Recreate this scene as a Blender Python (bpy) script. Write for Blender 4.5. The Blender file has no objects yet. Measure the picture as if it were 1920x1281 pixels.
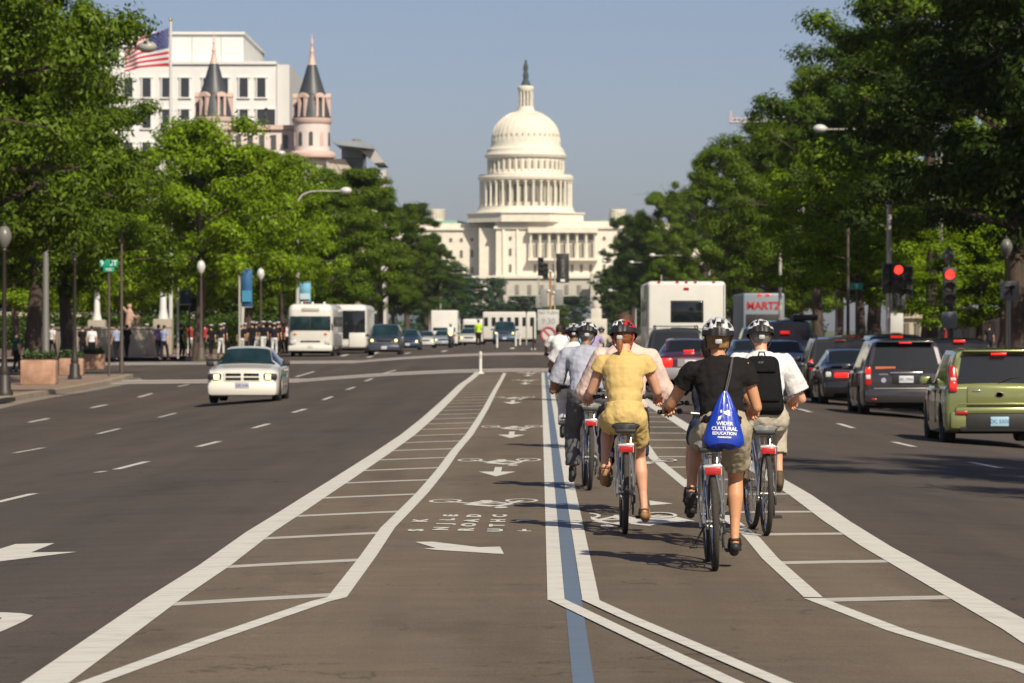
import bpy, bmesh, math, random
import numpy as np
from mathutils import Vector, Matrix, Euler
R = math.radians
scene = bpy.context.scene
COL = scene.collection
# ---------------------------------------------------------------- camera
F, VX, VY, CH = 7200.0, 1013.0, 615.0, 1.67      # focal length and vanishing point in photo pixels, lens height in metres
cam = bpy.data.cameras.new('camera'); camo = bpy.data.objects.new('camera', cam); COL.objects.link(camo)
scene.camera = camo
cam.sensor_width = 36; cam.lens = 36 * F / 1920
camo.location = (0, 0, CH); camo.rotation_euler = (R(90), 0, 0)
cam.shift_x = -(VX - 960) / 1920; cam.shift_y = (VY - 640.5) / 1920
cam.clip_start = 0.5; cam.clip_end = 20000
cam.dof.use_dof = True; cam.dof.focus_distance = 28.5; cam.dof.aperture_fstop = 7.5
# ---------------------------------------------------------------- world, sun, exposure
SUN_EL, SUN_AZ = 41.0, 26.0     # elevation, degrees right of straight behind the camera
world = bpy.data.worlds.new('World'); scene.world = world; world.use_nodes = True
nt = world.node_tree; bg = nt.nodes['Background']
sky = nt.nodes.new('ShaderNodeTexSky'); sky.sky_type = 'NISHITA'; sky.sun_disc = False
sky.sun_elevation = R(SUN_EL); sky.sun_rotation = R(180 - SUN_AZ)
sky.air_density = 0.7; sky.dust_density = 1.15; sky.ozone_density = 3.0; sky.altitude = 0
tint = nt.nodes.new('ShaderNodeMix'); tint.data_type = 'RGBA'; tint.blend_type = 'MULTIPLY'; tint.inputs[0].default_value = 1; tint.inputs[7].default_value = (1.15, 0.99, 0.98, 1)
nt.links.new(sky.outputs[0], tint.inputs[6]); nt.links.new(tint.outputs[2], bg.inputs[0]); bg.inputs[1].default_value = 0.085
sun = bpy.data.lights.new('sun', 'SUN'); suno = bpy.data.objects.new('sun', sun); COL.objects.link(suno)
sun.energy = 5.0; sun.angle = R(0.53); sun.color = (1.0, 0.90, 0.72)
sdir = Vector((math.sin(R(SUN_AZ)) * math.cos(R(SUN_EL)), -math.cos(R(SUN_AZ)) * math.cos(R(SUN_EL)), math.sin(R(SUN_EL))))
suno.rotation_euler = sdir.to_track_quat('Z', 'Y').to_euler(); suno.location = (30, -40, 60)
vs = scene.view_settings; vs.view_transform = 'Standard'; vs.look = 'None'; vs.gamma = 1; vs.exposure = 0.0; vs.use_curve_mapping = False
scene.render.engine = 'CYCLES'
scene.cycles.max_bounces = 6; scene.cycles.transparent_max_bounces = 8; scene.cycles.diffuse_bounces = 3
scene.cycles.glossy_bounces = 3; scene.cycles.transmission_bounces = 4; scene.cycles.volume_bounces = 0
scene.cycles.caustics_reflective = False; scene.cycles.caustics_refractive = False
scene.cycles.use_denoising = True
rnd = random.Random(7); nrg = np.random.default_rng(11)
# ---------------------------------------------------------------- ground shape
def sst(a, b, t):
    t = min(1, max(0, (t - a) / (b - a))); return t * t * (3 - 2 * t)
def gz(x, y):      # crowned road with a low rise beyond the crossing
    ax = abs(x)
    z = -0.005 * ax * ax if ax < 9 else -0.405 - 0.008 * (ax - 9)
    return z + 0.5 * sst(125, 215, y) * (1 - sst(270, 430, y))
def G(px, py, dz=0.0):   # photo pixel -> point on the ground
    z = 0.0
    for _ in range(30):
        d = F * (CH - z - dz) / (py - VY); x = (px - VX) / F * d; z = gz(x, d)
    return Vector((x, d, z + dz))
def X(px, d): return (px - VX) / F * d          # lateral position at a given distance
def Z(py, d): return CH - (py - VY) / F * d     # height at a given distance
# ---------------------------------------------------------------- materials
MATS = {}
def mat(name, col, rough=0.6, metal=0.0, coat=0.0, spec=0.5, noise=0.0, nscale=8.0, bump=0.0, bscale=60.0, emit=0.0, trans=0.0, alpha=1.0, stretch=(1, 1, 1), sheen=0.0, world_co=False):
    if name in MATS: return MATS[name]
    m = bpy.data.materials.new(name); m.use_nodes = True; MATS[name] = m
    n = m.node_tree.nodes; l = m.node_tree.links; p = n['Principled BSDF']
    p.inputs['Base Color'].default_value = (*col, 1); p.inputs['Roughness'].default_value = rough
    p.inputs['Metallic'].default_value = metal; p.inputs['Coat Weight'].default_value = coat
    p.inputs['Coat Roughness'].default_value = 0.05
    p.inputs['Specular IOR Level'].default_value = spec
    if sheen: p.inputs['Sheen Weight'].default_value = sheen
    if trans: p.inputs['Transmission Weight'].default_value = trans
    if alpha < 1: p.inputs['Alpha'].default_value = alpha
    if emit:
        p.inputs['Emission Color'].default_value = (*col, 1); p.inputs['Emission Strength'].default_value = emit
    if noise or bump:
        tc = n.new('ShaderNodeTexCoord'); mp = n.new('ShaderNodeMapping'); mp.inputs['Scale'].default_value = stretch
        if world_co:
            ge = n.new('ShaderNodeNewGeometry'); l.new(ge.outputs['Position'], mp.inputs[0])
        else: l.new(tc.outputs['Object'], mp.inputs[0])
    if noise:
        t = n.new('ShaderNodeTexNoise'); t.inputs['Scale'].default_value = nscale; t.inputs['Detail'].default_value = 6; t.inputs['Roughness'].default_value = 0.65
        l.new(mp.outputs[0], t.inputs['Vector'])
        mr = n.new('ShaderNodeMapRange'); mr.inputs[1].default_value = 0.3; mr.inputs[2].default_value = 0.7
        mr.inputs[3].default_value = 1 - noise; mr.inputs[4].default_value = 1 + noise; l.new(t.outputs[0], mr.inputs[0])
        mx = n.new('ShaderNodeMix'); mx.data_type = 'RGBA'; mx.blend_type = 'MULTIPLY'; mx.inputs[0].default_value = 1
        mx.inputs[6].default_value = (*col, 1); l.new(mr.outputs[0], mx.inputs[7]); l.new(mx.outputs[2], p.inputs['Base Color'])
        if emit: l.new(mx.outputs[2], p.inputs['Emission Color'])
    if bump:
        t2 = n.new('ShaderNodeTexNoise'); t2.inputs['Scale'].default_value = bscale; t2.inputs['Detail'].default_value = 4
        l.new(mp.outputs[0], t2.inputs['Vector'])
        b = n.new('ShaderNodeBump'); b.inputs['Strength'].default_value = bump; b.inputs['Distance'].default_value = 0.01
        l.new(t2.outputs[0], b.inputs['Height']); l.new(b.outputs[0], p.inputs['Normal'])
    return m
# ---------------------------------------------------------------- mesh builder
class MB:
    def __init__(s): s.v = []; s.f = []; s.m = []; s.cur = 0
    def add(s, vs, fs, mi=None):
        o = len(s.v); s.v += [tuple(v) for v in vs]; s.f += [tuple(i + o for i in f) for f in fs]
        s.m += [s.cur if mi is None else mi] * len(fs); return s
    def box(s, c, d, rot=None, mi=None):
        x, y, z = d[0] / 2, d[1] / 2, d[2] / 2
        vs = [Vector(p) for p in ((-x, -y, -z), (x, -y, -z), (x, y, -z), (-x, y, -z), (-x, -y, z), (x, -y, z), (x, y, z), (-x, y, z))]
        if rot is not None:
            M = rot if isinstance(rot, Matrix) else Euler(rot).to_matrix(); vs = [M @ v for v in vs]
        c = Vector(c); return s.add([v + c for v in vs], [(0, 3, 2, 1), (4, 5, 6, 7), (0, 1, 5, 4), (1, 2, 6, 5), (2, 3, 7, 6), (3, 0, 4, 7)], mi)
    def rbox(s, c, d, r=0.03, seg=2, rot=None, mi=None, taper=None):
        bm = bmesh.new(); bmesh.ops.create_cube(bm, size=1)
        for v in bm.verts:
            v.co = Vector((v.co.x * d[0], v.co.y * d[1], v.co.z * d[2]))
            if taper and v.co.z > 0: v.co.x *= taper[0]; v.co.y *= taper[1]
        r = min(r, min(d) * 0.49)
        bmesh.ops.bevel(bm, geom=list(bm.edges), offset=r, segments=seg, profile=0.5, affect='EDGES')
        M = Euler(rot).to_matrix() if rot is not None and not isinstance(rot, Matrix) else (rot or Matrix.Identity(3))
        c = Vector(c); bm.verts.ensure_lookup_table()
        vs = [M @ v.co + c for v in bm.verts]; fs = [[v.index for v in f.verts] for f in bm.faces]; bm.free()
        return s.add(vs, fs, mi)
    def cyl(s, a, b, r0, r1=None, n=10, caps=True, mi=None):
        a = Vector(a); b = Vector(b); r1 = r0 if r1 is None else r1
        q = (b - a).to_track_quat('Z', 'Y').to_matrix(); vs = []
        for k in range(n):
            t = 2 * math.pi * k / n; e = q @ Vector((math.cos(t), math.sin(t), 0)); vs += [a + e * r0, b + e * r1]
        fs = [(2 * k, 2 * ((k + 1) % n), 2 * ((k + 1) % n) + 1, 2 * k + 1) for k in range(n)]
        if caps: fs += [tuple(range(2 * n - 2, -1, -2)), tuple(range(1, 2 * n, 2))]
        return s.add(vs, fs, mi)
    def tube(s, pts, r, n=8, mi=None, closed=False):
        pts = [Vector(p) for p in pts]; N = len(pts); rs = r if isinstance(r, (list, tuple)) else [r] * N; vs = []; up = None
        for i, p in enumerate(pts):
            t = (pts[(i + 1) % N] - pts[i - 1]) if closed else (pts[min(i + 1, N - 1)] - pts[max(i - 1, 0)])
            t.normalize()
            if up is None: up = t.orthogonal().normalized()
            up = (up - t * up.dot(t)).normalized(); w = t.cross(up)
            for k in range(n):
                a = 2 * math.pi * k / n; vs.append(p + (up * math.cos(a) + w * math.sin(a)) * rs[i])
        fs = []
        for i in range(N if closed else N - 1):
            j = (i + 1) % N
            for k in range(n): fs.append((i * n + k, i * n + (k + 1) % n, j * n + (k + 1) % n, j * n + k))
        if not closed: fs += [tuple(range(n - 1, -1, -1)), tuple(range((N - 1) * n, N * n))]
        return s.add(vs, fs, mi)
    def ell(s, c, r, n=14, m=8, rot=None, mi=None):
        if not isinstance(r, (tuple, list, Vector)): r = (r, r, r)
        M = Euler(rot).to_matrix() if rot is not None else Matrix.Identity(3); c = Vector(c); vs = []
        for i in range(1, m):
            p = math.pi * i / m
            for k in range(n):
                t = 2 * math.pi * k / n; vs.append(c + M @ Vector((r[0] * math.sin(p) * math.cos(t), r[1] * math.sin(p) * math.sin(t), r[2] * math.cos(p))))
        vs += [c + M @ Vector((0, 0, r[2])), c + M @ Vector((0, 0, -r[2]))]; T = len(vs) - 2; B = T + 1; fs = []
        for i in range(m - 2):
            for k in range(n): fs.append((i * n + k, (i + 1) * n + k, (i + 1) * n + (k + 1) % n, i * n + (k + 1) % n))
        for k in range(n): fs.append((T, k, (k + 1) % n)); fs.append((B, (m - 2) * n + (k + 1) % n, (m - 2) * n + k))
        return s.add(vs, fs, mi)
    def caps_(s, a, b, ra, rb, n=12):        # tapered capsule
        a = Vector(a); b = Vector(b)
        s.cyl(a, b, ra, rb, n); s.ell(a, ra, n, 8); s.ell(b, rb, n, 8); return s
    def lathe(s, prof, n=24, c=(0, 0, 0), mi=None, a0=0.0):
        vs = []; c = Vector(c)
        for r, z in prof:
            for k in range(n):
                t = 2 * math.pi * k / n + a0; vs.append((c.x + r * math.cos(t), c.y + r * math.sin(t), c.z + z))
        fs = []
        for i in range(len(prof) - 1):
            for k in range(n): fs.append((i * n + k, i * n + (k + 1) % n, (i + 1) * n + (k + 1) % n, (i + 1) * n + k))
        if prof[0][0] > 1e-4: fs.append(tuple(range(n - 1, -1, -1)))
        if prof[-1][0] > 1e-4: fs.append(tuple(range((len(prof) - 1) * n, len(prof) * n)))
        return s.add(vs, fs, mi)
    def prism(s, poly, a, b, axis='z', mi=None):   # poly in the two other axes
        def P(p, t):
            return {'z': (p[0], p[1], t), 'y': (p[0], t, p[1]), 'x': (t, p[0], p[1])}[axis]
        n = len(poly); vs = [P(p, a) for p in poly] + [P(p, b) for p in poly]
        fs = [tuple(range(n - 1, -1, -1)), tuple(range(n, 2 * n))] + [(k, (k + 1) % n, n + (k + 1) % n, n + k) for k in range(n)]
        return s.add(vs, fs, mi)
    def data(s, name, mats, smooth=True):
        me = bpy.data.meshes.new(name); me.from_pydata(s.v, [], s.f)
        for m in (mats if isinstance(mats, (list, tuple)) else [mats]): me.materials.append(m)
        me.polygons.foreach_set('material_index', s.m)
        bm = bmesh.new(); bm.from_mesh(me); bmesh.ops.recalc_face_normals(bm, faces=bm.faces[:]) if len(bm.faces) < 60000 else None
        if smooth:
            for e in bm.edges:
                if len(e.link_faces) == 2 and e.calc_face_angle(0) > R(38): e.smooth = False
        bm.to_mesh(me); bm.free()
        if smooth: me.shade_smooth() if hasattr(me, 'shade_smooth') else None
        return me
    def build(s, name, mats, parent=None, loc=None, smooth=True):
        return link(name, s.data(name, mats, smooth), parent, loc)
def link(name, me, parent=None, loc=None, rot=None, scale=None):
    o = bpy.data.objects.new(name, me); COL.objects.link(o)
    if parent: o.parent = parent
    if loc is not None: o.location = loc
    if rot is not None: o.rotation_euler = rot
    if scale is not None: o.scale = scale if isinstance(scale, (tuple, list)) else (scale,) * 3
    return o
def tag(o, label=None, cat=None, group=None, kind=None):
    if label: o['label'] = label
    if cat: o['category'] = cat
    if group: o['group'] = group
    if kind: o['kind'] = kind
    return o
def thing(name, label, cat, loc=(0, 0, 0), rz=0, group=None):
    o = bpy.data.objects.new(name, None); COL.objects.link(o); o.location = loc; o.rotation_euler = (0, 0, rz)
    o.empty_display_size = 0.2
    return tag(o, label, cat, group)
def dup(root, loc=None, rz=None, label=None, scale=None):
    kids = {}
    for o in bpy.data.objects:
        if o.parent: kids.setdefault(o.parent.name, []).append(o)
    def rec(o, par):
        c = o.copy(); COL.objects.link(c)
        if par is not None: c.parent = par
        for k in kids.get(o.name, []): rec(k, c)
        return c
    r = rec(root, None)
    if loc is not None: r.location = loc
    if rz is not None: r.rotation_euler = (0, 0, rz)
    if scale is not None: r.scale = (scale,) * 3
    if label: r['label'] = label
    return r
def text_data(name, s, size, m, extrude=0.003, align='CENTER', font_bold=0.0):
    cu = bpy.data.curves.new(name, 'FONT'); cu.body = s; cu.size = size; cu.extrude = extrude; cu.align_x = align; cu.align_y = 'CENTER'; cu.offset = font_bold
    cu.resolution_u = 3
    o = bpy.data.objects.new(name, cu); COL.objects.link(o)
    me = bpy.data.meshes.new_from_object(o.evaluated_get(bpy.context.evaluated_depsgraph_get()))
    bpy.data.objects.remove(o); bpy.data.curves.remove(cu); me.materials.clear(); me.materials.append(m); return me
def remesh(mb, voxel, smooth=4, name='skin', mats=None, disp=0.0, dscale=0.15):
    me = mb.data(name, mats, smooth=False); o = bpy.data.objects.new(name, me); COL.objects.link(o)
    r = o.modifiers.new('r', 'REMESH'); r.mode = 'VOXEL'; r.voxel_size = voxel; r.use_smooth_shade = True
    if smooth:
        s = o.modifiers.new('s', 'SMOOTH'); s.factor = 0.5; s.iterations = smooth
    if disp:
        tx = bpy.data.textures.new('folds', 'CLOUDS'); tx.noise_scale = dscale; tx.noise_depth = 2
        d = o.modifiers.new('d', 'DISPLACE'); d.texture = tx; d.strength = disp; d.mid_level = 0.5
    m2 = bpy.data.meshes.new_from_object(o.evaluated_get(bpy.context.evaluated_depsgraph_get()))
    bpy.data.objects.remove(o); bpy.data.meshes.remove(me)
    m2.materials.clear()
    for m in (mats if isinstance(mats, (list, tuple)) else [mats]): m2.materials.append(m)
    m2.name = name; m2.shade_smooth() if hasattr(m2, 'shade_smooth') else None
    return m2
def thing_part(name, root, loc=(0, 0, 0)):
    o = bpy.data.objects.new(name, None); COL.objects.link(o); o.parent = root; o.location = loc; o.empty_display_size = .05; return o
M_dark = mat('dark_plastic', (0.02, 0.02, 0.02), 0.6)
# ================================================================ GROUND, ROAD, MARKINGS
def asphalt(name, c1, c2):
    m = bpy.data.materials.new(name); m.use_nodes = True; n = m.node_tree.nodes; l = m.node_tree.links; p = n['Principled BSDF']
    g = n.new('ShaderNodeNewGeometry')
    def noise(scale, detail, sx=1, sy=1):
        mp = n.new('ShaderNodeMapping'); mp.inputs['Scale'].default_value = (sx, sy, 1); l.new(g.outputs['Position'], mp.inputs[0])
        t = n.new('ShaderNodeTexNoise'); t.inputs['Scale'].default_value = scale; t.inputs['Detail'].default_value = detail; t.inputs['Roughness'].default_value = 0.6
        l.new(mp.outputs[0], t.inputs['Vector']); return t.outputs[0]
    def rng(src, a, b, lo, hi):
        r = n.new('ShaderNodeMapRange'); r.inputs[1].default_value = a; r.inputs[2].default_value = b; r.inputs[3].default_value = lo; r.inputs[4].default_value = hi
        l.new(src, r.inputs[0]); return r.outputs[0]
    mx = n.new('ShaderNodeMix'); mx.data_type = 'RGBA'; mx.inputs[6].default_value = (*c1, 1); mx.inputs[7].default_value = (*c2, 1)
    l.new(rng(noise(0.35, 5, 1, 0.25), 0.35, 0.65, 0, 1), mx.inputs[0])
    cur = mx.outputs[2]
    for src, lo, hi, a, b in ((noise(2.2, 6, 0.3, 1.2), 0.91, 1.09, 0.3, 0.7), (noise(40, 3, 0.12, 1), 0.92, 1.08, 0.3, 0.7), (noise(70, 3), 0.66, 1.36, 0.25, 0.75), (noise(1.1, 4, 1, 0.05), 0.93, 1.06, 0.35, 0.65)):
        q = n.new('ShaderNodeMix'); q.data_type = 'RGBA'; q.blend_type = 'MULTIPLY'; q.inputs[0].default_value = 1
        l.new(cur, q.inputs[6]); l.new(rng(src, a, b, lo, hi), q.inputs[7]); cur = q.outputs[2]
    # hairline cracks, tar patches and polished wheel tracks
    dst = n.new('ShaderNodeMapping'); dst.inputs['Scale'].default_value = (.34, .16, 1); ad = n.new('ShaderNodeVectorMath'); ad.operation = 'ADD'; tn = n.new('ShaderNodeTexNoise'); tn.inputs['Scale'].default_value = 1.3; tn.inputs['Detail'].default_value = 5
    l.new(g.outputs['Position'], tn.inputs['Vector']); sc_ = n.new('ShaderNodeVectorMath'); sc_.operation = 'SCALE'; sc_.inputs[3].default_value = 1.6; l.new(tn.outputs['Color'], sc_.inputs[0]); l.new(g.outputs['Position'], ad.inputs[0]); l.new(sc_.outputs[0], ad.inputs[1]); l.new(ad.outputs[0], dst.inputs[0])
    vo = n.new('ShaderNodeTexVoronoi'); vo.feature = 'DISTANCE_TO_EDGE'; vo.inputs['Scale'].default_value = 1.0; l.new(dst.outputs[0], vo.inputs['Vector'])
    ck = rng(vo.outputs['Distance'], 0.0, 0.009, .55, 1); gate = rng(noise(.5, 2), .46, .54, 0, 1); gm = n.new('ShaderNodeMix'); gm.data_type = 'FLOAT'; gm.inputs[2].default_value = 1.0; l.new(gate, gm.inputs[0]); l.new(ck, gm.inputs[3])
    for src in (gm.outputs[0], rng(noise(.22, 3, 3.2, .06), .38, .62, .90, 1.08), rng(noise(.9, 7, 1, .35), .54, .70, 1, .80), rng(noise(6, 2), .68, .74, 1, 1.35)):
        q = n.new('ShaderNodeMix'); q.data_type = 'RGBA'; q.blend_type = 'MULTIPLY'; q.inputs[0].default_value = 1; l.new(cur, q.inputs[6]); l.new(src, q.inputs[7]); cur = q.outputs[2]
    l.new(cur, p.inputs['Base Color']); p.inputs['Roughness'].default_value = 0.88; p.inputs['Specular IOR Level'].default_value = 0.25
    b = n.new('ShaderNodeBump'); b.inputs['Strength'].default_value = 0.25; b.inputs['Distance'].default_value = 0.006
    l.new(noise(120, 2), b.inputs['Height']); l.new(b.outputs[0], p.inputs['Normal'])
    return m
def paint(name, col, wear=0.5):
    m = bpy.data.materials.new(name); m.use_nodes = True; n = m.node_tree.nodes; l = m.node_tree.links; p = n['Principled BSDF']
    g = n.new('ShaderNodeNewGeometry'); cur = None
    mp = n.new('ShaderNodeMapping'); mp.inputs['Scale'].default_value = (0.7, 2.2, 1); l.new(g.outputs['Position'], mp.inputs[0])
    t = n.new('ShaderNodeTexNoise'); t.inputs['Scale'].default_value = 3.5; t.inputs['Detail'].default_value = 8; t.inputs['Roughness'].default_value = 0.75; l.new(mp.outputs[0], t.inputs['Vector'])
    r = n.new('ShaderNodeMapRange'); r.inputs[1].default_value = 0.30; r.inputs[2].default_value = 0.52; r.inputs[3].default_value = wear; r.inputs[4].default_value = 0; l.new(t.outputs[0], r.inputs[0])
    mx = n.new('ShaderNodeMix'); mx.data_type = 'RGBA'; mx.inputs[6].default_value = (*col, 1); mx.inputs[7].default_value = (0.13, 0.115, 0.10, 1)
    l.new(r.outputs[0], mx.inputs[0]); l.new(mx.outputs[2], p.inputs['Base Color']); p.inputs['Roughness'].default_value = 0.7
    return m
M_road = asphalt('asphalt', (0.096, 0.079, 0.065), (0.080, 0.067, 0.057))
M_bike = asphalt('asphalt_brown', (0.168, 0.132, 0.093), (0.132, 0.106, 0.080))
M_white = paint('road_paint_white', (0.66, 0.645, 0.58), 0.42)
M_thin = paint('road_paint_thin', (0.50, 0.48, 0.43), 0.5)
M_blue = paint('road_paint_blue', (0.125, 0.175, 0.25), 0.65)
M_pink = paint('crosswalk_pink', (0.34, 0.28, 0.25), 0.4)
M_walk = mat('sidewalk_brick', (0.26, 0.185, 0.135), 0.9, noise=0.25, nscale=2.5, bump=0.3, bscale=30, world_co=True)
M_kerb = mat('kerb_stone', (0.33, 0.27, 0.20), 0.85, noise=0.2, nscale=3, world_co=True)
def strip(pts, w, dz=0.0): # ribbon on the road along world points
    vs = []; fs = []; out = []
    for i in range(len(pts) - 1):
        a, b = pts[i], pts[i + 1]; k = max(1, int((b - a).length / 3))
        out += [a.lerp(b, j / k) for j in range(k)]
    out.append(pts[-1]); N = len(out)
    for i, p in enumerate(out):
        t = out[min(i + 1, N - 1)] - out[max(i - 1, 0)]; t.z = 0; t.normalize(); nn = Vector((t.y, -t.x, 0))
        if abs(nn.x) > 0.2: nn = nn / abs(nn.x) if abs(nn.x) > 0.75 else nn
        for s_ in (-0.5, 0, 0.5):
            q = p + nn * w * s_; vs.append((q.x, q.y, gz(q.x, q.y) + dz))
    for i in range(N - 1):
        for j in range(2): fs.append((i * 3 + j, i * 3 + j + 1, i * 3 + 4 + j, i * 3 + 3 + j))
    return vs, fs
def grid(x0, x1, y0, y1, dx, dy, dz):
    nx = max(1, int((x1 - x0) / dx)); ny = max(1, int((y1 - y0) / dy)); vs = []; fs = []
    for j in range(ny + 1):
        for i in range(nx + 1):
            x = x0 + (x1 - x0) * i / nx; y = y0 + (y1 - y0) * j / ny; vs.append((x, y, gz(x, y) + dz))
    for j in range(ny):
        for i in range(nx):
            a = j * (nx + 1) + i; fs.append((a, a + 1, a + nx + 2, a + nx + 1))
    return vs, fs
b = MB(); b.add([(-2500, -400, -1.6), (2500, -400, -1.6), (2500, 4000, -1.6), (-2500, 4000, -1.6)], [(0, 1, 2, 3)])
tag(b.build('ground', mat('ground_earth', (0.10, 0.12, 0.06), 0.95, noise=0.3, nscale=0.02)), kind='structure')
b = MB(); b.add(*grid(-60, 60, -30, 1420, 0.5, 4, 0))
road = tag(b.build('road', M_road), kind='structure')
def mark(name, pts, w, m, dz=0.004):
    b = MB(); b.add(*strip(pts, w, dz)); return b.build(name, m, road)
def poly_mark(name, polys, m, dz=0.008, px=True):
    b = MB()
    for poly in polys:
        P = [G(*q) if px else Vector((q[0], q[1], gz(*q))) for q in poly]
        b.add([(p.x, p.y, p.z + dz) for p in P], [tuple(range(len(P)))])
    me = b.data(name, m, smooth=False)
    return link(name, me, road)
LO = [(88, 1281), (302, 1128), (403, 1062), (488, 999), (549, 960), (596, 929), (638, 902), (715, 851), (765, 816), (802, 785), (835, 754), (867, 722), (900, 695)]
LI = [(632, 1122), (690, 1045), (727, 991), (763, 955), (792, 925), (813, 900), (830, 879), (852, 848), (880, 816), (896, 791), (911, 766), (927, 735), (946, 700)]
RI = [(1525, 1122), (1444, 1049), (1411, 1010), (1388, 991), (1282, 906), (1226, 860), (1207, 831), (1150, 770), (1110, 725), (1085, 700)]
RO = [(2100, 1302), (1920, 1184), (1770, 1099), (1642, 1026), (1569, 979), (1500, 929), (1440, 893), (1330, 828), (1226, 763), (1160, 716), (1128, 694)]
LOw = [G(*p) for p in LO]; LIw = [G(*p) for p in LI]; RIw = [G(*p) for p in RI]; ROw = [G(*p) for p in RO]
LOw = [Vector((LOw[0].x - 0.05, 10, 0))] + LOw
# brown resurfaced bicycle lanes between the outer lines
def xat(path, y):
    if y <= path[0].y: return path[0].x
    for a, c in zip(path, path[1:]):
        if a.y <= y <= c.y: return a.x + (c.x - a.x) * (y - a.y) / max(1e-6, c.y - a.y)
    return path[-1].x
b = MB(); vs = []; fs = []; ys = [8 + 2 * i for i in range(68)]
for y in ys:
    xl, xr = xat(LOw, y), xat(ROw, y)
    for k in range(13):
        x = xl + (xr - xl) * k / 12; vs.append((x, y, gz(x, y) + 0.004))
for j in range(len(ys) - 1):
    for k in range(12): a = j * 13 + k; fs.append((a, a + 1, a + 14, a + 13))
b.add(vs, fs); b.build('bicycle_lane', M_bike, road)
mark('edge_line', LOw, 0.235, M_white, 0.009); mark('edge_line', ROw, 0.235, M_white, 0.009)
mark('lane_line', [G(150, 1290), G(388, 1203), G(600, 1130), G(632, 1122)], 0.12, M_white, 0.008)
mark('lane_line', LIw, 0.12, M_white, 0.008)
mark('lane_line', [G(1990, 1287), G(1920, 1257), G(1681, 1184), G(1525, 1124)], 0.12, M_white, 0.008); mark('lane_line', RIw, 0.12, M_white, 0.008)
def sline(x, y0, y1): return [Vector((x, y0 + (y1 - y0) * i / 30, 0)) for i in range(31)]
YB = G(1040, 1128).y
mark('centre_line', sline(0.097, YB, 140), 0.105, M_white, 0.008); mark('centre_line', sline(0.31, YB, 140), 0.105, M_white, 0.008)
mark('blue_stripe', sline(0.2025, 8, 140), 0.102, M_blue, 0.006)
mark('centre_line', [Vector((0.1, YB + .03, 0)), G(1180, 1193), G(1366, 1281), G(1460, 1325)], 0.10, M_white, 0.012)
mark('centre_line', [Vector((0.3, YB + .03, 0)), G(1180, 1162), G(1457, 1281), G(1560, 1325)], 0.10, M_white, 0.012)
def bar(x0, x1, y, t=0.36, skew=0.6):
    vs = []; fs = []
    for i in range(5):
        x = x0 + (x1 - x0) * i / 4; yy = y + skew * (x - x0)
        for s_ in (-t / 2, t / 2): vs.append((x, yy + s_, gz(x, yy) + 0.006))
    for i in range(4): fs.append((2 * i, 2 * i + 2, 2 * i + 3, 2 * i + 1))
    b = MB(); b.add(vs, fs); b.build('hatch_bar', M_thin, road)
for k in range(31):
    y = 23.5 + 3.65 * k; bar(xat(LOw, y) + .1, xat(LIw, y + .5) - .04, y, 0.32)
    y = 23.7 + 3.75 * k; bar(xat(RIw, y) + .04, xat(ROw, y + .5) - .1, y, 0.32)
D = [((218, 880.5), (275, 866)), ((371, 838), (411, 828)), ((475, 803), (504, 795)), ((549, 774), (573, 767)), ((606, 750), (623, 744)), ((650, 731), (665, 726)), ((685, 715), (698, 710)), ((715, 702), (742, 694)), ((182, 886.5), (196, 884)), ((-8, 943), (63, 926)),
     ((26, 850), (81, 840)), ((183, 814), (224, 804)), ((298, 783), (329, 775)), ((55, 792), (91, 785)), ((171, 765), (200, 759)), ((260, 745), (285, 738)), ((334, 725), (354, 721)), ((554, 707), (589, 697)),
     ((1572, 794.5), (1600, 803)), ((1675, 829), (1714, 838)), ((1820, 867), (1875, 878)), ((1498, 767), (1520, 773)), ((1990, 905), (2060, 922)), ((1452, 752), (1468, 757))]
for p, q in D:
    a, c = G(*p), G(*q); w = 0.12; vs = []
    for P in (a, c):
        for s_ in (-w / 2, w / 2): x = P.x + s_; vs.append((x, P.y, gz(x, P.y) + 0.004))
    b = MB(); b.add(vs, [(0, 1, 3, 2)]); b.build('lane_dash', M_white, road)
poly_mark('bent_arrow', [[(778, 1018), (811, 1017.6), (898.6, 1028), (937.6, 1027), (945, 1041), (817, 1033), (794, 1030.7), (817, 1029.5)]], M_white)
poly_mark('turn_arrow', [[(-90, 1042), (0, 1030), (29, 1021), (102, 1019.5), (58, 1036.8), (144, 1035.7), (0, 1053.6), (-90, 1066)]], M_white, 0.004)
def arc(cx, cy, rx, ry, a0, a1, n=10): return [(cx + rx * math.cos(R(a0 + (a1 - a0) * i / n)), cy + ry * math.sin(R(a0 + (a1 - a0) * i / n))) for i in range(n + 1)]
poly_mark('road_letter', [[(-40, 1149), (10, 1149.5), (40, 1151), (62, 1155), (45, 1166), (10, 1182), (-20, 1194), (-60, 1200), (-60, 1190), (-20, 1180), (-8, 1168), (4, 1160), (-10, 1157), (-40, 1158)]], M_white, 0.004)
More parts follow.
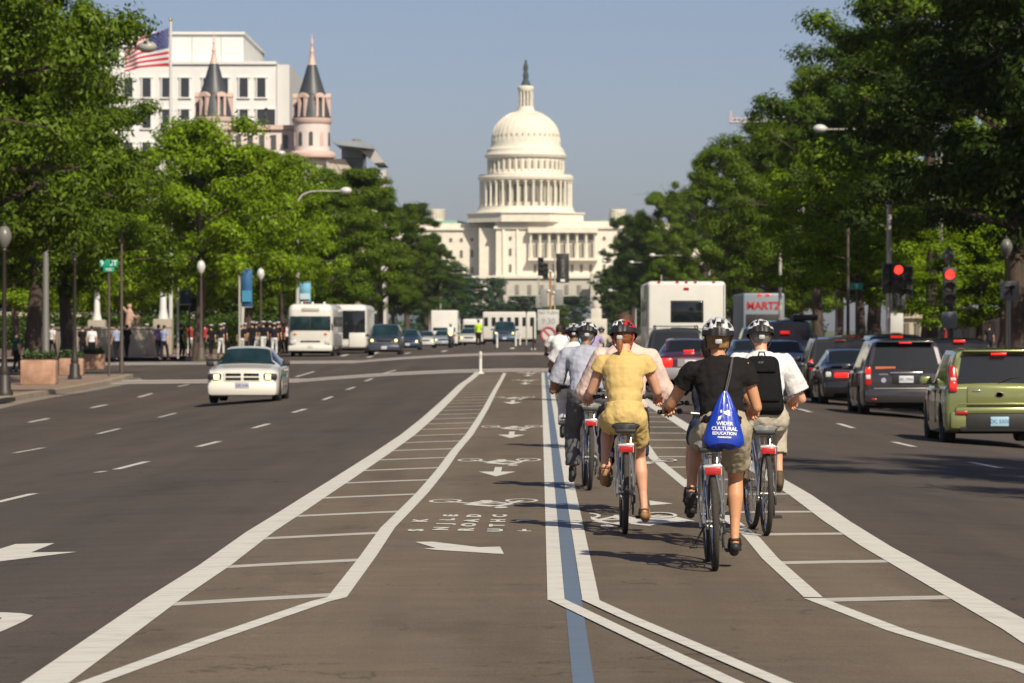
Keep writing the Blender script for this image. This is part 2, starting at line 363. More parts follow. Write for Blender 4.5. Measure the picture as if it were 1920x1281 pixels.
# bicycle symbols: wheels are rings, the frame and rider are bars, all flat paint stretched along the lane
def bike_symbol(xc, yc, wx=1.1, ly=1.7, flip=1, arrow=True):
    b = MB()
    def put(poly): b.add([(xc + p[0] * wx * flip, yc + p[1] * ly, gz(xc + p[0] * wx, yc + p[1] * ly) + 0.008) for p in poly], [tuple(range(len(poly)))])
    for cx in (-0.34, 0.34):
        for k in range(16):
            a0, a1 = 2 * math.pi * k / 16, 2 * math.pi * (k + 1) / 16
            put([(cx + r * math.cos(a), 0.35 + r * 2.0 * math.sin(a) * .9) for r, a in ((0.15, a0), (0.15, a1), (0.115, a1), (0.115, a0))])
    for (p, q, w) in (((-.34, .35), (-.12, -.02), .03), ((-.12, -.02), (.02, .33), .03), ((.02, .33), (.22, -.05), .03), ((-.12, -.02), (.22, -.05), .03), ((.34, .35), (.22, -.12), .03), ((-.12, -.15), (.12, -.42), .07), ((.12, -.42), (.24, -.14), .045), ((-.12, -.15), (.05, .1), .055), ((.05, .1), (.02, .4), .05)):
        P, Q = Vector((*p, 0)), Vector((*q, 0)); t = (Q - P).normalized(); nn = Vector((-t.y, t.x, 0)) * w
        put([(P + nn)[:2], (Q + nn)[:2], (Q - nn)[:2], (P - nn)[:2]])
    put([(0.17 + .06 * math.cos(t * .785), -.58 + .12 * math.sin(t * .785)) for t in range(8)])
    b.build('bicycle_symbol', M_white, road, smooth=False)
    if arrow:
        b = MB()
        for poly in ([(-.04, -.9), (.04, -.9), (.04, -1.6), (-.04, -1.6)], [(-.2, -1.6), (.2, -1.6), (0, -2.3)]):
            b.add([(xc + .02 + p[0] * wx, yc + p[1] * ly, gz(xc, yc) + 0.008) for p in poly], [tuple(range(len(poly)))])
        b.build('lane_arrow', M_white, road, smooth=False)
for i, (px, py) in enumerate(((905, 945), (935, 867), (960, 803), (962, 747), (985, 714), (990, 700))):
    p = G(px, py); bike_symbol(p.x, p.y, 1.08 if i < 4 else .9, 1.5 + 0.55 * i, 1, i > 0)
for px, py in ((1170, 975), (1200, 868)):
    p = G(px, py); bike_symbol(p.x, p.y, 1.0, 2.0, -1, False)
poly_mark('lane_arrow', [[(1210, 968), (1262, 969), (1303, 979), (1232, 984), (1218, 988), (1180, 984)], [(1217, 940), (1262, 946), (1219, 949)]], M_white)
# lettering stretched along the lane, its lines running across
for s_, px, py in (('S', 781, 996), ('K', 789, 978), ('N', 828, 993), ('J', 834, 984), ('L', 840, 976), ('E', 846, 968.5), ('R', 875, 995), ('O', 880, 986), ('A', 885, 978), ('D', 890, 969), ('U', 930, 996), ('T', 933, 987), ('H', 935, 978), ('C', 938, 969), ('T', 983, 996), ('X', 983, 977)):
    me = text_data('letter', s_, 0.125, M_white, 0.0005, font_bold=0.006); p = G(px, py)
    link('road_letter', me, road, (p.x, p.y, p.z + 0.0085), (0, 0, R(90) if px < 970 else R(180)), (5.0 if px < 970 else 1.35, 1.35 if px < 970 else 3.2, 1))
# crossing
def band(y0, y1, x0, x1, m, name, dz=0.012):
    b = MB(); b.add(*grid(x0, x1, y0, y1, 0.8, 3, dz)); return b.build(name, m, road)
band(143, 148, -30, 16, M_pink, 'crosswalk', .010); band(142.2, 143, -30, 16, M_white, 'crosswalk_line'); band(148, 149, -30, 16, M_white, 'crosswalk_line')
band(186, 192, -30, 16, M_pink, 'crosswalk', .010); band(192, 193, -30, 16, M_white, 'crosswalk_line'); band(185, 186, -30, 16, M_white, 'crosswalk_line')
for px, y in ((640, 215), (690, 205), (700, 235), (760, 215), (830, 210), (960, 215), (1000, 205)):
    x = X(px, y); mark('lane_dash', [Vector((x, y, 0)), Vector((x * 1.03, y + 14, 0))], 0.25, M_white, 0.01)
# sidewalks: raised slabs with stone kerbs
def sidewalk(edge, far_x, name='sidewalk'):
    # edge: list of world (x,y) from near to far along the kerb
    b = MB(); vs = []; fs = []; k = MB()
    sgn = 1 if far_x > 0 else -1; NW = 9
    for (x, y) in edge:
        xi = x + sgn * 0.2
        for i in range(NW):
            xx = xi + (far_x - xi) * (i / (NW - 1)) ** 1.5; vs.append((xx, y, gz(xx, y) + 0.155))
    for j in range(len(edge) - 1):
        for i in range(NW - 1): a = j * NW + i; fs.append((a, a + 1, a + NW + 1, a + NW))
    b.add(vs, fs); o = tag(b.build(name, M_walk), kind='structure')
    vs = []; fs = []
    for (x, y) in edge:
        vs += [(x, y, gz(x, y) - .03), (x, y, gz(x, y) + .15), (x + sgn * .2, y, gz(x, y) + .16), (x + sgn * .2, y, gz(x, y) - .03)]
    for j in range(len(edge) - 1):
        for i in range(3): fs.append((j * 4 + i, j * 4 + i + 1, j * 4 + 5 + i, j * 4 + 4 + i))
    k.add(vs, fs); k.build('kerb', M_kerb, o)
    gut = MB(); gp = [Vector((x - sgn * .35, y, 0)) for x, y in edge]; gut.add(*strip(gp, 0.6, 0.006)); gut.build('gutter', mat('gutter_concrete', (0.24, 0.20, 0.165), 0.9, noise=0.2, nscale=2, world_co=True), o)
    return o
ke = [(-13.6, 10), (-13.6, 80)] + [(G(*p).x, G(*p).y) for p in ((0, 757), (60, 746), (130, 735), (200, 722), (250, 709))] + [(-19.5, 146), (-22, 149)]
ke = [ke[0]] + [(ke[0][0], 10 + 4 * i) for i in range(1, 17)] + ke[1:]
sidewalk(ke, -60)
sidewalk([(-18.5, 200)] + [(-17.5, 205 + 8 * i) for i in range(140)], -60)
sidewalk([(15.2, 10 + 5 * i) for i in range(27)], 60)
sidewalk([(15.2, 200 + 8 * i) for i in range(140)], 60)
# storm drain in the left kerb
p = G(8, 757); b = MB(); b.box((p.x - .05, p.y, p.z + .09), (.25, 3.5, .11)); tag(b.build('storm_drain', mat('drain_dark', (.02, .02, .02), .9)), 'dark storm drain slot in the left kerb', 'drain')
p = G(165, 728); b = MB(); b.box((p.x - .03, p.y, p.z + .08), (.14, 4.2, .13)); tag(b.build('storm_drain', mat('drain_dark', (.02, .02, .02), .9)), 'dark iron drain opening in kerb by the flared corner', 'drain')
# ================================================================ CAPITOL
def stone(name, c, n=.08, sc=.5): return mat('stone_' + name, c, .8, noise=n, nscale=sc, bump=.15, bscale=3)
M_cap = stone('marble', (.76, .71, .60)); M_capd = mat('window_dark', (.16, .15, .12), .3); M_capb = stone('bronze', (.045, .07, .07)); M_green = stone('copper_green', (.26, .42, .36)); M_capp = stone('podium', (.52, .49, .42))
DC = 1500.0; u = DC / F                          # metres per photo pixel there
CX, CZ = X(985.5, DC), lambda py: Z(py, DC)
def capitol():
    root = thing('capitol', 'white domed capitol building closing the far end of the avenue', 'capitol', (CX, DC, CZ(600)))
    def z(py): return CZ(py) - CZ(600)
    def part(name, b, m, par=None, loc=None): return b.build(name, m, par or root, loc)
    Y = 30 * u
    dm = lambda prof: [(r * u, z(p)) for r, p in prof]
    def L(name, prof, m=M_cap, par=None, n=72): b = MB(); b.lathe(dm(prof), n, (0, 92 * u, 0)); return part(name, b, m, par)
    L('statue', [(5.5, 133), (4, 130), (3.2, 127), (4.6, 122), (4.4, 118), (3.0, 113.5), (2.2, 112), (2.4, 109.5), (1.8, 107), (.1, 105)], M_capb, n=12)
    b = MB(); b.rbox((2 * u, 92 * u - 3 * u, z(119)), (2.6 * u, 2 * u, 6 * u), .2); part('statue_arm', b, M_capb); b = MB(); b.rbox((-4.0 * u, 92 * u, z(123)), (1.6 * u, 1.4 * u, 9 * u), .2); part('statue_arm', b, M_capb)
    L('statue_base', [(9.5, 155), (8.5, 152), (6.8, 147), (5.2, 144), (4.6, 140), (5.6, 138), (5.2, 134), (4.2, 132)], M_capb, n=24)
    L('lantern_roof', [(13.5, 166), (15.5, 163), (15.5, 158), (13.5, 156), (8, 155)], n=40); L('lantern', [(9, 198), (9, 165)], mat('lantern_shade', (.40, .38, .33), .8), n=24)
    for k in range(12):
        a = 2 * math.pi * (k + .5) / 12; b = MB(); b.cyl((12.6 * u * math.cos(a), 92 * u + 12.6 * u * math.sin(a), z(198)), (12.6 * u * math.cos(a), 92 * u + 12.6 * u * math.sin(a), z(165)), 1.5 * u, n=8); part('lantern_column', b, M_cap)
    L('lantern_base', [(26, 209), (24, 205), (17, 203), (15.5, 198), (15, 195), (0.1, 195)])
    dome = L('dome', [(68, 274), (66.5, 270), (65, 262), (64, 254), (62.5, 246), (60, 238), (56.5, 231), (51, 224), (44, 217.5), (36, 212), (27, 207.5), (10, 206)])
    for k in range(36):      # raised ribs
        a = 2 * math.pi * k / 36; b = MB(); pr = [(65.4, 262), (64.4, 254), (62.9, 246), (60.4, 238), (56.9, 231), (51.4, 224), (44.4, 217.3), (36.2, 211.6), (28, 207)]
        b.tube([(r * u * math.cos(a), 92 * u + r * u * math.sin(a), z(p)) for r, p in pr], .75 * u, 4); part('rib', b, M_cap, dome)
    for k in range(36):
        a = 2 * math.pi * (k + .5) / 36; rr = 63.6 * u; b = MB(); b.rbox((0, 0, 0), (3.2 * u, 1.6 * u, 5.5 * u), .3); o = part('dome_window', b, mat('dome_window', (.36, .33, .26), .5), dome, (rr * math.cos(a), 92 * u + rr * math.sin(a), z(250.5))); o.rotation_euler = (0, 0, a + math.pi / 2)
    L('dome_skirt', [(77, 290), (78, 287), (75, 285), (73, 280), (73, 277), (70, 275), (68, 272), (60, 272)])
    L('cornice', [(70, 294), (76, 293), (77.5, 291), (78.5, 288), (70, 287)])
    at = L('attic', [(74, 326), (72.5, 324), (71.5, 318), (71.5, 294), (70, 292)])
    for k in range(36):
        a = 2 * math.pi * k / 36; rr = 71.7 * u; b = MB(); b.rbox((0, 0, 0), (5.2 * u, 1.2 * u, 16 * u), .3); o = part('attic_window', b, mat('attic_window', (.27, .25, .20), .4), at, (rr * math.cos(a), 92 * u + rr * math.sin(a), z(307))); o.rotation_euler = (0, 0, a + math.pi / 2)
        a += math.pi / 36; b = MB(); b.rbox((0, 0, 0), (3.2 * u, 2.2 * u, 26 * u), .2); rr = 72.4 * u; o = part('pilaster', b, M_cap, at, (rr * math.cos(a), 92 * u + rr * math.sin(a), z(308))); o.rotation_euler = (0, 0, a + math.pi / 2)
    L('balustrade', [(86, 337), (90, 335), (91, 330), (89, 328), (89, 325), (80, 325)])
    L('drum', [(76, 386), (76, 336)], mat('drum_stone', (.62, .58, .48), .8))
    for k in range(36):
        a = 2 * math.pi * k / 36; rr = 86 * u; b = MB(); b.cyl((0, 0, z(385)), (0, 0, z(340)), 2.1 * u, 1.8 * u, 10); b.box((0, 0, z(339)), (5.4 * u, 5.4 * u, 2.5 * u)); b.box((0, 0, z(384)), (5.4 * u, 5.4 * u, 2 * u)); o = part('column', b, M_cap, None, (rr * math.cos(a), 92 * u + rr * math.sin(a), 0))
        a += math.pi / 36; rr = 76.2 * u; b = MB(); b.rbox((0, 0, 0), (6.2 * u, 1.0 * u, 33 * u), .2); o = part('drum_window', b, M_capd, None, (rr * math.cos(a), 92 * u + rr * math.sin(a), z(361))); o.rotation_euler = (0, 0, a + math.pi / 2)
    L('drum_base', [(107, 402), (98, 398), (93, 394), (91, 391), (90, 386), (76, 386)])
    b = MB(); n8 = [(math.cos(2 * math.pi * (k + .5) / 8) * 118 * u, 92 * u + math.sin(2 * math.pi * (k + .5) / 8) * 118 * u) for k in range(8)]; b.prism(n8, z(416), z(400)); b.prism([(x * 1.03, 92 * u + (y - 92 * u) * 1.03) for x, y in n8], z(400), z(398)); part('octagon_base', b, M_cap)
    # main block: pixel x relative to the dome's axis
    def px(v): return (v - 985.5) * u
    def blk(name, x0, x1, y0, y1, yf, yb, m=M_cap, par=None): b = MB(); b.box(((px(x0) + px(x1)) / 2, (yf + yb) / 2, (z(y0) + z(y1)) / 2), (px(x1) - px(x0), yb - yf, z(y0) - z(y1))); return part(name, b, m, par)
    mid = blk('central_block', 930, 1240, 427, 560, 0, 60); blk('parapet', 929, 1241, 415, 426, .4, 59.5); blk('cornice', 926, 1244, 424.5, 429, -1.0, 61)
    wing = blk('north_wing', 700, 931, 428, 560, 14, 55); blk('parapet', 700, 930, 417, 427.5, 14.6, 54); blk('cornice', 699, 930.5, 426, 430, 13, 56)
    blk('connecting_wall', 898, 930, 427, 560, 6, 30); s2 = blk('south_wing', 1240, 1420, 428, 560, 14, 55); blk('parapet', 1239, 1420, 417, 427.5, 14.6, 54)
    blk('base_course', 926, 1244, 516, 520, -1.2, 0.3); blk('base_course', 700, 926, 516, 520, 12.8, 14.2)
    blk('terrace', 860, 1300, 521, 575, -14, 0.3, M_capp); blk('terrace_rail', 858, 1302, 518, 523, -15, -13)
    # portico
    blk('portico_architrave', 990, 1121, 427.2, 437, -4.2, -.4); blk('portico_floor', 990, 1121, 484, 489, -4.2, -.2)
    for k in range(8): b = MB(); xx = px(995 + k * 17.3); b.cyl((xx, -2.6, z(484)), (xx, -2.6, z(438)), 2.3 * u, 2.0 * u, 12); part('portico_column', b, M_cap)
    def win(par, x, y0, y1, w, yf, m=M_capd):
        b = MB(); b.box((px(x), yf, (z(y0) + z(y1)) / 2), (w * u, .5, z(y0) - z(y1))); f = part('window', b, m, par)
    for k in range(7):
        x = 1003.6 + k * 17.3; win(mid, x, 439, 450, 9, -.1); win(mid, x, 458, 482, 8, -.1, mat('window_mid', (.33, .31, .25), .4)); win(mid, x, 496, 510, 4.5, -.1)
    for x in (957, 1133, 1153, 1172): win(mid, x, 444, 450, 5, -.1); win(mid, x, 466, 479, 5, -.1); win(mid, x, 496, 510, 5, -.1)
    for x in (944, 970): b = MB(); b.rbox((px(x), -.3, (z(430) + z(516)) / 2), (4.5 * u, .8, z(430) - z(516)), .2); part('pilaster', b, M_cap)
    for x in (740, 762, 784, 805, 824, 844, 864, 884): win(wing, x, 445, 451, 5, 13.8); win(wing, x, 468, 481, 5, 13.8); win(wing, x, 500, 512, 5, 13.8)
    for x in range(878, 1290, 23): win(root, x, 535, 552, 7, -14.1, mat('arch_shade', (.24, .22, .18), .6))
    for x0 in (799, 1147):
        b = MB(); b.cyl((px(x0 + 15), 40, z(410)), (px(x0 + 15), 40, z(389)), 15 * u, 15 * u, 16); cu = part('cupola', b, M_cap); b = MB(); b.cyl((px(x0 + 15), 40, z(389)), (px(x0 + 15), 40, z(387)), 16.5 * u, n=16); part('cupola_cap', b, M_cap)
        for k in range(9): b = MB(); a = math.pi + math.pi * (k + .5) / 9; b.box((px(x0 + 15) + 15.1 * u * math.cos(a), 40 + 15.1 * u * math.sin(a), z(398)), (2.2 * u, 2.2 * u, 13 * u)); part('cupola_window', b, mat('cupola_window', (.38, .36, .30), .5), cu)
        b = MB(); b.lathe([(40 * u, z(418)), (34 * u, z(412)), (16 * u, z(408)), (.1, z(407))], 32, (px(x0 + (38 if x0 < 900 else -8)), 40, 0)); part('copper_roof', b, M_green)
    blk('roof_step', 880, 905, 401, 416, 40, 70, M_green)
    # grand stair and monument wall low in front
    b = MB(); b.box((px(1150), -30, z(545)), (90 * u, 20, 60 * u)); part('stair_wall', b, M_capp)
capitol()
def memorial(label, px0, d, w, h, base_y):
    s = F / d; root = thing('monument', label, 'monument', (X(px0, d), d, gz(0, d)))
    b = MB(); b.rbox((0, 0, h * .2), (w, w * .6, h * .4), .1); b.build('plinth', stone('memorial', (.6, .57, .48)), root)
    b = MB(); b.rbox((0, 0, h * .5), (w * .5, w * .4, h * .3), .1); b.ell((0, 0, h * .78), (w * .22, w * .2, h * .2)); b.ell((w * .1, 0, h * .95), w * .1); b.build('sculpture', stone('memorial', (.6, .57, .48)), root)
memorial('pale stone monument before the capitol terrace, right of the banner', 1118, 900, 5, 9.5, 600)
# ================================================================ OFFICE BUILDING AND TOWERS ON THE LEFT
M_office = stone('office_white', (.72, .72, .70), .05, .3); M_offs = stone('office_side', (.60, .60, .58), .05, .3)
def office():
    d = 400.0; v = d / F; root = thing('office_building', 'big white flat-fronted office block with stepped roof behind the pink towers', 'building', (0, d, gz(0, d)))
    z = lambda p: Z(p, d) - gz(0, d); x = lambda p: X(p, d)
    b = MB(); b.box(((x(140) + x(517)) / 2, 14, z(118) / 2), (x(517) - x(140), 28, z(118))); w = b.build('wall', M_office, root)
    b = MB(); b.box(((x(217) + x(452)) / 2, 18.2, (z(60) + z(118)) / 2), (x(452) - x(217), 30, z(60) - z(118))); b.build('upper_storey', M_office, root)
    b = MB(); b.box(((x(217) + x(452)) / 2, 18.2, z(58)), (x(455) - x(214), 30.6, .25)); b.build('roof_coping', M_office, root)
    b = MB(); b.box(((x(140) + x(517)) / 2, 14, z(118)), (x(519) - x(140), 28.5, .3)); b.build('roof_coping', M_office, root)
    b = MB(); b.box(((x(170) + x(217)) / 2, 20, (z(75) + z(118)) / 2), (x(216) - x(170), 24, z(75) - z(118))); b.build('side_storey', mat('louvre', (.25, .26, .28), .7), root)
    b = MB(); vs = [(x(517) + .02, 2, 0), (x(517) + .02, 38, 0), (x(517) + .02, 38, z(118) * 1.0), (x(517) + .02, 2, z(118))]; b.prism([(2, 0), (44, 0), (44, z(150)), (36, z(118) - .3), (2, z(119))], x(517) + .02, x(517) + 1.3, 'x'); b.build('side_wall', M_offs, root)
    for xx in (-1,):
        pass
    k = 0
    for row, (y0, y1) in enumerate(((147, 182), (206, 240), (268, 300), (330, 360))):
        for px_ in (200, 241, 275, 312, 347, 389, 420, 457, 490, 527):
            if px_ == 527 and row == 0: continue
            xx = x(px_); wv = 15 * v
            if px_ > 517: xx = x(508)
            b = MB(); b.box((xx, .03, (z(y0) + z(y1)) / 2), (wv, .3, z(y0) - z(y1))); f = b.build('window', mat('office_window', (.035, .04, .05), .15), root)
            b = MB()
            for s_ in (-1, 1): b.box((xx + s_ * (wv / 2 + .08), -.04, (z(y0) + z(y1)) / 2), (.12, .3, z(y0) - z(y1) + .3))
            b.box((xx, -.04, z(y1) - .1), (wv + .5, .34, .14)); b.box((xx, -.04, z(y0) + .1), (wv + .5, .34, .12)); b.build('window_frame', M_office, f)
    for kk in range(3): b = MB(); b.box((x(300 + 55 * kk), 3.17, (z(64) + z(114)) / 2), (.08, .04, z(64) - z(114))); b.build('panel_joint', mat('joint', (.45, .45, .43), .8), root)
    for kk in range(8): b = MB(); b.box((x(452) + .03, 5 + 3.4 * kk, (z(64) + z(114)) / 2), (.06, .15, z(64) - z(114))); b.build('panel_joint', mat('joint', (.45, .45, .43), .8), root)
    b = MB(); b.box((x(375), 12, z(52)), (1.2, 1.2, .9)); b.build('roof_vent', mat('louvre', (.25, .26, .28), .7), root)
office()
M_pink = stone('pink', (.74, .64, .60), .08, .6); M_pinkd = stone('pink_dark', (.64, .47, .41), .1, .8); M_slate = mat('slate_roof', (.055, .06, .07), .45, noise=.15, nscale=3)
M_finial = mat('finial_copper', (.68, .46, .38), .5)
def tower(label, cx, dy, d=340.0, k=1.0):
    root = thing('corner_tower', label, 'tower', (X(cx, d), d, gz(0, d))); v = d / F; z = lambda p: Z(p + dy, d) - gz(0, d)
    L = lambda name, pr, m, n=32, par=None: (lambda b: b.build(name, m, par or root))(MB().lathe([(r * v * k, z(p)) for r, p in pr], n))
    L('finial', [(8.5, 123), (6.5, 119), (4.6, 108), (3.0, 100), (4.2, 97), (2.4, 92), (1.4, 84), (2.6, 82), (1.2, 79), (.8, 66), (.1, 64)], M_finial, 16)
    b = MB(); b.box((0, 0, z(76)), (8 * v, 1.2 * v, 1.6 * v)); b.build('finial_cross', M_finial, root)
    L('cone_roof', [(27, 178), (24, 172), (20, 160), (15, 144), (11, 130), (8.5, 122), (.1, 121)], M_slate)
    L('lower_roof', [(36, 222), (33, 206), (29, 190), (26, 178), (20, 177)], M_slate)
    for i in range(6):
        a = 2 * math.pi * i / 6; ca, sa = math.cos(a), math.sin(a)
        dr = thing_part('dormer', root, (ca * 30 * v * k, sa * 30 * v * k, 0)); dr.rotation_euler = (0, 0, a + math.pi / 2)
        b = MB()
        for s_ in (-1, 1): b.box((s_ * 6.2 * v, 0, (z(184) + z(221)) / 2), (4.6 * v, 10 * v, z(184) - z(221)))
        b.box((0, 0, z(219)), (8.0 * v, 9.5 * v, z(217) - z(221))); b.prism([(-10 * v, z(184.5)), (10 * v, z(184.5)), (9.4 * v, z(180)), (5 * v, z(177)), (0, z(175.5)), (-5 * v, z(177)), (-9.4 * v, z(180))], -5.6 * v, 5 * v, 'y'); b.build('dormer_frame', M_pinkd, dr)
        b = MB(); b.box((0, 2 * v, (z(185) + z(217)) / 2), (7.8 * v, 2 * v, z(185) - z(217))); b.build('window', mat('tower_window', (.09, .10, .09), .3), dr)
    L('ledge', [(35, 233), (37, 230), (38, 226), (38, 222.5), (30, 221.5)], M_pinkd)
    dm = L('drum', [(33.5, 284), (34, 250), (34, 232.5)], M_pink)
    for i in range(10):
        a = 2 * math.pi * (i + .5) / 10; b = MB(); w = 3.7 * v; pts = [(-w, z(274)), (w, z(274))] + [(w * math.cos(R(t)), z(252) + w * math.sin(R(t))) for t in range(0, 181, 30)]
        b.prism(pts, -.5 * v, .9 * v, 'y'); o = b.build('window', mat('tower_window', (.09, .10, .09), .3) if i % 3 != 2 else M_pinkd, dm, (ca_ := math.cos(a) * 34 * v, math.sin(a) * 34 * v, 0)); o.rotation_euler = (0, 0, a + math.pi / 2)
    L('ledge', [(36, 299), (44, 296), (45, 292), (44, 288), (38, 284), (33, 283.5)], M_pinkd)
    L('shaft', [(27, 620), (27, 298), (20, 297)], M_pink)
    for row in (320, 350, 400):
        for i in range(8): a = 2 * math.pi * (i + .3) / 8; b = MB(); b.rbox((0, 0, 0), (8 * v, 1.5 * v, 20 * v), .03); o = b.build('window', mat('tower_window', (.09, .10, .09), .3), root, (math.cos(a) * 27 * v, math.sin(a) * 27 * v, z(row))); o.rotation_euler = (0, 0, a + math.pi / 2)
    return root
tower('taller-looking pink turret with dark cone and cross, right of the office block', 585, 0)
tower('pink turret with dark cone standing in front of the office windows', 401, -2, 343)
def pinkhouse():
    d = 341.0; v = d / F; z = lambda p: Z(p, d) - gz(0, d); root = thing('pink_building', 'pink stone building between and below the two turrets', 'building', (X(490, d), d, gz(0, d)))
    b = MB(); b.box((0, 6, z(240) / 2), (120 * v, 10, z(240))); w = b.build('wall', M_pink, root); b = MB(); b.box((0, 6, z(238)), (126 * v, 10.6, .4)); b.build('cornice', M_pinkd, root); b = MB(); b.box((0, 6, z(292)), (123 * v, 10.4, .3)); b.build('cornice', M_pinkd, root)
    for i in range(5):
        for row in (265, 320, 360): b = MB(); b.box((-44 * v + 22 * v * i, .95, z(row)), (9 * v, .2, 26 * v)); b.build('window', mat('tower_window', (.09, .10, .09), .3), w)
pinkhouse()
def embassy():
    d = 420.0; v = d / F; z = lambda p: Z(p, d) - gz(0, d); x = lambda p: X(p, d) - X(660, d); root = thing('concrete_building', 'angular beige concrete and glass building with a jutting flat roof', 'building', (X(660, d), d, gz(0, d)))
    mb_ = stone('beige', (.47, .42, .34)); mg = mat('concrete_grey', (.26, .30, .34), .7, noise=.1, nscale=.5)
    b = MB(); b.prism([(x(600), 0), (x(682), 0), (x(682), z(352)), (x(646), z(298)), (x(600), z(298))], 0, 12, 'y'); b.build('wall', mb_, root)
    b = MB(); b.prism([(x(622), z(265)), (x(692), z(266)), (x(702), z(281)), (x(634), z(273))], -2, 16, 'y'); b.build('roof_slab', mg, root)
    b = MB(); b.prism([(x(676), z(282)), (x(702), z(281)), (x(719), z(304)), (x(700), z(305))], 1, 15, 'y'); b.build('canopy', mat('canopy_pale', (.42, .40, .39), .7), root)
    b = MB(); b.box(((x(636) + x(677)) / 2, 9, (z(275) + z(330)) / 2), (x(677) - x(636), 8, z(275) - z(330))); b.build('glass_storey', mat('glass_teal', (.08, .14, .17), .2), root)
    b = MB(); b.box(((x(636) + x(677)) / 2, 4.8, (z(275) + z(292)) / 2), (x(677) - x(638), .4, z(275) - z(292))); b.build('fascia', mg, root)
    b = MB(); b.box(((x(712) + x(724)) / 2, 4, z(318) / 2), (x(724) - x(714), 5, z(318))); b.build('end_wall', stone('pale', (.55, .52, .50)), root)
    b = MB(); b.box(((x(683) + x(712)) / 2, 6, z(338) / 2), (x(712) - x(683), 4, z(338))); b.build('glass_storey', mat('glass_teal', (.08, .14, .17), .2), root)
    b = MB(); b.box((x(641), .0, z(340)), (5 * v, .3, 18 * v)); b.build('window', M_capd, root)
    b = MB(); b.cyl((x(665), 4, z(268)), (x(665), 4, z(258)), 8 * v, n=12); b.build('roof_tank', mat('rust', (.22, .16, .12), .8), root)
embassy()
def lowbuilding(label, x0, x1, y0, d, m, nw):
    z0 = gz(0, d); root = thing('stone_building', label, 'building', (X((x0 + x1) / 2, d), d, z0)); w = (x1 - x0) * d / F; h = Z(y0, d) - z0
    b = MB(); b.box((0, 4, h / 2), (w, 8, h)); wl = b.build('wall', m, root); b = MB(); b.box((0, 4, h), (w + .5, 8.6, .35)); b.build('cornice', m, root)
    for i in range(nw): b = MB(); b.box((-w / 2 + w * (i + .5) / nw, -.03, h * .5), (w / nw * .45, .2, h * .5)); b.build('window', M_capd, wl)
lowbuilding('pale low stone building seen under the right trees', 1690, 1790, 592, 260, stone('low', (.45, .40, .32)), 5)
lowbuilding('pale stone building at far right under the dark trees', 1800, 1920, 586, 235, stone('low', (.45, .40, .32)), 5)
lowbuilding('beige low wall building behind the plaza at left', -60, 260, 590, 290, stone('low2', (.40, .36, .28)), 9)
# construction crane jib
root = thing('tower_crane', 'faint pink construction crane jib tip poking out above the right trees', 'crane', (X(1425, 700), 700, 0)); v = 700 / F
b = MB(); zz = Z(230, 700)
for s_ in (-1, 1): b.tube([(-57 * v, s_ * .5, zz), (75 * v, s_ * .5, zz)], .16, 5)
b.tube([(-57 * v, 0, zz + .7), (75 * v, 0, zz + .9)], .16, 5)
for k in range(12): b.tube([(-57 * v + 8 * k * v, .5, zz), (-53 * v + 8 * k * v, 0, zz + 1), (-49 * v + 8 * k * v, -.5, zz)], .09, 4)
mc = mat('crane_pink', (.46, .38, .38), .6); b.build('jib', mc, root)
b = MB(); b.box((-55 * v, 0, zz + 1), (.4, .4, 2.4)); b.build('jib_tip', mc, root)
b = MB()
for sx in (-1, 1):
    for sy in (-1, 1): b.tube([(70 * v + sx, sy, -1), (70 * v + sx, sy, zz + .5)], .16, 5)
b.build('mast', mc, root)
# ================================================================ LAMPS
M_pole = mat('pole_pale', (.42, .40, .36), .6, noise=.12, nscale=2); M_globe = mat('globe_glass', (.62, .62, .60), .25, coat=.5); M_iron = mat('iron_dark', (.035, .030, .026), .5); M_ironb = mat('iron_brown', (.09, .07, .055), .6)
def avenue_lamp(label, px, d, top, arm_px, armlen_px, headw=26, M_pole=M_pole, M_globe=M_globe):
    """pale tapered pole with one long curved arm and an oval lamp head"""
    x = X(px, d); z0 = gz(x, d) + .15; root = thing('street_lamp', label, 'street lamp', (x, d, z0), 0, 'tall pale street lamps of the avenue'); v = d / F
    H = Z(top, d) - z0; al = armlen_px * v; sg = 1 if al > 0 else -1
    b = MB(); b.lathe([(.20, 0), (.20, .5), (.13, .6), (.085, H - .9)], 12); b.build('pole', M_pole, root)
    b = MB(); b.tube([(0, 0, H - .95), (sg * .05, 0, H - .6), (sg * .3, 0, H - .25), (sg * .8, 0, H - .05), (sg * 1.5, 0, H), (al, 0, H - .02)], [.08, .07, .06, .055, .05, .045], 8); b.build('arm', M_pole, root)
    r = headw / 2 * v; b = MB(); b.ell((al + sg * r * .8, 0, H + .02), (r, r * .8, r * .62), 16, 10); hd_ = b.build('lamp_head', M_globe, root)
    b = MB(); b.cyl((al - sg * .1, 0, H), (al + sg * .15, 0, H), .09, n=8); b.build('collar', M_pole, hd_)
    return root
avenue_lamp('tall pale lamp post with an arm over the bus, beside the blue banner', 558, 243, 358, 0, 82, 22)
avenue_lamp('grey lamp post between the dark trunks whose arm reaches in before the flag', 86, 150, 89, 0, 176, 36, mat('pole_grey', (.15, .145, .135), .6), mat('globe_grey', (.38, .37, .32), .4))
avenue_lamp('lamp head on a long arm in front of the first pink turret', 306, 228, 226, 0, 155, 26)
avenue_lamp('lamp arm low on the second turret, half in the leaves', 455, 236, 289, 0, 64, 20)
avenue_lamp('street lamp with small pale head over the trees right of the turrets', 632, 318, 399, 0, 60, 18)
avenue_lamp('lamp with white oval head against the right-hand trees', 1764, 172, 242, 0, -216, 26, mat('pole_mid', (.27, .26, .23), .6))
avenue_lamp('lamp with small white head among the right trees near the white shuttle bus', 1330, 425, 479, 0, -102, 12)
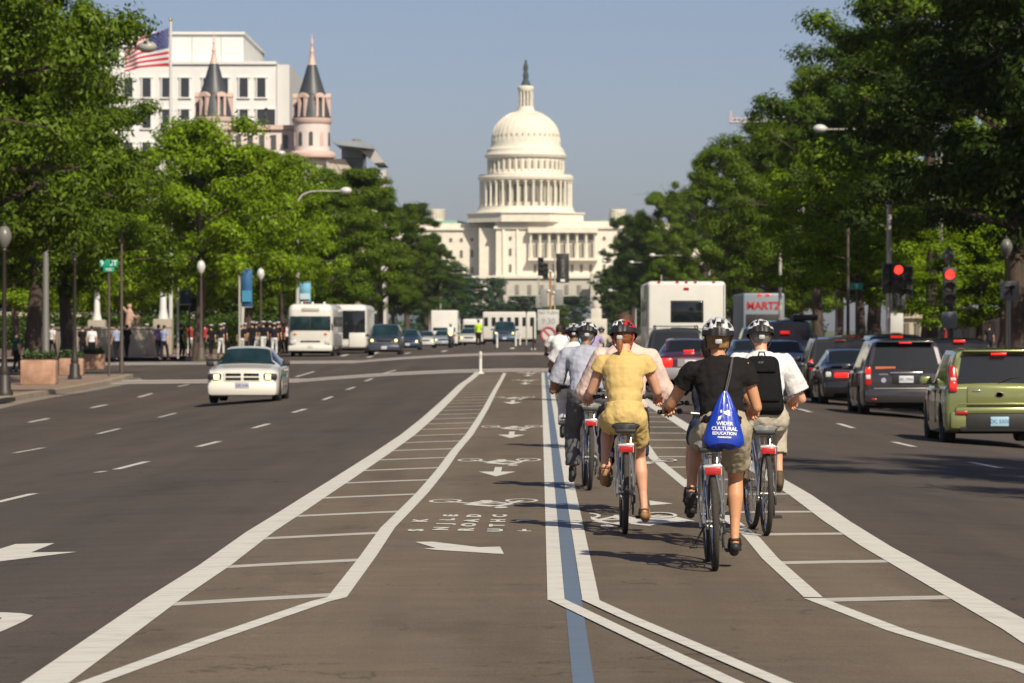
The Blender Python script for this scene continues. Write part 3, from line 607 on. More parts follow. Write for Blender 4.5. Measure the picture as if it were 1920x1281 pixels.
for lb, hx, px, py, d in (('tiny lamp head highest of the row in the trees left of the capitol', 845, 806, 505, 640), ('tiny lamp head second of the row left of the capitol', 866, 826, 512, 700), ('tiny lamp head third of the row left of the capitol', 884, 842, 520, 760), ('tiny lamp head lowest of the row left of the capitol, by the clipped tree', 906, 862, 543, 880),
        ('tiny lamp head at the right edge of the capitol, lower one', 1148, 1192, 545, 680), ('tiny lamp head at the right edge of the capitol, upper one', 1136, 1186, 490, 700), ('tiny lamp head in the right trees above the shuttle bus corner', 1188, 1240, 492, 560)):
    avenue_lamp(lb, px, d, py, 0, hx - px, 9)
def straight_pole(label, px, d, top, r=.13, m=None, base=None, name='lamp_pole'):
    x = X(px, d); z0 = gz(x, d) + .15; H = Z(top, d) - z0; root = thing(name, label, 'pole', (x, d, z0)); b = MB(); b.lathe([(r * 1.5, 0), (r * 1.5, .4), (r, .5), (r * .75, H)], 12); b.build('shaft', m or M_pole, root); b = MB(); b.lathe([(r * .9, 0), (r * 1.1, .1), (r * .8, .3), (.01, .45)], 12, (0, 0, H)); b.build('pole_cap', m or M_pole, root); return root
straight_pole('tall pale pole rising behind the twin red traffic light', 1667, 150, 388)
straight_pole('slim pale pole in front of trees right of the silver coach', 1463, 225, 470, .12)
straight_pole('brown sign pole beside the green street sign on the right', 1590, 165, 440, .08, M_ironb)
def globe_lamp(label, px, py, d, top, group='black globe lamp posts along the pavements', light=False, dim=False):
    p = G(px, py, .15) if py else None; x = X(px, d); z0 = gz(x, d) + .15; root = thing('globe_lamp', label, 'street lamp', (x, d, z0), 0, group); H = Z(top, d) - z0; m = M_ironb if light else M_iron
    b = MB(); b.lathe([(.26, 0), (.26, .12), (.2, .2), (.19, .55), (.14, .62), (.16, .72), (.09, .9), (.075, 1.3), (.055, H - .85), (.09, H - .8), (.06, H - .72)], 14); b.build('post', m, root)
    b = MB(); b.lathe([(.08, H - .72), (.15, H - .62), (.22, H - .45), (.21, H - .3), (.13, H - .14), (.05, H - .08)], 16); b.build('globe', mat('globe_shaded', (.17, .17, .155), .35) if dim else M_globe, root)  # dim globes carry the shade they stand in as a darker glass colour
    b = MB(); b.lathe([(.09, H - .09), (.06, H - .05), (.02, H), (.001, H + .06)], 10); b.build('finial', m, root)
GL = [('black lamp post at the left picture edge beside the drain', 8, 112, 418), ('black globe lamp between the trees behind the nearest planter', 140, 144, 448), ('brown globe lamp post left of the white sedan', 377, 190, 485), ('globe lamp post above the crowd in white caps', 489, 215, 500), ('globe lamp post at the left side of the white coach', 528, 228, 512), ('globe lamp peeking over the white coach beacons', 602, 290, 533), ('small globe lamp over the rear of the white coach', 625, 330, 541),
      ('black globe lamp post at the far right beneath the dark tree', 1887, 138, 443), ('black globe lamp just above the right red signal', 1779, 150, 462), ('small globe lamp behind the silver coach', 1428, 300, 531), ('thin globe lamp behind the brown sign pole', 1568, 235, 500)]
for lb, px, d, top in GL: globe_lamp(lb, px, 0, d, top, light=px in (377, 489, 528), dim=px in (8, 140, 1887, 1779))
# ================================================================ SIGNALS AND SIGNS
M_sigy = mat('signal_black', (.03, .03, .03), .5); M_sigred = mat('signal_red_lit', (1.0, .03, .02), .3, emit=3.0); M_lensd = mat('signal_lens_dark', (.05, .055, .05), .2); M_signw = mat('sign_white', (.55, .55, .53), .6); M_sgreen = mat('sign_green', (.0, .30, .19), .5); M_wht = mat('sign_print_white', (.75, .78, .75), .5); M_blk = mat('sign_print_black', (.05, .05, .05), .6); M_signred = mat('sign_red', (.46, .11, .11), .6)
def sig_head(par, c, lit=0, m=M_sigy, s=1.0, face=-1, lens=True):
    b = MB(); b.rbox(c, (.34 * s, .22 * s, 1.05 * s), .04); h = b.build('signal_head', m, par)
    for k in range(3):
        zc = c[2] + (.33 - .33 * k) * s; b = MB(); b.cyl((c[0], c[1] + face * .11 * s, zc), (c[0], c[1] + face * .135 * s, zc), .13 * s, n=16); b.build('lens', M_sigred if (lit and k == 0) else M_lensd, h)
        b = MB(); n = 9; vs = []
        for i in range(n):
            a = math.pi * i / (n - 1); vs += [(c[0] + .145 * s * math.cos(a), c[1] + face * .11 * s, zc + .145 * s * math.sin(a)), (c[0] + .145 * s * math.cos(a), c[1] + face * .30 * s, zc + .145 * s * math.sin(a) - .02)]
        b.add(vs, [(2 * i, 2 * i + 2, 2 * i + 3, 2 * i + 1) for i in range(n - 1)]); b.build('visor', m, h)
    return h
root = thing('traffic_light', 'black traffic light with lit red lamp on the pale pole, with side-facing heads', 'traffic light', (X(1684, 148), 148, gz(13, 148) + .15)); z0 = root.location.z; v = 148 / F
sig_head(root, (0, 0, Z(527, 148) - z0), 1, s=1.3); sig_head(root, (18 * v, .1, Z(530, 148) - z0), 0, s=1.2).rotation_euler = (0, 0, 0); sig_head(root, (-20 * v, .2, Z(522, 148) - z0), 0, s=1.1)
b = MB(); b.rbox((2 * v, 0, Z(567, 148) - z0), (.5, .3, .6), .04); hp = b.build('pedestrian_signal', M_sigy, root); b = MB(); b.rbox((2 * v, -.16, Z(567, 148) - z0), (.36, .02, .4), .01); b.build('lens', M_lensd, hp)
b = MB(); b.tube([(-.35, .2, 0), (-.35, .2, Z(500, 148) - z0)], .06, 8); b.tube([(-.4, .2, Z(548, 148) - z0), (.4, .15, Z(548, 148) - z0)], .035, 6); b.build('post', M_pole, root)
b = MB(); b.rbox((-.05, -.02, Z(606, 148) - z0), (.5, .04, .75), .02); b.build('sign_panel', M_signw, root)
root = thing('traffic_light', 'dark traffic light with single red lamp glowing below a globe lamp at right', 'traffic light', (X(1780, 140), 140, gz(15, 140) + .15)); z0 = root.location.z
sig_head(root, (0, 0, Z(538, 140) - z0), 1, s=1.35); b = MB(); b.tube([(.1, .15, 0), (.1, .15, Z(515, 140) - z0)], .07, 8); b.build('post', M_iron, root)
b = MB(); b.rbox((0, -.02, Z(600, 140) - z0), (.55, .05, .6), .02); b.build('sign_panel', mat('sign_grey_back', (.16, .18, .20), .5), root)
def street_sign(label, px, py, d, w, h, txt, sub=None, base=True, m=M_sgreen, poletop=None):
    x = X(px, d); z0 = gz(x, d) + .15; root = thing('street_sign', label, 'sign', (x, d, z0)); zz = Z(py, d) - z0; v = d / F
    b = MB(); b.rbox((0, 0, zz), (w * v, .04, h * v), .01); pn = b.build('sign_panel', m, root)
    me = text_data('sign_text', txt, h * v * .95, M_wht, .004, font_bold=.004); link('sign_text', me, pn, (0, -.03, zz), (R(90), 0, 0))
    if sub: b = MB(); b.rbox((0, 0.0, zz - h * v * .85), (w * v * .6, .04, h * v * .6), .01); s2 = b.build('sign_panel', m, root); me = text_data('sign_text', sub, h * v * .55, M_wht, .004); link('sign_text', me, s2, (0, -.03, zz - h * v * .85), (R(90), 0, 0))
    b = MB(); b.tube([(0, .06, 0), (0, .06, zz + .1)], .05, 8); b.build('post', M_ironb, root); return root
street_sign('green street name sign reading 9 ST high among the left trees', 204, 494, 150, 34, 14, '9   ST', '900')
street_sign('small green street sign beside the brown pole at right', 1606, 537, 160, 24, 13, '9', None)
street_sign('thin blue street sign above the left globe lamp', 355, 484, 200, 28, 5, 'NW', None, m=mat('sign_blue', (.02, .10, .28), .5))
street_sign('green sign above the dark SUV at the far left kerb', 693, 586, 300, 22, 7, 'PENN AV', None)
straight_pole('plain brown post left of the wide street by the kerb corner', 228, 158, 448, .07, M_ironb)
def banner(label, px, y0, y1, d, w, m, txt=None, pole=True, m2=None):
    x = X(px, d); z0 = gz(x, d) + .15; v = d / F; root = thing('banner', label, 'banner', (x, d, z0)); za, zb = Z(y0, d) - z0, Z(y1, d) - z0
    b = MB(); N = 8; vs = []
    for i in range(N + 1):
        for s_ in (-1, 1): vs.append((s_ * w * v / 2, .05 * math.sin(i * .9), zb + (za - zb) * i / N))
    b.add(vs, [(2 * i, 2 * i + 1, 2 * i + 3, 2 * i + 2) for i in range(N)]); cl = b.build('cloth', m, root); sm = cl.modifiers.new('t', 'SOLIDIFY'); sm.thickness = .02
    b = MB(); b.tube([(-w * v / 2 - .1, .0, za + .03), (w * v / 2, .0, za + .03)], .02, 6); b.tube([(-w * v / 2 - .1, .0, zb - .03), (w * v / 2, .0, zb - .03)], .02, 6); b.tube([(-w * v / 2 - .12, 0, 0), (-w * v / 2 - .12, 0, za + .2)], .06, 8); b.build('bracket', M_pole, root)
    if m2: b = MB(); b.box((0, -.08, zb + (za - zb) * .28), (w * v * .9, .02, (za - zb) * .3)); b.build('print', m2, root)
    return root
banner('sky blue banner with red corner beside the tall pale lamp post', 572, 530, 566, 244, 21, mat('banner_blue', (.16, .42, .60), .7), m2=mat('banner_pale', (.45, .6, .68), .7))
banner('blue banner hanging in the trees above the sailors', 463, 505, 575, 205, 20, mat('banner_navy', (.03, .12, .28), .7), m2=mat('banner_cyan', (.05, .25, .42), .7))
banner('dark blue banner in shade left of the globe lamp by the sedan', 348, 530, 570, 195, 20, mat('banner_dark', (.01, .03, .09), .7))
bn = banner('black vertical banner with pale lettering in front of the capitol', 1055, 476, 530, 300, 24, mat('banner_black', (.035, .035, .035), .7))
me = text_data('lettering', 'DISTRICT', .32, mat('banner_print', (.33, .33, .31), .7), .004); link('lettering', me, bn, (0, -.12, Z(503, 300) - bn.location.z), (R(90), R(90), 0))
b = MB(); b.box((0, -.1, Z(526, 300) - bn.location.z), (.35, .02, .2)); b.build('print', M_wht, bn)
# median signal cluster in front of the capitol
d = 250.0; v = d / F; x0 = X(1032, d); z0 = gz(0, d); root = thing('traffic_light', 'cluster of dark signal heads and grey boxes on orange-brown post in the median', 'traffic light', (x0, d, z0)); zz = lambda p: Z(p, d) - z0
b = MB(); b.lathe([(.12, 0), (.12, .3), (.08, .4), (.07, zz(505))], 10); b.build('post', mat('post_rust', (.36, .19, .08), .7), root)
for dx, p, sc in ((-18, 500, 1.15), (-9, 508, 1.0)): sig_head(root, (dx * v, 0, zz(p)), 0, s=sc)
b = MB(); b.tube([(-18 * v, 0, zz(527)), (0, 0, zz(530))], .03, 6); b.tube([(-16 * v, 0, zz(478)), (-14 * v, 0, zz(520))], .03, 6); b.tube([(-22 * v, .05, zz(520)), (-22 * v, .05, zz(600))], .05, 6); b.build('signal_arm', M_pole, root)
for dx, p, w, h in ((-12, 559, 14, 34), (16, 558, 16, 30), (-24, 566, 8, 24)): b = MB(); b.rbox((dx * v, -.05, zz(p)), (w * v, .3, h * v), .03); b.build('signal_back', mat('box_grey', (.25, .25, .24), .6), root)
for dx, p, r in ((-1, 509, 3.2), (-3, 546, 3.6), (6, 549, 3)): b = MB(); b.ell((dx * v, -.2, zz(p)), r * v); b.build('lamp_globe', M_globe, root)
root = thing('traffic_light', 'small signal on its own post left of the median cluster', 'traffic light', (X(987, 262), 262, gz(0, 262))); z0 = root.location.z
sig_head(root, (0, 0, Z(572, 262) - z0), 0, s=.9); b = MB(); b.tube([(.0, .1, 0), (0, .1, Z(585, 262) - z0)], .05, 6); b.build('post', M_pole, root)
d = 235.0; v = d / F; root = thing('road_sign', 'white rectangular road sign with faint print in the median', 'sign', (X(1028, d), d, gz(0, d))); zz = lambda p: Z(p, d) - gz(0, d)
b = MB(); b.rbox((0, 0, zz(600)), (40 * v, .05, 38 * v), .01); sp = b.build('sign_panel', M_signw, root); me = text_data('sign_text', 'NO TURN', .26, M_blk, .003); link('sign_text', me, sp, (0, -.03, zz(587)), (R(90), 0, 0)); me = text_data('sign_text', '9:30', .5, mat('sign_print_grey', (.25, .22, .22), .7), .003); link('sign_text', me, sp, (0, -.03, zz(603)), (R(90), 0, 0))
b = MB(); b.tube([(0, .05, 0), (0, .05, zz(600))], .05, 6); b.build('post', M_pole, root)
d = 228.0; v = d / F; root = thing('no_entry_sign', 'round white sign with red ring low in the median by the cyclists', 'sign', (X(1028, d), d, gz(0, d)))
b = MB(); b.cyl((0, .0, 0), (0, .03, 0), 14 * v, n=28); pz = Z(627, d) - gz(0, d); pn = b.build('sign_panel', M_signw, root, (0, 0, pz)); b = MB(); b.tube([(13 * v * math.cos(2 * math.pi * k / 28), -.02, 13 * v * math.sin(2 * math.pi * k / 28)) for k in range(28)], 2 * v, 6, closed=True); b.box((0, -.02, 0), (24 * v, .03, 3.4 * v), (0, R(45), 0)); b.build('red_ring', M_signred, pn); b = MB(); b.tube([(0, .04, 0), (0, .04, pz)], .04, 6); b.build('post', M_pole, root)
root = thing('turn_sign', 'grey square no-turn sign on post at the far right edge', 'sign', (X(1893, 120), 120, gz(14, 120) + .15)); z0 = root.location.z; v = 120 / F
b = MB(); b.rbox((0, 0, Z(545, 120) - z0), (36 * v, .04, 36 * v), .02); sp = b.build('sign_panel', mat('sign_dim', (.22, .22, .21), .6), root); b = MB(); b.box((0, -.03, Z(545, 120) - z0), (.06, .02, .4), (0, R(45), 0)); b.box((.05, -.03, Z(545, 120) - z0), (.06, .02, .3)); b.box((.0, -.03, Z(539, 120) - z0), (.3, .02, .06)); b.build('sign_print', M_blk, sp); b = MB(); b.tube([(0, .05, 0), (0, .05, Z(530, 120) - z0)], .04, 6); b.build('post', M_pole, root)
# bollards
M_post = mat('delineator_white', (.72, .72, .66), .5)
for lb, px, d, h in (('white plastic lane post at the near tip of the buffer', 901, 139, .80), ('white lane post beyond the crossing, by the pickup', 932, 222, .9), ('white lane post right of the pickup, left one of a close pair', 967, 236, .95), ('white lane post right of the pickup, right one of a close pair', 975, 250, .95)):
    x = X(px, d); root = thing('lane_post', lb, 'bollard', (x, d, gz(x, d)), 0, 'white plastic lane posts'); b = MB(); b.lathe([(.06, .04), (.055, h * .9), (.05, h), (.001, h + .02)], 12); b.build('post', M_post, root); b = MB(); b.lathe([(.14, 0), (.13, .04), (.07, .06), (.06, .06)], 12); b.build('base', M_post if d < 200 else M_dark, root)
    for q in (.7, .8): b = MB(); b.lathe([(.0605, h * q), (.0605, h * q + .05)], 12); b.build('reflective_band', mat('band_grey', (.5, .5, .5), .3), root)
x = X(992, 262); root = thing('sign_post', 'dark thin post standing in the median near the white sign', 'pole', (X(1000, 205), 205, gz(0, 205))); b = MB(); b.tube([(0, 0, 0), (0, 0, 1.6)], .05, 8); b.build('shaft', M_iron, root); b = MB(); b.ell((0, 0, 1.6), .06); b.build('pole_cap', M_iron, root)
# planters
M_planter = mat('planter_dappled', (.42, .25, .17), .85, noise=.45, nscale=1.6, bump=.3, bscale=12); M_leafs = mat('shrub_green', (.05, .09, .02), .8, noise=.4, nscale=5)  # coarse mottling puts dappled leaf shade into the planter colour
def planter(label, px, py, w, h, hgt_px):
    p = G(px, py, .155); s = F / p.y; root = thing('planter', label, 'planter', p, 0, 'pink stone planters on the corner'); W = w / s; H = hgt_px / s
    b = MB(); b.rbox((0, W * .3, H / 2), (W, W * .6, H), .05); b.build('box', M_planter, root)
    b = MB(); b.rbox((0, W * .3, H + .01), (W * .92, W * .52, .06), .02); b.build('soil', mat('soil', (.04, .03, .02), .95), root)
    b = MB(); r_ = random.Random(px)
    for k in range(420):
        c = Vector((r_.uniform(-.45, .45) * W, r_.uniform(.05, .55) * W, H + .05 + abs(r_.gauss(0, .10)))); q = Euler((r_.uniform(-1.2, 1.2), r_.uniform(-1.2, 1.2), r_.uniform(0, 6))).to_matrix(); l_ = r_.uniform(.05, .1)
        b.add([c + q @ Vector(t) * l_ for t in ((-.5, 0, 0), (0, -1, 0), (.5, 0, 0), (0, 1, 0))], [(0, 1, 2, 3)])
    o = b.build('plants', M_leafs, root, smooth=False); o['kind'] = 'stuff'
planter('pink stone planter nearest the kerb, leaf shade mottled into its colour', 71, 722, 67, 0, 47)
planter('pink stone planter partly behind the second lamp post', 133, 704, 46, 0, 32); planter('pink stone planter farthest right, in full sun beside the brown post', 174, 693, 42, 0, 29)
# plaza: fountain wall and flag masts with pale bases
M_plaza = stone('plaza', (.36, .32, .26))
p = (X(185, 205), 205); root = thing('fountain_wall', 'curved pale stone fountain wall in the plaza behind the trees', 'wall', (p[0], p[1], gz(*p) + .15)); b = MB(); v = 205 / F
for k in range(12):
    b = MB(); a = R(200 + 12 * k); b.rbox((math.cos(a) * 3.4, 3.2 + math.sin(a) * 3.4, .75), (.74, .25, 1.5), .03, rot=(0, 0, a + math.pi / 2)); b.build('panel', M_plaza, root)
b = MB(); b.lathe([(3.6, 1.5), (3.6, 1.62), (3.1, 1.62), (3.1, 1.5)], 40, (0, 3.2, 0)); b.build('coping', M_plaza, root)
def mast(label, px, d, y0, y1, w):
    v = d / F; x = X(px, d); z0 = gz(x, d) + .15; root = thing('plaza_mast', label, 'mast', (x, d, z0)); b = MB(); hb = Z(y1, d) - z0; ht = Z(y0, d) - z0
    b.lathe([(w * v * .42, hb), (w * v * .27, hb + (ht - hb) * .25), (w * v * .22, ht), (.01, ht + .3)], 14); b.build('shaft', mat('mast_white', (.68, .68, .66), .5), root); b = MB(); b.rbox((0, 0, hb * .5), (w * v * 1.5, w * v * 1.5, hb), .08); b.build('pedestal', M_plaza, root)
mast('tapered white mast on stone pedestal right of the planters', 182, 215, 545, 600, 22); mast('taller white mast behind the brown post by the crossing', 306, 215, 520, 598, 24)
p = (X(243, 230), 230); root = thing('statue', 'small pinkish statue group in the plaza under the trees', 'statue', (p[0], p[1], gz(*p) + .15)); b = MB(); b.rbox((0, 0, .8), (1.6, 1.2, 1.6), .08); b.build('pedestal', M_plaza, root); b = MB(); b.caps_((0, 0, 1.6), (0, 0, 2.5), .28, .2); b.ell((0, 0, 2.85), .15); b.caps_((.1, 0, 2.4), (.5, -.1, 2.1), .09, .07); b.caps_((-.1, 0, 2.4), (-.4, 0, 2.8), .09, .06); b.caps_((.5, 0, 1.6), (.5, 0, 2.0), .18, .12); b.ell((.5, 0, 2.2), .12); link('figures', remesh(b, .04, 2, 'figures', [mat('statue_pink', (.5, .32, .24), .7)]), root)
# ================================================================ FLAG
d = 236.0; v = d / F; x0 = X(320, d); z0 = gz(-15, d) + .15; root = thing('flagpole', 'tall white flagpole in front of the office block', 'flagpole', (x0, d, z0)); H = Z(40, d) - z0
b = MB(); b.lathe([(.14, 0), (.13, 1), (.085, H)], 14); b.build('pole', mat('flagpole_white', (.62, .62, .60), .4), root); b = MB(); b.ell((0, 0, H + .08), .11); b.build('finial', mat('gold', (.6, .4, .1), .3, metal=1), root)
fl = thing('flag', 'red white and blue striped flag flying out to the left', 'flag', (x0 - .1, d - .12, Z(52, d)))
hoist, fly = 72 * v, 100 * v
def fpos(a, c):    # a along the fly, c down the hoist
    sag = a * a * .25 + a * .55; return Vector((-fly * (a * .86 - .05 * math.sin(a * 9)), -.14 * math.sin(a * 10 + c * 2) * (.3 + a), -hoist * c * (1 - .38 * a) - sag * hoist * .68 + .04 * math.sin(a * 8 + 1) * a))
M_fr = mat('flag_red', (.48, .03, .05), .8); M_fw = mat('flag_white', (.66, .64, .66), .8); M_fb = mat('flag_blue', (.035, .045, .19), .8)
for i in range(13):
    b = MB(); a0 = .40 if i < 7 else 0; N = 30; vs = []
    for k in range(N + 1):
        a = a0 + (1 - a0) * k / N
        vs += [fpos(a, i / 13), fpos(a, (i + 1) / 13)]
    b.add(vs, [(2 * k, 2 * k + 2, 2 * k + 3, 2 * k + 1) for k in range(N)]); b.build('stripe', M_fw if i % 2 else M_fr, fl)
b = MB(); vs = []; fs = []
for k in range(13):
    for j in range(9): vs.append(fpos(.4 * k / 12, 7 / 13 * j / 8))
for k in range(12):
    for j in range(8): q = k * 9 + j; fs.append((q, q + 1, q + 10, q + 9))
b.add(vs, fs); cn = b.build('canton', M_fb, fl); b = MB()
for j in range(9):
    for k in range(6 if j % 2 == 0 else 5):
        c = fpos(.4 * (k + (.5 if j % 2 == 0 else 1)) / 6, 7 / 13 * (j + .5) / 9) + Vector((0, -.012, 0)); pts = [c + Vector((math.sin(t * math.pi / 5), 0, math.cos(t * math.pi / 5))) * (.032 if t % 2 == 0 else .014) for t in range(10)]; b.add(pts, [tuple(range(10))])
b.build('stars', M_wht, cn, smooth=False)
# ================================================================ TREES
def leafmat(name, c, tr):
    m = bpy.data.materials.new(name); m.use_nodes = True; n = m.node_tree.nodes; l = m.node_tree.links; n.clear()
    out = n.new('ShaderNodeOutputMaterial'); ge = n.new('ShaderNodeNewGeometry'); oi = n.new('ShaderNodeObjectInfo')
    r1 = n.new('ShaderNodeMapRange'); r1.inputs[3].default_value = .5; r1.inputs[4].default_value = 1.55; l.new(ge.outputs['Random Per Island'], r1.inputs[0])
    r2 = n.new('ShaderNodeMapRange'); r2.inputs[3].default_value = .85; r2.inputs[4].default_value = 1.15; l.new(oi.outputs['Random'], r2.inputs[0])
    mu = n.new('ShaderNodeMath'); mu.operation = 'MULTIPLY'; l.new(r1.outputs[0], mu.inputs[0]); l.new(r2.outputs[0], mu.inputs[1])
    def tint(col):
        x = n.new('ShaderNodeMix'); x.data_type = 'RGBA'; x.blend_type = 'MULTIPLY'; x.inputs[0].default_value = 1; x.inputs[6].default_value = (*col, 1); l.new(mu.outputs[0], x.inputs[7])
        return x.outputs[2]
    d = n.new('ShaderNodeBsdfDiffuse'); t = n.new('ShaderNodeBsdfTranslucent'); g = n.new('ShaderNodeBsdfGlossy'); g.inputs['Roughness'].default_value = .45
    l.new(tint(c), d.inputs[0]); l.new(tint(tr), t.inputs[0]); g.inputs[0].default_value = (.55, .6, .5, 1)
    a = n.new('ShaderNodeMixShader'); a.inputs[0].default_value = .24; l.new(d.outputs[0], a.inputs[1]); l.new(t.outputs[0], a.inputs[2])
    f = n.new('ShaderNodeMixShader'); f.inputs[0].default_value = .018; l.new(a.outputs[0], f.inputs[1]); l.new(g.outputs[0], f.inputs[2]); l.new(f.outputs[0], out.inputs[0]); return m
L_bright = leafmat('leaf_bright', (.135, .215, .008), (.32, .46, .010)); L_mid = leafmat('leaf_mid', (.084, .136, .011), (.18, .28, .010)); L_dark = leafmat('leaf_dark', (.045, .080, .012), (.085, .15, .009)); L_hazed = leafmat('leaf_hazed', (.042, .080, .035), (.06, .12, .03))  # the last leaf has the bluish haze of distance mixed into its colour
L_shaded = leafmat('leaf_shaded', (.026, .046, .008), (.05, .09, .006))  # right canopy leaves, with overhead shade put into the colour
M_bark = mat('bark', (.075, .055, .042), .95, noise=.35, nscale=9, bump=.6, bscale=20, stretch=(1, 1, .25)); M_barkl = mat('bark_light', (.13, .10, .075), .95, noise=.35, nscale=9, bump=.6, bscale=20, stretch=(1, 1, .25))
def tree_proto(seed, H, Rr, trunk_h, nleaf, leaf, shape='oval', droop=0.0, clump=.55, per=70):
    rg = np.random.default_rng(seed); r_ = random.Random(seed)
    wood = MB(); r0 = H * .017 + .06
    lean = Vector((r_.uniform(-.03, .03), r_.uniform(-.03, .03), 1))
    path = [lean * (H * .9 * t) + Vector((math.sin(t * 5 + seed) * .15, math.cos(t * 4 + seed) * .15, 0)) for t in (0, .1, .25, .4, .55, .7, .85)]
    path[0] = Vector((0, 0, -.1)); wood.tube(path, [r0 * 1.35, r0, r0 * .85, r0 * .62, r0 * .45, r0 * .28, r0 * .1], 10)
    tips = []
    nb = 26 if shape != 'wide' else 30
    for i in range(nb):
        t = (i + .5) / nb; hz = trunk_h + (H * .86 - trunk_h) * t; env = math.sin(math.pi * min(1, (.16 + .84 * (1 - t)) ** .8 * .93)) ** .7 if shape == 'oval' else (1 - t ** 2.3) ** .55 * (.70 + .30 * min(1, t * 3.5 + .2))
        ln = Rr * env * r_.uniform(.82, 1.02); az = i * 2.399 + r_.uniform(-.3, .3); el = .25 + .75 * t - droop
        st = Vector((0, 0, hz)) * 1.0; di = Vector((math.cos(az) * math.cos(el), math.sin(az) * math.cos(el), math.sin(el)))
        mid = st + di * ln * .5 + Vector((0, 0, ln * .06)); en = st + di * ln + Vector((0, 0, -ln * droop * .3)); rb = r0 * .35 * (1 - .6 * t)
        wood.tube([st, mid, en], [rb, rb * .6, rb * .15], 6)
        for q in range(max(3, int(ln * 1.9))):
            u_ = r_.uniform(.3, 1.05); p = st.lerp(mid, u_ * 2) if u_ < .5 else mid.lerp(en, (u_ - .5) * 2); off = Vector((rg.normal(), rg.normal(), rg.normal() * .55)) * ln * .19; e = p + off
            hr = math.hypot(e.x, e.y)
            if hr > Rr: e.x *= Rr / hr; e.y *= Rr / hr
            if e.z > H * .97: e.z = H * .97 - abs(r_.gauss(0, .3))
            tips.append(e)
            if q % 2 == 0: wood.tube([p, e], [rb * .3, rb * .08], 4)
    for k in range(9): tips.append(Vector((r_.gauss(0, Rr * .16), r_.gauss(0, Rr * .16), H * r_.uniform(.80, .96))))
    C = np.array([tuple(t) for t in tips]); dd = np.linalg.norm(C[:, None] - C[None], axis=2); dd.sort(axis=1); C = C[dd[:, 2] < 2.1]; nC = len(C)
    per = nleaf // nC
    # each tip carries a flattened bough of leaves, ragged at the edge
    cid = np.repeat(np.arange(nC), per); N = len(cid); cs = rg.uniform(.65, 1.35, nC)[cid] * clump
    dirv = rg.normal(size=(N, 3)); dirv /= np.linalg.norm(dirv, axis=1)[:, None]; rad = rg.uniform(0, 1, N) ** .55
    P = C[cid] + dirv * (rad * cs)[:, None] * np.array([1.25, 1.25, .62]) + rg.normal(size=(N, 3)) * .07
    nrm = dirv * 1.0 + rg.normal(size=(N, 3)) * .34 + np.array([0, 0, .5]) + (C[cid] - np.array([0, 0, H * .5])) / Rr * .35; nrm /= np.linalg.norm(nrm, axis=1)[:, None]
    t1 = np.cross(nrm, rg.normal(size=(N, 3))); t1 /= np.linalg.norm(t1, axis=1)[:, None]; t2 = np.cross(nrm, t1)
    s = rg.uniform(.7, 1.3, N)[:, None] * leaf
    quad = np.stack([P - t1 * s, P + t2 * s * .42 + t1 * s * -.1, P + t1 * s, P - t2 * s * .42 - t1 * s * .1], 1).reshape(-1, 3)
    me = bpy.data.meshes.new('crown'); me.vertices.add(N * 4); me.vertices.foreach_set('co', quad.ravel()); me.loops.add(N * 4); me.loops.foreach_set('vertex_index', np.arange(N * 4)); me.polygons.add(N); me.polygons.foreach_set('loop_start', np.arange(0, N * 4, 4)); me.update(calc_edges=True)
    return wood.data('trunk', M_bark), me, H, Rr
PR = [tree_proto(3, 14, 5.6, 3.4, 110000, .085, 'wide', .10, .60), tree_proto(8, 14, 4.6, 3.6, 80000, .10, 'oval', .05, .58), tree_proto(21, 14, 5.2, 3.0, 90000, .10, 'wide', 0, .68), tree_proto(34, 9, 4.2, 2.6, 46000, .10, 'wide', .18, .55), tree_proto(55, 14, 5.0, 3.2, 12000, .27, 'wide', .05, .75), tree_proto(77, 14, 5.4, 2.2, 14000, .27, 'oval', .0, .8)]
CR = {}
def tree(label, kind, px, d, H, Rr, leafm, group=None, bark=None, rz=None, x=None):
    w, cr, H0, R0 = PR[kind]; x = X(px, d) if x is None else x; root = thing('tree', label, 'tree', (x, d, gz(x, d) + .1), rz if rz is not None else rnd.uniform(0, 6), group)
    key = (kind, leafm.name)
    if key not in CR: m = cr.copy(); m.materials.append(leafm); CR[key] = m
    o = link('crown', CR[key], root); t = link('trunk', w, root)
    s = H / H0; q = Rr / R0; o.scale = (q, q, s); t.scale = ((q + s) / 2, (q + s) / 2, s); return root
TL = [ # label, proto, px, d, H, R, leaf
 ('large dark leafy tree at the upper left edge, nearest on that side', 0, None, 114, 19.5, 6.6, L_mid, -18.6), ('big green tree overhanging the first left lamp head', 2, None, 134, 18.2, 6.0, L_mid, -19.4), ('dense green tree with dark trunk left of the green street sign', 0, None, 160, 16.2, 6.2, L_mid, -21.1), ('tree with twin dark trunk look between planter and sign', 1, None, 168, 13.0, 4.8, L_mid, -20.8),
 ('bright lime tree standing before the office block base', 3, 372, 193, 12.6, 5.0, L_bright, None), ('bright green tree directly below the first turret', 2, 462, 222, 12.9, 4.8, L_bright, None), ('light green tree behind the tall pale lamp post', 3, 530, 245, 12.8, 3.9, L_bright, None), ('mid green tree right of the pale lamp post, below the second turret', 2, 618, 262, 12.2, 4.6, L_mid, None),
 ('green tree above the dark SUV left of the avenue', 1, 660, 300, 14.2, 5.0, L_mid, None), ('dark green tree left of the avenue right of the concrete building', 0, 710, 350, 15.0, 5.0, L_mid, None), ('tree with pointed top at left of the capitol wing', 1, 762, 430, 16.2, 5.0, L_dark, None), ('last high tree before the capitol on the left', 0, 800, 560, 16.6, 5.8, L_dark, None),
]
for lb, k, px, d, H, Rr, lm, x in TL: tree(lb, k, px, d, H, Rr, lm, 'street trees on the left side', x=x)
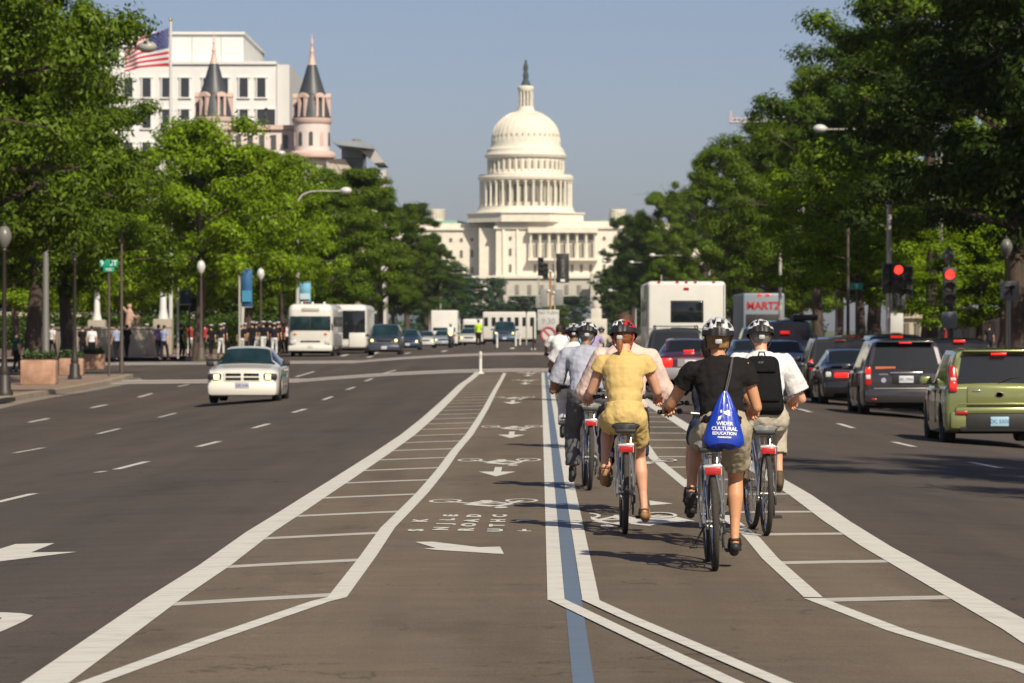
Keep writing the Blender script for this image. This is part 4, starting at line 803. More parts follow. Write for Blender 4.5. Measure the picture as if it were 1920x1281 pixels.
TR = [('huge near tree filling the upper right corner', 0, None, 104, 22, 8.0, L_shaded, 18.0), ('very dark tree behind the traffic light with one red lamp', 2, None, 124, 20, 6.9, L_shaded, 18.2), ('tall dark tree whose branches reach over the right lamp head', 0, None, 148, 21, 7.2, L_shaded, 18.4), ('big green tree behind the twin red traffic light', 1, None, 176, 20.4, 6.6, L_mid, 18.0),
      ('tall tree above the brown sign pole', 2, None, 208, 19.2, 6.4, L_dark, 18.2), ('green tree with light leaves beneath the crane jib', 0, None, 244, 19.0, 6.0, L_mid, 17.8), ('bushy tree behind the silver coach', 2, None, 292, 18.6, 5.8, L_mid, 17.8), ('rounded tree above the shuttle bus', 1, None, 345, 18.6, 5.4, L_mid, 17.6), ('tree with two pointed tops left of the crane', 0, None, 410, 20.5, 5.4, L_mid, 17.8), ('dark tree between shuttle bus roof and capitol', 1, None, 500, 20.0, 5.8, L_mid, 17.4), ('small-looking dark tree touching the capitol right wing', 2, None, 620, 20.5, 6.4, L_dark, 17.6), ('farthest tall tree on the right before the capitol', 0, None, 780, 21, 7.0, L_hazed, 18.2)]
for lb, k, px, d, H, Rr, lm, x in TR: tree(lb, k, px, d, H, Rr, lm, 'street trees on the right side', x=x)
TB = [('narrow dark tree touching the capitol left wing below the cupola', 1, 808, 640, 17.6, 3.0, L_dark), ('lower dark tree right of it before the left wing', 1, 850, 760, 13.6, 4.2, L_hazed), ('tall tree covering the outer end of the capitol right wing', 1, 1186, 640, 21.2, 4.9, L_dark), ('low tree leaning before the capitol at right, by the lamp heads', 1, 1150, 700, 13.0, 3.4, L_dark), ('bright low tree glowing behind the twin red signal', 3, 1610, 190, 10.5, 5.0, L_bright), ('bright green tree low right of the red traffic light', 3, 1835, 170, 6.6, 3.8, L_bright), ('light green small tree under the dark right canopy', 3, 1735, 200, 8.5, 4.0, L_bright), ('small green tree beside the silver coach', 3, 1500, 330, 10, 4.6, L_mid), ('green tree behind the pale slim pole', 4, 1440, 420, 13, 6, L_mid),
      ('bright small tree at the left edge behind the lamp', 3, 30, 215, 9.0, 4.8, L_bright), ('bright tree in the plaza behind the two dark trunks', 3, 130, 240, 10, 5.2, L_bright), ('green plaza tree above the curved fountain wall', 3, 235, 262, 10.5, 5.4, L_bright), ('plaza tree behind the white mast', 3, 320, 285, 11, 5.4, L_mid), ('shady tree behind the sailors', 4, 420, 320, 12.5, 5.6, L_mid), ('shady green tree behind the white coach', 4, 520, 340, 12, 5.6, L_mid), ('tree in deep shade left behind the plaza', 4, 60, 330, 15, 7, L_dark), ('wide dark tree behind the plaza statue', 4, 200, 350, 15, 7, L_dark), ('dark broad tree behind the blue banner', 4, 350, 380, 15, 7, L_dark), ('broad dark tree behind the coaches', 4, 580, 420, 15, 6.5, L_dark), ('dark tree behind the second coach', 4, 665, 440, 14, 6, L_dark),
      ('green tree behind box truck', 4, 740, 600, 16, 6.5, L_hazed), ('far tree over the box truck', 5, 800, 720, 15, 7, L_hazed), ('far round tree left of the avenue end', 4, 845, 820, 16, 6.5, L_hazed), ('far tree just left of the round clipped one', 5, 880, 900, 12.5, 7, L_hazed), ('tall clipped dark tree in front of the capitol base', 5, 927, 1100, 16.5, 4.0, L_hazed), ('low dark tree before the capitol steps', 5, 960, 1150, 9.5, 8, L_hazed), ('low round tree left of the median signal', 5, 985, 1050, 10.5, 6, L_hazed), ('dark round tree under the black banner', 5, 1075, 1000, 10.3, 5.5, L_hazed), ('low light tree by the stone monument', 5, 1040, 950, 7, 5, L_mid), ('bushy tree right of the stone monument', 5, 1160, 950, 16, 7.5, L_hazed), ('dark small tree right of the monument', 5, 1190, 780, 14, 6.5, L_hazed),
      ('dark broad tree right behind the far-right lamp', 4, 1880, 230, 14, 7, L_shaded), ('dark broad tree behind the right traffic lights', 4, 1700, 290, 15, 7, L_shaded), ('dark broad tree behind the brown sign pole', 4, 1570, 360, 15, 7, L_dark), ('dark broad tree between coach and sign pole', 4, 1480, 460, 15, 7, L_dark), ('dark tree beyond the shuttle bus right side', 4, 1370, 520, 15, 7, L_dark), ('dark tree left beyond the shuttle bus', 4, 1260, 640, 16, 7, L_hazed)]
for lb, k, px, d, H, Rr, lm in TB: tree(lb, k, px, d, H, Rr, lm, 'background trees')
# trees of the same rows beyond the frame, plus a second row added to shade the right crowns
for (x, d, k, lb) in ((19.5, 80, 2, 'street tree just outside the right picture edge, past the green hatchback'), (16.4, 37, 0, 'near street tree outside the right picture edge, casting shade on the asphalt'), (-20.5, 94, 2, 'street tree just outside the left picture edge'), (29, 92, 0, 'second-row tree at right, added outside the frame to shade the nearest street tree'), (30, 114, 1, 'second-row tree at right, added to shade the dark canopy'), (29.5, 138, 0, 'farther second-row tree at right, added to shade the dark canopy'), (24, 104, 2, 'tree between the two rows at the right edge')): tree(lb, k, 0, d, 20 if x > 22 else 18, 8.4 if d < 40 else 7.4 if x > 22 else 6.2, L_shaded, 'street trees beside the viewpoint', x=x)
for k, (px, d, lb) in enumerate(((-20, 300, 'leftmost low dark tree behind the plaza wall'), (90, 310, 'low dark tree behind the two trunks'), (190, 305, 'low dark tree directly behind the first mast'), (300, 300, 'low dark tree behind the taller mast'), (400, 292, 'low dark tree behind the gathered sailors, left'), (490, 300, 'low dark tree behind the gathered sailors, right'), (570, 335, 'low dark tree behind the first coach'))): tree(lb, 5, px, d, 8.5, 4.6, L_mid if k % 2 else L_dark, 'low background trees')
b = MB(); r_ = random.Random(6)
for k in range(16000):
    d_ = r_.uniform(272, 284); c = Vector((X(r_.uniform(-80, 560), d_), d_, gz(20, d_) + .1 + r_.random() ** .7 * (2.3 + .5 * math.sin(k * .37 + d_) * math.sin(k * .011)))); q = Euler((r_.uniform(-1.2, 1.2), r_.uniform(-1.2, 1.2), r_.uniform(0, 6))).to_matrix(); l_ = .2
    b.add([c + q @ Vector(t) * l_ for t in ((-.5, 0, 0), (0, -.8, 0), (.5, 0, 0), (0, .8, 0))], [(0, 1, 2, 3)])
tag(b.build('hedge', L_dark, smooth=False), 'long dark hedge mass behind the plaza people', 'hedge', kind='stuff')
# hedge line at the far end
b = MB(); r_ = random.Random(5)
for k in range(9000):
    c = Vector((r_.uniform(-60, 75), 1000 + r_.uniform(0, 40), gz(0, 900) - .2 + abs(r_.gauss(0, 1.9)))); q = Euler((r_.uniform(-1.2, 1.2), r_.uniform(-1.2, 1.2), r_.uniform(0, 6))).to_matrix(); l_ = .9
    b.add([c + q @ Vector(t) * l_ for t in ((-.5, 0, 0), (0, -.7, 0), (.5, 0, 0), (0, .7, 0))], [(0, 1, 2, 3)])
hg = tag(b.build('distant_shrubs', L_hazed, smooth=False), 'mass of far shrubs below the capitol terrace', 'shrubs', kind='stuff')
# ================================================================ VEHICLES
M_glass = mat('car_glass', (0.012, 0.016, 0.018), 0.06, spec=0.6)
M_glass_clear = mat('windscreen_glass', (0.012, 0.03, 0.035), 0.08, spec=0.5, noise=.6, nscale=1.5)
M_tyre = mat('tyre_rubber', (0.018, 0.017, 0.016), 0.85)
M_rim = mat('rim_alloy', (0.45, 0.45, 0.47), 0.3, metal=0.9)
M_under = mat('underbody_black', (0.008, 0.008, 0.008), 0.95)
M_chrome = mat('chrome', (0.7, 0.7, 0.7), 0.15, metal=1.0)
M_red_on = mat('brake_lamp_lit', (.85, 0.02, 0.012), 0.25, emit=.9, coat=.6)
M_red = mat('tail_lamp_red', (0.45, 0.015, 0.012), 0.2, coat=0.5)
M_amber = mat('lamp_amber', (0.8, 0.25, 0.03), 0.3)
M_head_on = mat('headlight_lit', (1.0, 0.75, 0.3), 0.3, emit=2.2)
M_lens = mat('lamp_clear', (0.6, 0.6, 0.58), 0.1, coat=1)
M_plate = mat('number_plate', (0.62, 0.64, 0.66), 0.5)
M_pltx = mat('plate_print', (0.03, 0.07, 0.25), 0.5)
def carpaint(name, c, metal=0.3, rough=0.35): return mat('paint_' + name, c, rough, metal=metal, coat=1.0)
def pinterp(keys, y):
    if y <= keys[0][0]: return keys[0][1:]
    for a, b in zip(keys, keys[1:]):
        if y <= b[0]:
            t = (y - a[0]) / max(1e-6, b[0] - a[0]); return tuple(p + (q - p) * t for p, q in zip(a[1:], b[1:]))
    return keys[-1][1:]
PROF = {
 'boxy': dict(L=4.1, w=.89, wheels=(.78, 3.33), r=.33, keys=[(0, .80, .34, .93, .96, .72), (.03, .86, .30, .96, 1.0, .78), (.06, .875, .27, .97, 1.03, .78), (.20, .89, .24, .98, 1.50, .69), (.24, .89, .22, .98, 1.575, .68), (.9, .89, .20, .98, 1.61, .67), (2.0, .89, .20, .96, 1.61, .66), (2.35, .89, .20, .95, 1.57, .65), (3.05, .885, .20, .94, 1.02, .70), (3.2, .88, .20, .92, .98, .7), (3.85, .85, .22, .84, .88, .65), (4.05, .78, .28, .70, .74, .6), (4.1, .70, .32, .6, .64, .5)],
              rear=(.06, .20), front=(2.35, 3.05), sides=[(.42, .72), (.80, 1.55), (1.65, 2.75)]),
 'minivan': dict(L=5.05, w=.98, wheels=(.95, 3.95), r=.34, keys=[(0, .86, .36, .98, 1.01, .80), (.04, .93, .30, 1.0, 1.05, .84), (.10, .955, .27, 1.02, 1.09, .84), (.34, .975, .24, 1.02, 1.62, .72), (.42, .98, .22, 1.02, 1.70, .71), (1.3, .98, .2, 1.02, 1.75, .70), (2.8, .98, .2, 1.0, 1.73, .69), (3.15, .98, .2, .99, 1.68, .68), (4.05, .96, .2, .97, 1.05, .74), (4.3, .95, .2, .95, 1.0, .74), (4.85, .88, .24, .8, .84, .68), (5.05, .76, .32, .62, .66, .55)],
              rear=(.10, .34), front=(3.15, 4.05), sides=[(.55, 1.4), (1.5, 2.45), (2.55, 3.6)]),
 'suv': dict(L=4.75, w=.94, wheels=(.9, 3.75), r=.36, keys=[(0, .84, .42, 1.02, 1.05, .78), (.04, .90, .36, 1.04, 1.09, .82), (.10, .925, .33, 1.05, 1.12, .82), (.26, .935, .3, 1.06, 1.62, .72), (.33, .94, .28, 1.06, 1.70, .71), (1.0, .94, .26, 1.05, 1.75, .70), (2.5, .94, .26, 1.03, 1.75, .69), (2.8, .94, .26, 1.02, 1.70, .68), (3.4, .93, .26, 1.0, 1.12, .74), (3.6, .92, .26, 1.0, 1.08, .74), (4.5, .88, .3, .92, .97, .70), (4.7, .82, .34, .80, .84, .62), (4.75, .74, .38, .66, .7, .5)],
             rear=(.10, .26), front=(2.8, 3.4), sides=[(.5, 1.15), (1.25, 2.05), (2.15, 3.05)]),
 'sedan': dict(L=4.85, w=.90, wheels=(1.0, 3.85), r=.325, keys=[(0, .76, .34, .86, .89, .62), (.05, .84, .28, .93, .97, .68), (.12, .87, .25, .96, 1.01, .70), (.75, .895, .22, .96, 1.03, .68), (.95, .90, .2, .96, 1.08, .66), (1.55, .90, .19, .95, 1.40, .60), (1.8, .90, .19, .94, 1.44, .59), (2.6, .90, .19, .93, 1.46, .58), (2.95, .90, .19, .92, 1.42, .58), (3.6, .895, .19, .91, 1.0, .68), (3.8, .89, .2, .90, .96, .68), (4.6, .84, .22, .78, .82, .64), (4.8, .76, .26, .66, .70, .56), (4.85, .66, .3, .58, .62, .48)],
               rear=(.95, 1.55), front=(2.95, 3.6), sides=[(1.35, 2.15), (2.25, 3.2)]),
}
PROF['muscle'] = dict(PROF['sedan'], L=5.08, w=.945, wheels=(1.05, 4.05), r=.35, keys=[(0, .80, .36, .92, .96, .70), (.05, .88, .30, .97, 1.02, .74), (.85, .94, .22, .99, 1.08, .70), (1.1, .945, .2, .99, 1.14, .68), (1.7, .945, .2, .96, 1.40, .60), (2.0, .945, .2, .95, 1.45, .57), (2.7, .945, .2, .93, 1.47, .56), (3.0, .945, .2, .92, 1.42, .57), (3.72, .94, .2, .91, 1.02, .70), (3.9, .94, .2, .91, .99, .72), (4.7, .93, .22, .85, .91, .74), (4.9, .905, .24, .79, .85, .72), (5.02, .86, .26, .72, .77, .66), (5.08, .80, .28, .66, .70, .60)], rear=(1.1, 1.7), front=(3.0, 3.72), sides=[(1.5, 2.3), (2.4, 3.35)])
def section(w, zb, belt, top, wr):
    h = top - belt; H = belt - zb
    z6 = belt + (h - .10 if h > .2 else .5 * h); z7 = belt + (h - .035 if h > .2 else .82 * h)
    wm = w * .955
    if h < .2: wr = max(wr, w * .80)
    mid = lambda t: (wm + (wr + .03 - wm) * t + .012 * math.sin(math.pi * t) * (h > .3), belt + .02 + (z6 - belt - .02) * t)
    return [(w * .72, zb), (w * .955, zb + .01), (w * .985, zb + H * .18), (w, zb + H * .45), (w * .998, zb + H * .72), (w * .985, belt - .03), (wm, belt), mid(.05), mid(.5), mid(1.0), (wr, z7), (wr - .09, top - .004), (wr * .45, top + .012), (0, top + .018)]
WHEEL = {}
def wheel_data(r):
    if r in WHEEL: return WHEEL[r]
    t = MB(); w = .105
    t.lathe([(r * .62, -w), (r * .9, -w * 1.02), (r, -w * .75), (r, w * .75), (r * .9, w * 1.02), (r * .62, w)], 28)
    rm = MB(); rm.lathe([(r * .64, -w * .98), (r * .66, -w * .98), (r * .62, -w * .7), (r * .60, -w * .2), (0.0001, -w * .2)], 28)
    rm.lathe([(r * .64, w * .98), (r * .66, w * .98), (r * .62, w * .7), (r * .6, -w * .2)], 28)
    for k in range(6):
        a = k * math.pi / 3
        for s_ in (1,):
            rm.box((math.cos(a) * r * .36, math.sin(a) * r * .36, s_ * w * .62), (r * .56, r * .13, .02), (0, 0, a))
    rm.cyl((0, 0, -.02), (0, 0, w * .75), r * .14, n=12)
    dk = MB(); dk.lathe([(r * .60, w * .25), (.001, w * .25)], 20)
    WHEEL[r] = (t.data('tyre', M_tyre), rm.data('rim', M_rim), dk.data('brake_disc', M_dark)); return WHEEL[r]
def add_wheel(root, x, y, r, side):
    w = thing_part('wheel', root, (x, y, r)); w.rotation_euler = (0, R(90) * side, 0)
    t, rm, dk = wheel_data(r); link('tyre', t, w); link('rim', rm, w); link('brake_disc', dk, w); return w
def car(name, label, cat, prof, paint_m, x, y, toward=False, group=None, lit=True, glass=None, cargap=0, scale=1.0, wheels=True):
    P = PROF[prof]; L = P['L']; keys = P['keys']; glass = glass or M_glass
    gx = x; z = gz(gx, y + L / 2)
    root = thing(name, label, cat, (x, y, z), 0, group)
    if toward: root.location = (x, y + L, gz(x, y)); root.rotation_euler = (0, 0, math.pi)
    if scale != 1: root.scale = (scale,) * 3
    ys = set([k[0] for k in keys] + list(P['rear']) + list(P['front']))
    for a, b_ in P['sides']: ys |= {a, b_}
    q = 0.0
    while q < L: ys.add(round(q, 3)); q += .16
    ra = P['r'] + .055
    for wy in P['wheels']:
        for i in range(-10, 11): ys.add(round(wy + ra * math.sin(i / 10 * math.pi / 2) * (1 if abs(i) < 10 else 1.001), 3))
    ys = sorted(ys); ys = [ys[0]] + [b_ for a, b_ in zip(ys, ys[1:]) if b_ - a > 5e-3]
    secs = []
    for yy in ys:
        w, zb, belt, top, wr = pinterp(keys, yy); ar = None
        for wy in P['wheels']:
            if abs(yy - wy) < ra: ar = P['r'] + math.sqrt(max(0, ra * ra - (yy - wy) ** 2))
        s = section(w, zb, belt, top, wr)
        if ar and ar > zb:
            s = [((px, max(pz, ar + .004 * i)) if i < 5 else (px, pz)) for i, (px, pz) in enumerate(s)]
            s[0] = (w * .93, s[0][1])
        secs.append(s)
    K = len(secs[0]); N = 2 * K - 1
    def full(i): s = secs[i]; return [(-px, ys[i], pz) for px, pz in s] + [(px, ys[i], pz) for px, pz in reversed(s[:-1])]
    rows = [full(i) for i in range(len(ys))]
    groups = {'body': [], 'rear_window': [], 'windshield': []}
    for i in range(len(P['sides'])):
        groups['sl%d' % i] = []; groups['sr%d' % i] = []
    def inr(a, b_, r_): return a >= r_[0] - 1e-4 and b_ <= r_[1] + 1e-4
    for i in range(len(ys) - 1):
        a, c = ys[i], ys[i + 1]
        for j in range(N - 1):
            f = (i * N + j, i * N + j + 1, (i + 1) * N + j + 1, (i + 1) * N + j); g = 'body'
            jj = j if j < K - 1 else N - 2 - j
            if jj >= 11 and inr(a, c, P['rear']): g = 'rear_window'
            elif jj >= 10 and inr(a, c, P['front']): g = 'windshield'
            elif jj in (7, 8):
                for k, r_ in enumerate(P['sides']):
                    if inr(a, c, r_): g = ('sl%d' if j < K - 1 else 'sr%d') % k
            groups[g].append(f)
    V = [v for r_ in rows for v in r_]
    fb = groups['body']
    for e, i0 in ((0, 0), (1, (len(ys) - 1) * N)):
        for j in range(K - 1):
            a, b2 = i0 + j, i0 + j + 1; c, d = i0 + N - 1 - j, i0 + N - 2 - j
            fb.append((a, b2, d, c) if d != b2 else (a, b2, c))
    def sub(fs, off=0.0, centre=None):
        idx = sorted({i for f in fs for i in f}); mp = {i: k for k, i in enumerate(idx)}; b = MB(); b.add([V[i] for i in idx], [tuple(mp[i] for i in f) for f in fs]); return b
    sub(fb).build('body', paint_m, root)
    for g, fs in groups.items():
        if g == 'body' or not fs: continue
        nm = {'rear_window': 'rear_window', 'windshield': 'windshield'}.get(g, 'side_window')
        sub(fs).build(nm, glass if nm != 'windshield' else (M_glass_clear if toward else glass), root)
    W = P['w']; b = MB()
    b.box((0, L / 2, .36), (W * 1.5, L - .5, .3)); b.box((0, L / 2, .6), (W * 1.6, L - .9, .5)); b.build('underbody', M_under, root)
    if wheels:
        for wy in P['wheels']:
            for s_ in (-1, 1): add_wheel(root, s_ * (W - .125), wy, P['r'], s_)
    for s_ in (-1, 1):
        wy = [k for k in P['sides']][-1][1] - .18; b = MB(); b.rbox((s_ * (W + .06), wy, keys[5][3] + .08), (.2, .12, .14), .04); b.cyl((s_ * (W - .06), wy, keys[5][3] + .02), (s_ * (W + .02), wy, keys[5][3] + .05), .02, n=6); b.build('mirror', M_dark if toward else paint_m, root)
    for s_ in (-1, 1):   # door seams and handles
        for yy in [k[1] + .05 for k in P['sides'][:-1]] + [P['sides'][-1][1] + .02]:
            w_, zb_, be_, _, _ = pinterp(keys, yy); b = MB(); b.box((s_ * (w_ * .992), yy, (zb_ + be_) / 2 + .06), (.02, .012, be_ - zb_ - .22)); b.build('door_seam', M_under, root)
        for yy in [k[0] + .18 for k in P['sides'][-2:]]:
            b = MB(); b.rbox((s_ * (W + .004), yy, keys[5][3] - .10), (.03, .18, .03), .012); b.build('door_handle', paint_m, root)
    return root
def plate(root, y, z, s='AJ 4721', w=.31, sgn=-1, col=M_plate, tx=M_pltx):
    b = MB(); b.rbox((0, y, z), (w, .012, .155), .008); p = b.build('license_plate', col, root)
    me = text_data('plate_text', s, .085, tx, .001); link('plate_text', me, p, (0, y + sgn * .0085, z), (R(90), 0, 0 if sgn < 0 else R(180)))
def lampbox(name, root, c, d, m, r=.03, rot=None):
    b = MB(); b.rbox(c, d, r, 2, rot); return b.build(name, m, root)
# ---- green boxy hatchback, nearest on the right
g = carpaint('green', (0.25, 0.275, 0.105), 0.35, 0.3)
c = car('parked_car', 'lime green boxy hatchback with brake lights lit, nearest car on the right', 'car', 'boxy', g, 7.53, 63, group='cars waiting in the right lanes')
b = MB(); b.rbox((0, .0, .60), (1.46, .16, .12), .05); b.rbox((-.66, .03, .44), (.30, .16, .30), .06); b.rbox((.66, .03, .44), (.30, .16, .30), .06); b.build('bumper', g, c)
b = MB(); b.rbox((0, .0, .42), (1.12, .12, .28), .04); b.rbox((0, .03, .30), (1.3, .16, .10), .03); b.build('bumper_insert', M_dark, c)
b = MB(); b.rbox((0, -.005, .82), (1.06, .05, .34), .025); t = b.build('tailgate', g, c)
b = MB(); b.rbox((0, -.068, .705), (1.36, .03, .03), .01); b.build('tailgate_ledge', g, c)
for s_ in (-1, 1):
    h = lampbox('tail_light', c, (s_ * .755, .10, 1.10), (.15, .20, .46), M_red, .05, (R(-14), 0, 0)); lampbox('brake_lamp', h, (s_ * .757, .035, .99), (.125, .14, .17), M_red_on, .04)
    lampbox('turn_lamp', h, (s_ * .752, .09, 1.20), (.11, .12, .10), M_amber, .03); lampbox('reverse_lamp', h, (s_ * .755, .05, 1.11), (.10, .12, .06), M_lens, .02)
    lampbox('reflector', c, (s_ * .62, -.075, .565), (.20, .02, .05), M_red, .01)
plate(c, -.072, .42, 'DC 5320', .3, col=mat('plate_blue', (.35, .55, .68), .5))
b = MB(); b.rbox((0, .18, 1.575), (1.16, .20, .035), .015); sp = b.build('roof_spoiler', g, c); lampbox('third_brake_lamp', c, (0, .085, 1.525), (.26, .03, .035), M_red_on, .01)
b = MB(); b.lathe([(.001, 0), (.055, .0), (.07, .012), (.075, 0)], 20); e = b.build('emblem', M_chrome, t); e.location = (0, -.036, .86); e.rotation_euler = (R(90), 0, 0); e.scale = (1, .55, 1)
b = MB(); b.tube([(0.0, .03, 1.06), (.18, .07, 1.13), (.42, .10, 1.15)], .010, 6); b.build('wiper', M_dark, c)
b = MB(); b.rbox((-.38, -.034, .92), (.14, .01, .025), .004); b.build('badge', M_chrome, t)
# ---- grey minivan
g = carpaint('grey_metal', (0.055, 0.052, 0.056), 0.5, 0.3)
c = car('parked_car', 'dark grey minivan with bumper stickers and lit lamps, behind the green hatchback', 'minivan', 'minivan', g, 8.10, 85, group='cars waiting in the right lanes')
b = MB(); b.rbox((0, .0, .50), (1.80, .20, .34), .07); b.build('bumper', g, c); b = MB(); b.rbox((0, -.10, .655), (1.45, .02, .035), .008); b.build('bumper_trim', mat('trim_grey', (.28, .27, .27), .4, metal=.5), c)
for s_ in (-1, 1):
    h = lampbox('tail_light', c, (s_ * .84, .06, .93), (.15, .16, .42), M_red, .04); lampbox('brake_lamp', h, (s_ * .845, -.0, 1.05), (.12, .08, .13), M_red_on, .03); lampbox('reverse_lamp', h, (s_ * .845, -.01, .91), (.11, .06, .10), M_lens, .02)
    lampbox('reflector', c, (s_ * .72, -.105, .42), (.12, .02, .04), M_red, .01)
b = MB(); b.rbox((.0, -.008, .90), (.62, .03, .27), .03); b.build('plate_recess', M_dark, c); plate(c, -.03, .86, 'BK 2906', .32); 
b = MB(); b.rbox((0, -.025, 1.0), (.72, .03, .045), .012); b.build('handle_bar', M_chrome, c)
b = MB(); b.rbox((0, .30, 1.69), (1.25, .2, .03), .012); b.build('roof_spoiler', g, c); lampbox('third_brake_lamp', c, (0, .215, 1.67), (.28, .03, .035), M_red_on, .01)
b = MB(); b.tube([(0, .06, 1.07), (.25, .17, 1.20), (.55, .20, 1.25)], .012, 6); b.build('wiper', M_dark, c)
b = MB(); b.box((-.45, .102, 1.115), (.45, .01, .055), (R(-67 + 90) * 0, 0, 0)); b.build('sticker', mat('sticker_orange', (.55, .14, .04), .6), c)
b = MB(); b.cyl((-.5, -.012, .84), (-.5, .0, .84), .055, n=16); b.build('sticker', mat('sticker_pale', (.35, .35, .5), .6), c); b = MB(); b.box((-.5, -.008, .97), (.2, .01, .03)); b.build('badge', M_chrome, c)
# ---- black sedan in front of the minivan
g = carpaint('black', (0.012, 0.012, 0.014), 0.2, 0.25)
c = car('parked_car', 'black sedan with wide red lamp bar lit across its boot, half behind the minivan', 'car', 'sedan', g, 7.95, 96.3, group='cars waiting in the right lanes')
b = MB(); b.rbox((0, .02, .5), (1.66, .18, .34), .08); b.build('bumper', g, c); lampbox('tail_light', c, (-.28, -.005, .80), (.60, .06, .13), M_red_on, .03)
for s_ in (-1, 1): lampbox('tail_light', c, (s_ * .72, .07, .82), (.16, .16, .15), M_lens, .04)
b = MB(); b.rbox((0, .10, 1.03), (1.3, .16, .03), .01); b.build('boot_lip', g, c); plate(c, -.075, .52, 'CD 1180')
# ---- dark SUV further
g2 = carpaint('grey_green', (0.05, 0.048, 0.04), 0.4, 0.3)
c = car('parked_car', 'dark grey-brown SUV with tinted rear window, ahead of the black sedan', 'suv', 'suv', g2, 8.3, 106, group='cars waiting in the right lanes')
b = MB(); b.rbox((0, .0, .56), (1.78, .2, .30), .07); b.build('bumper', g2, c)
for s_ in (-1, 1): h = lampbox('tail_light', c, (s_ * .83, .05, 1.0), (.14, .16, .30), M_red, .04); lampbox('brake_lamp', h, (s_ * .835, -.02, 1.03), (.11, .06, .14), M_red_on, .03)
for s_ in (-1, 1): b = MB(); b.tube([(s_ * .62, .5, 1.74), (s_ * .62, .6, 1.80), (s_ * .62, 2.4, 1.80), (s_ * .62, 2.5, 1.74)], .02, 6); b.build('roof_rail', M_dark, c)
lampbox('third_brake_lamp', c, (0, .20, 1.67), (.3, .03, .03), M_red, .01); plate(c, -.01, .85, 'DH 662')
# ---- third-lane cars
c = car('parked_car', 'black car at right edge, only roof and rear glass showing past the green hatchback', 'car', 'suv', carpaint('black'+'', (0.012, 0.012, 0.014)), 10.45, 84, group='cars waiting in the right lanes', scale=.93)
lampbox('tail_light', c, (-.83, .05, 1.0), (.14, .16, .3), M_red_on); lampbox('tail_light', c, (.83, .05, 1.0), (.14, .16, .3), M_red_on)
b = MB(); b.rbox((0, .0, .56), (1.78, .2, .30), .07); b.build('bumper', g, c)
c = car('parked_car', 'black SUV with high centre brake lamp glowing, between minivan roof and the trees', 'suv', 'suv', g, 10.5, 96, group='cars waiting in the right lanes', scale=1.04)
lampbox('third_brake_lamp', c, (0, .17, 1.69), (.28, .04, .05), M_red_on, .01)
for s_ in (-1, 1): lampbox('tail_light', c, (s_ * .83, .05, 1.0), (.14, .16, .3), M_red_on)
c = car('parked_car', 'black SUV whose glowing centre lamp shows just above the minivan roof', 'suv', 'suv', g, 10.6, 114, group='cars waiting in the right lanes', scale=1.08)
lampbox('third_brake_lamp', c, (0, .17, 1.69), (.34, .04, .06), M_red_on, .01)
c = car('parked_car', 'dull red van roof seen beyond the dark SUV under the traffic lights', 'van', 'minivan', carpaint('red', (.20, .012, .015)), 10.7, 127, group='cars waiting in the right lanes', scale=1.06)
g = carpaint('blue_silver', (.20, .26, .33), .5)
c = car('parked_car', 'silver-blue sedan between the grey van and the dark SUV', 'car', 'sedan', g, 7.55, 119, group='cars waiting in the right lanes', scale=1.08)
for s_ in (-1, 1): lampbox('tail_light', c, (s_ * .7, .02, .82), (.22, .1, .14), M_red)
c = car('parked_car', 'dark blue sedan partly behind the man with the black backpack', 'car', 'sedan', carpaint('navy', (.04, .07, .12), .4), 7.3, 131, group='cars waiting in the right lanes', scale=1.05)
for s_ in (-1, 1): lampbox('tail_light', c, (s_ * .7, .02, .82), (.22, .1, .14), M_red_on)
g = carpaint('slate', (.13, .15, .17), .3)
c = car('parked_van', 'tall grey van with roof load beyond the backpack rider', 'van', 'minivan', g, 10.2, 158, group='cars waiting in the right lanes', scale=1.27)
lampbox('third_brake_lamp', c, (-.1, .10, 1.36), (.30, .04, .10), M_red_on, .01); b = MB(); b.rbox((.6, 1.2, 1.84), (.8, 1.6, .2), .06); b.build('roof_load', M_dark, c)
g = carpaint('dark_blue_suv', (.035, .05, .075), .4)
c = car('parked_car', 'dark blue SUV further ahead, right of the silver coach', 'suv', 'suv', g, 10.4, 182, group='cars waiting in the right lanes')
# ---- lane next to the bicycles
g = carpaint('maroon', (.09, .02, .035), .35, .3)
c = car('parked_car', 'maroon sedan with glowing tail light and silver bumper, behind the cyclists', 'car', 'sedan', g, 4.12, 105.5, group='cars waiting in the right lanes')
gs = carpaint('silver', (.38, .36, .37), .4)
b = MB(); b.rbox((0, .02, .5), (1.68, .2, .36), .09); b.build('bumper', gs, c)
for s_ in (-1, 1): lampbox('tail_light', c, (s_ * .66, .02, .80), (.36, .14, .25), M_red_on, .06)
lampbox('third_brake_lamp', c, (0, .98, 1.12), (.3, .05, .05), M_red_on, .01); b = MB(); b.box((0, -.02, .8), (.7, .04, .22)); b.build('boot_panel', gs, c); plate(c, -.045, .8, 'AB 1402')
c = car('parked_car', 'charcoal wagon with roof rack between the maroon sedan and white shuttle bus', 'car', 'suv', carpaint('charcoal', (.035, .04, .042), .3), 4.03, 113, group='cars waiting in the right lanes')
for s_ in (-1, 1): lampbox('tail_light', c, (s_ * .83, .05, 1.0), (.14, .16, .3), M_red); b = MB(); b.tube([(s_ * .62, .5, 1.74), (s_ * .62, .6, 1.81), (s_ * .62, 2.4, 1.81), (s_ * .62, 2.5, 1.74)], .02, 6); b.build('roof_rail', M_dark, c)
b = MB(); b.box((0, .9, 1.80), (1.3, .05, .03)); b.box((0, 1.9, 1.80), (1.3, .05, .03)); b.build('roof_rack', M_dark, c)
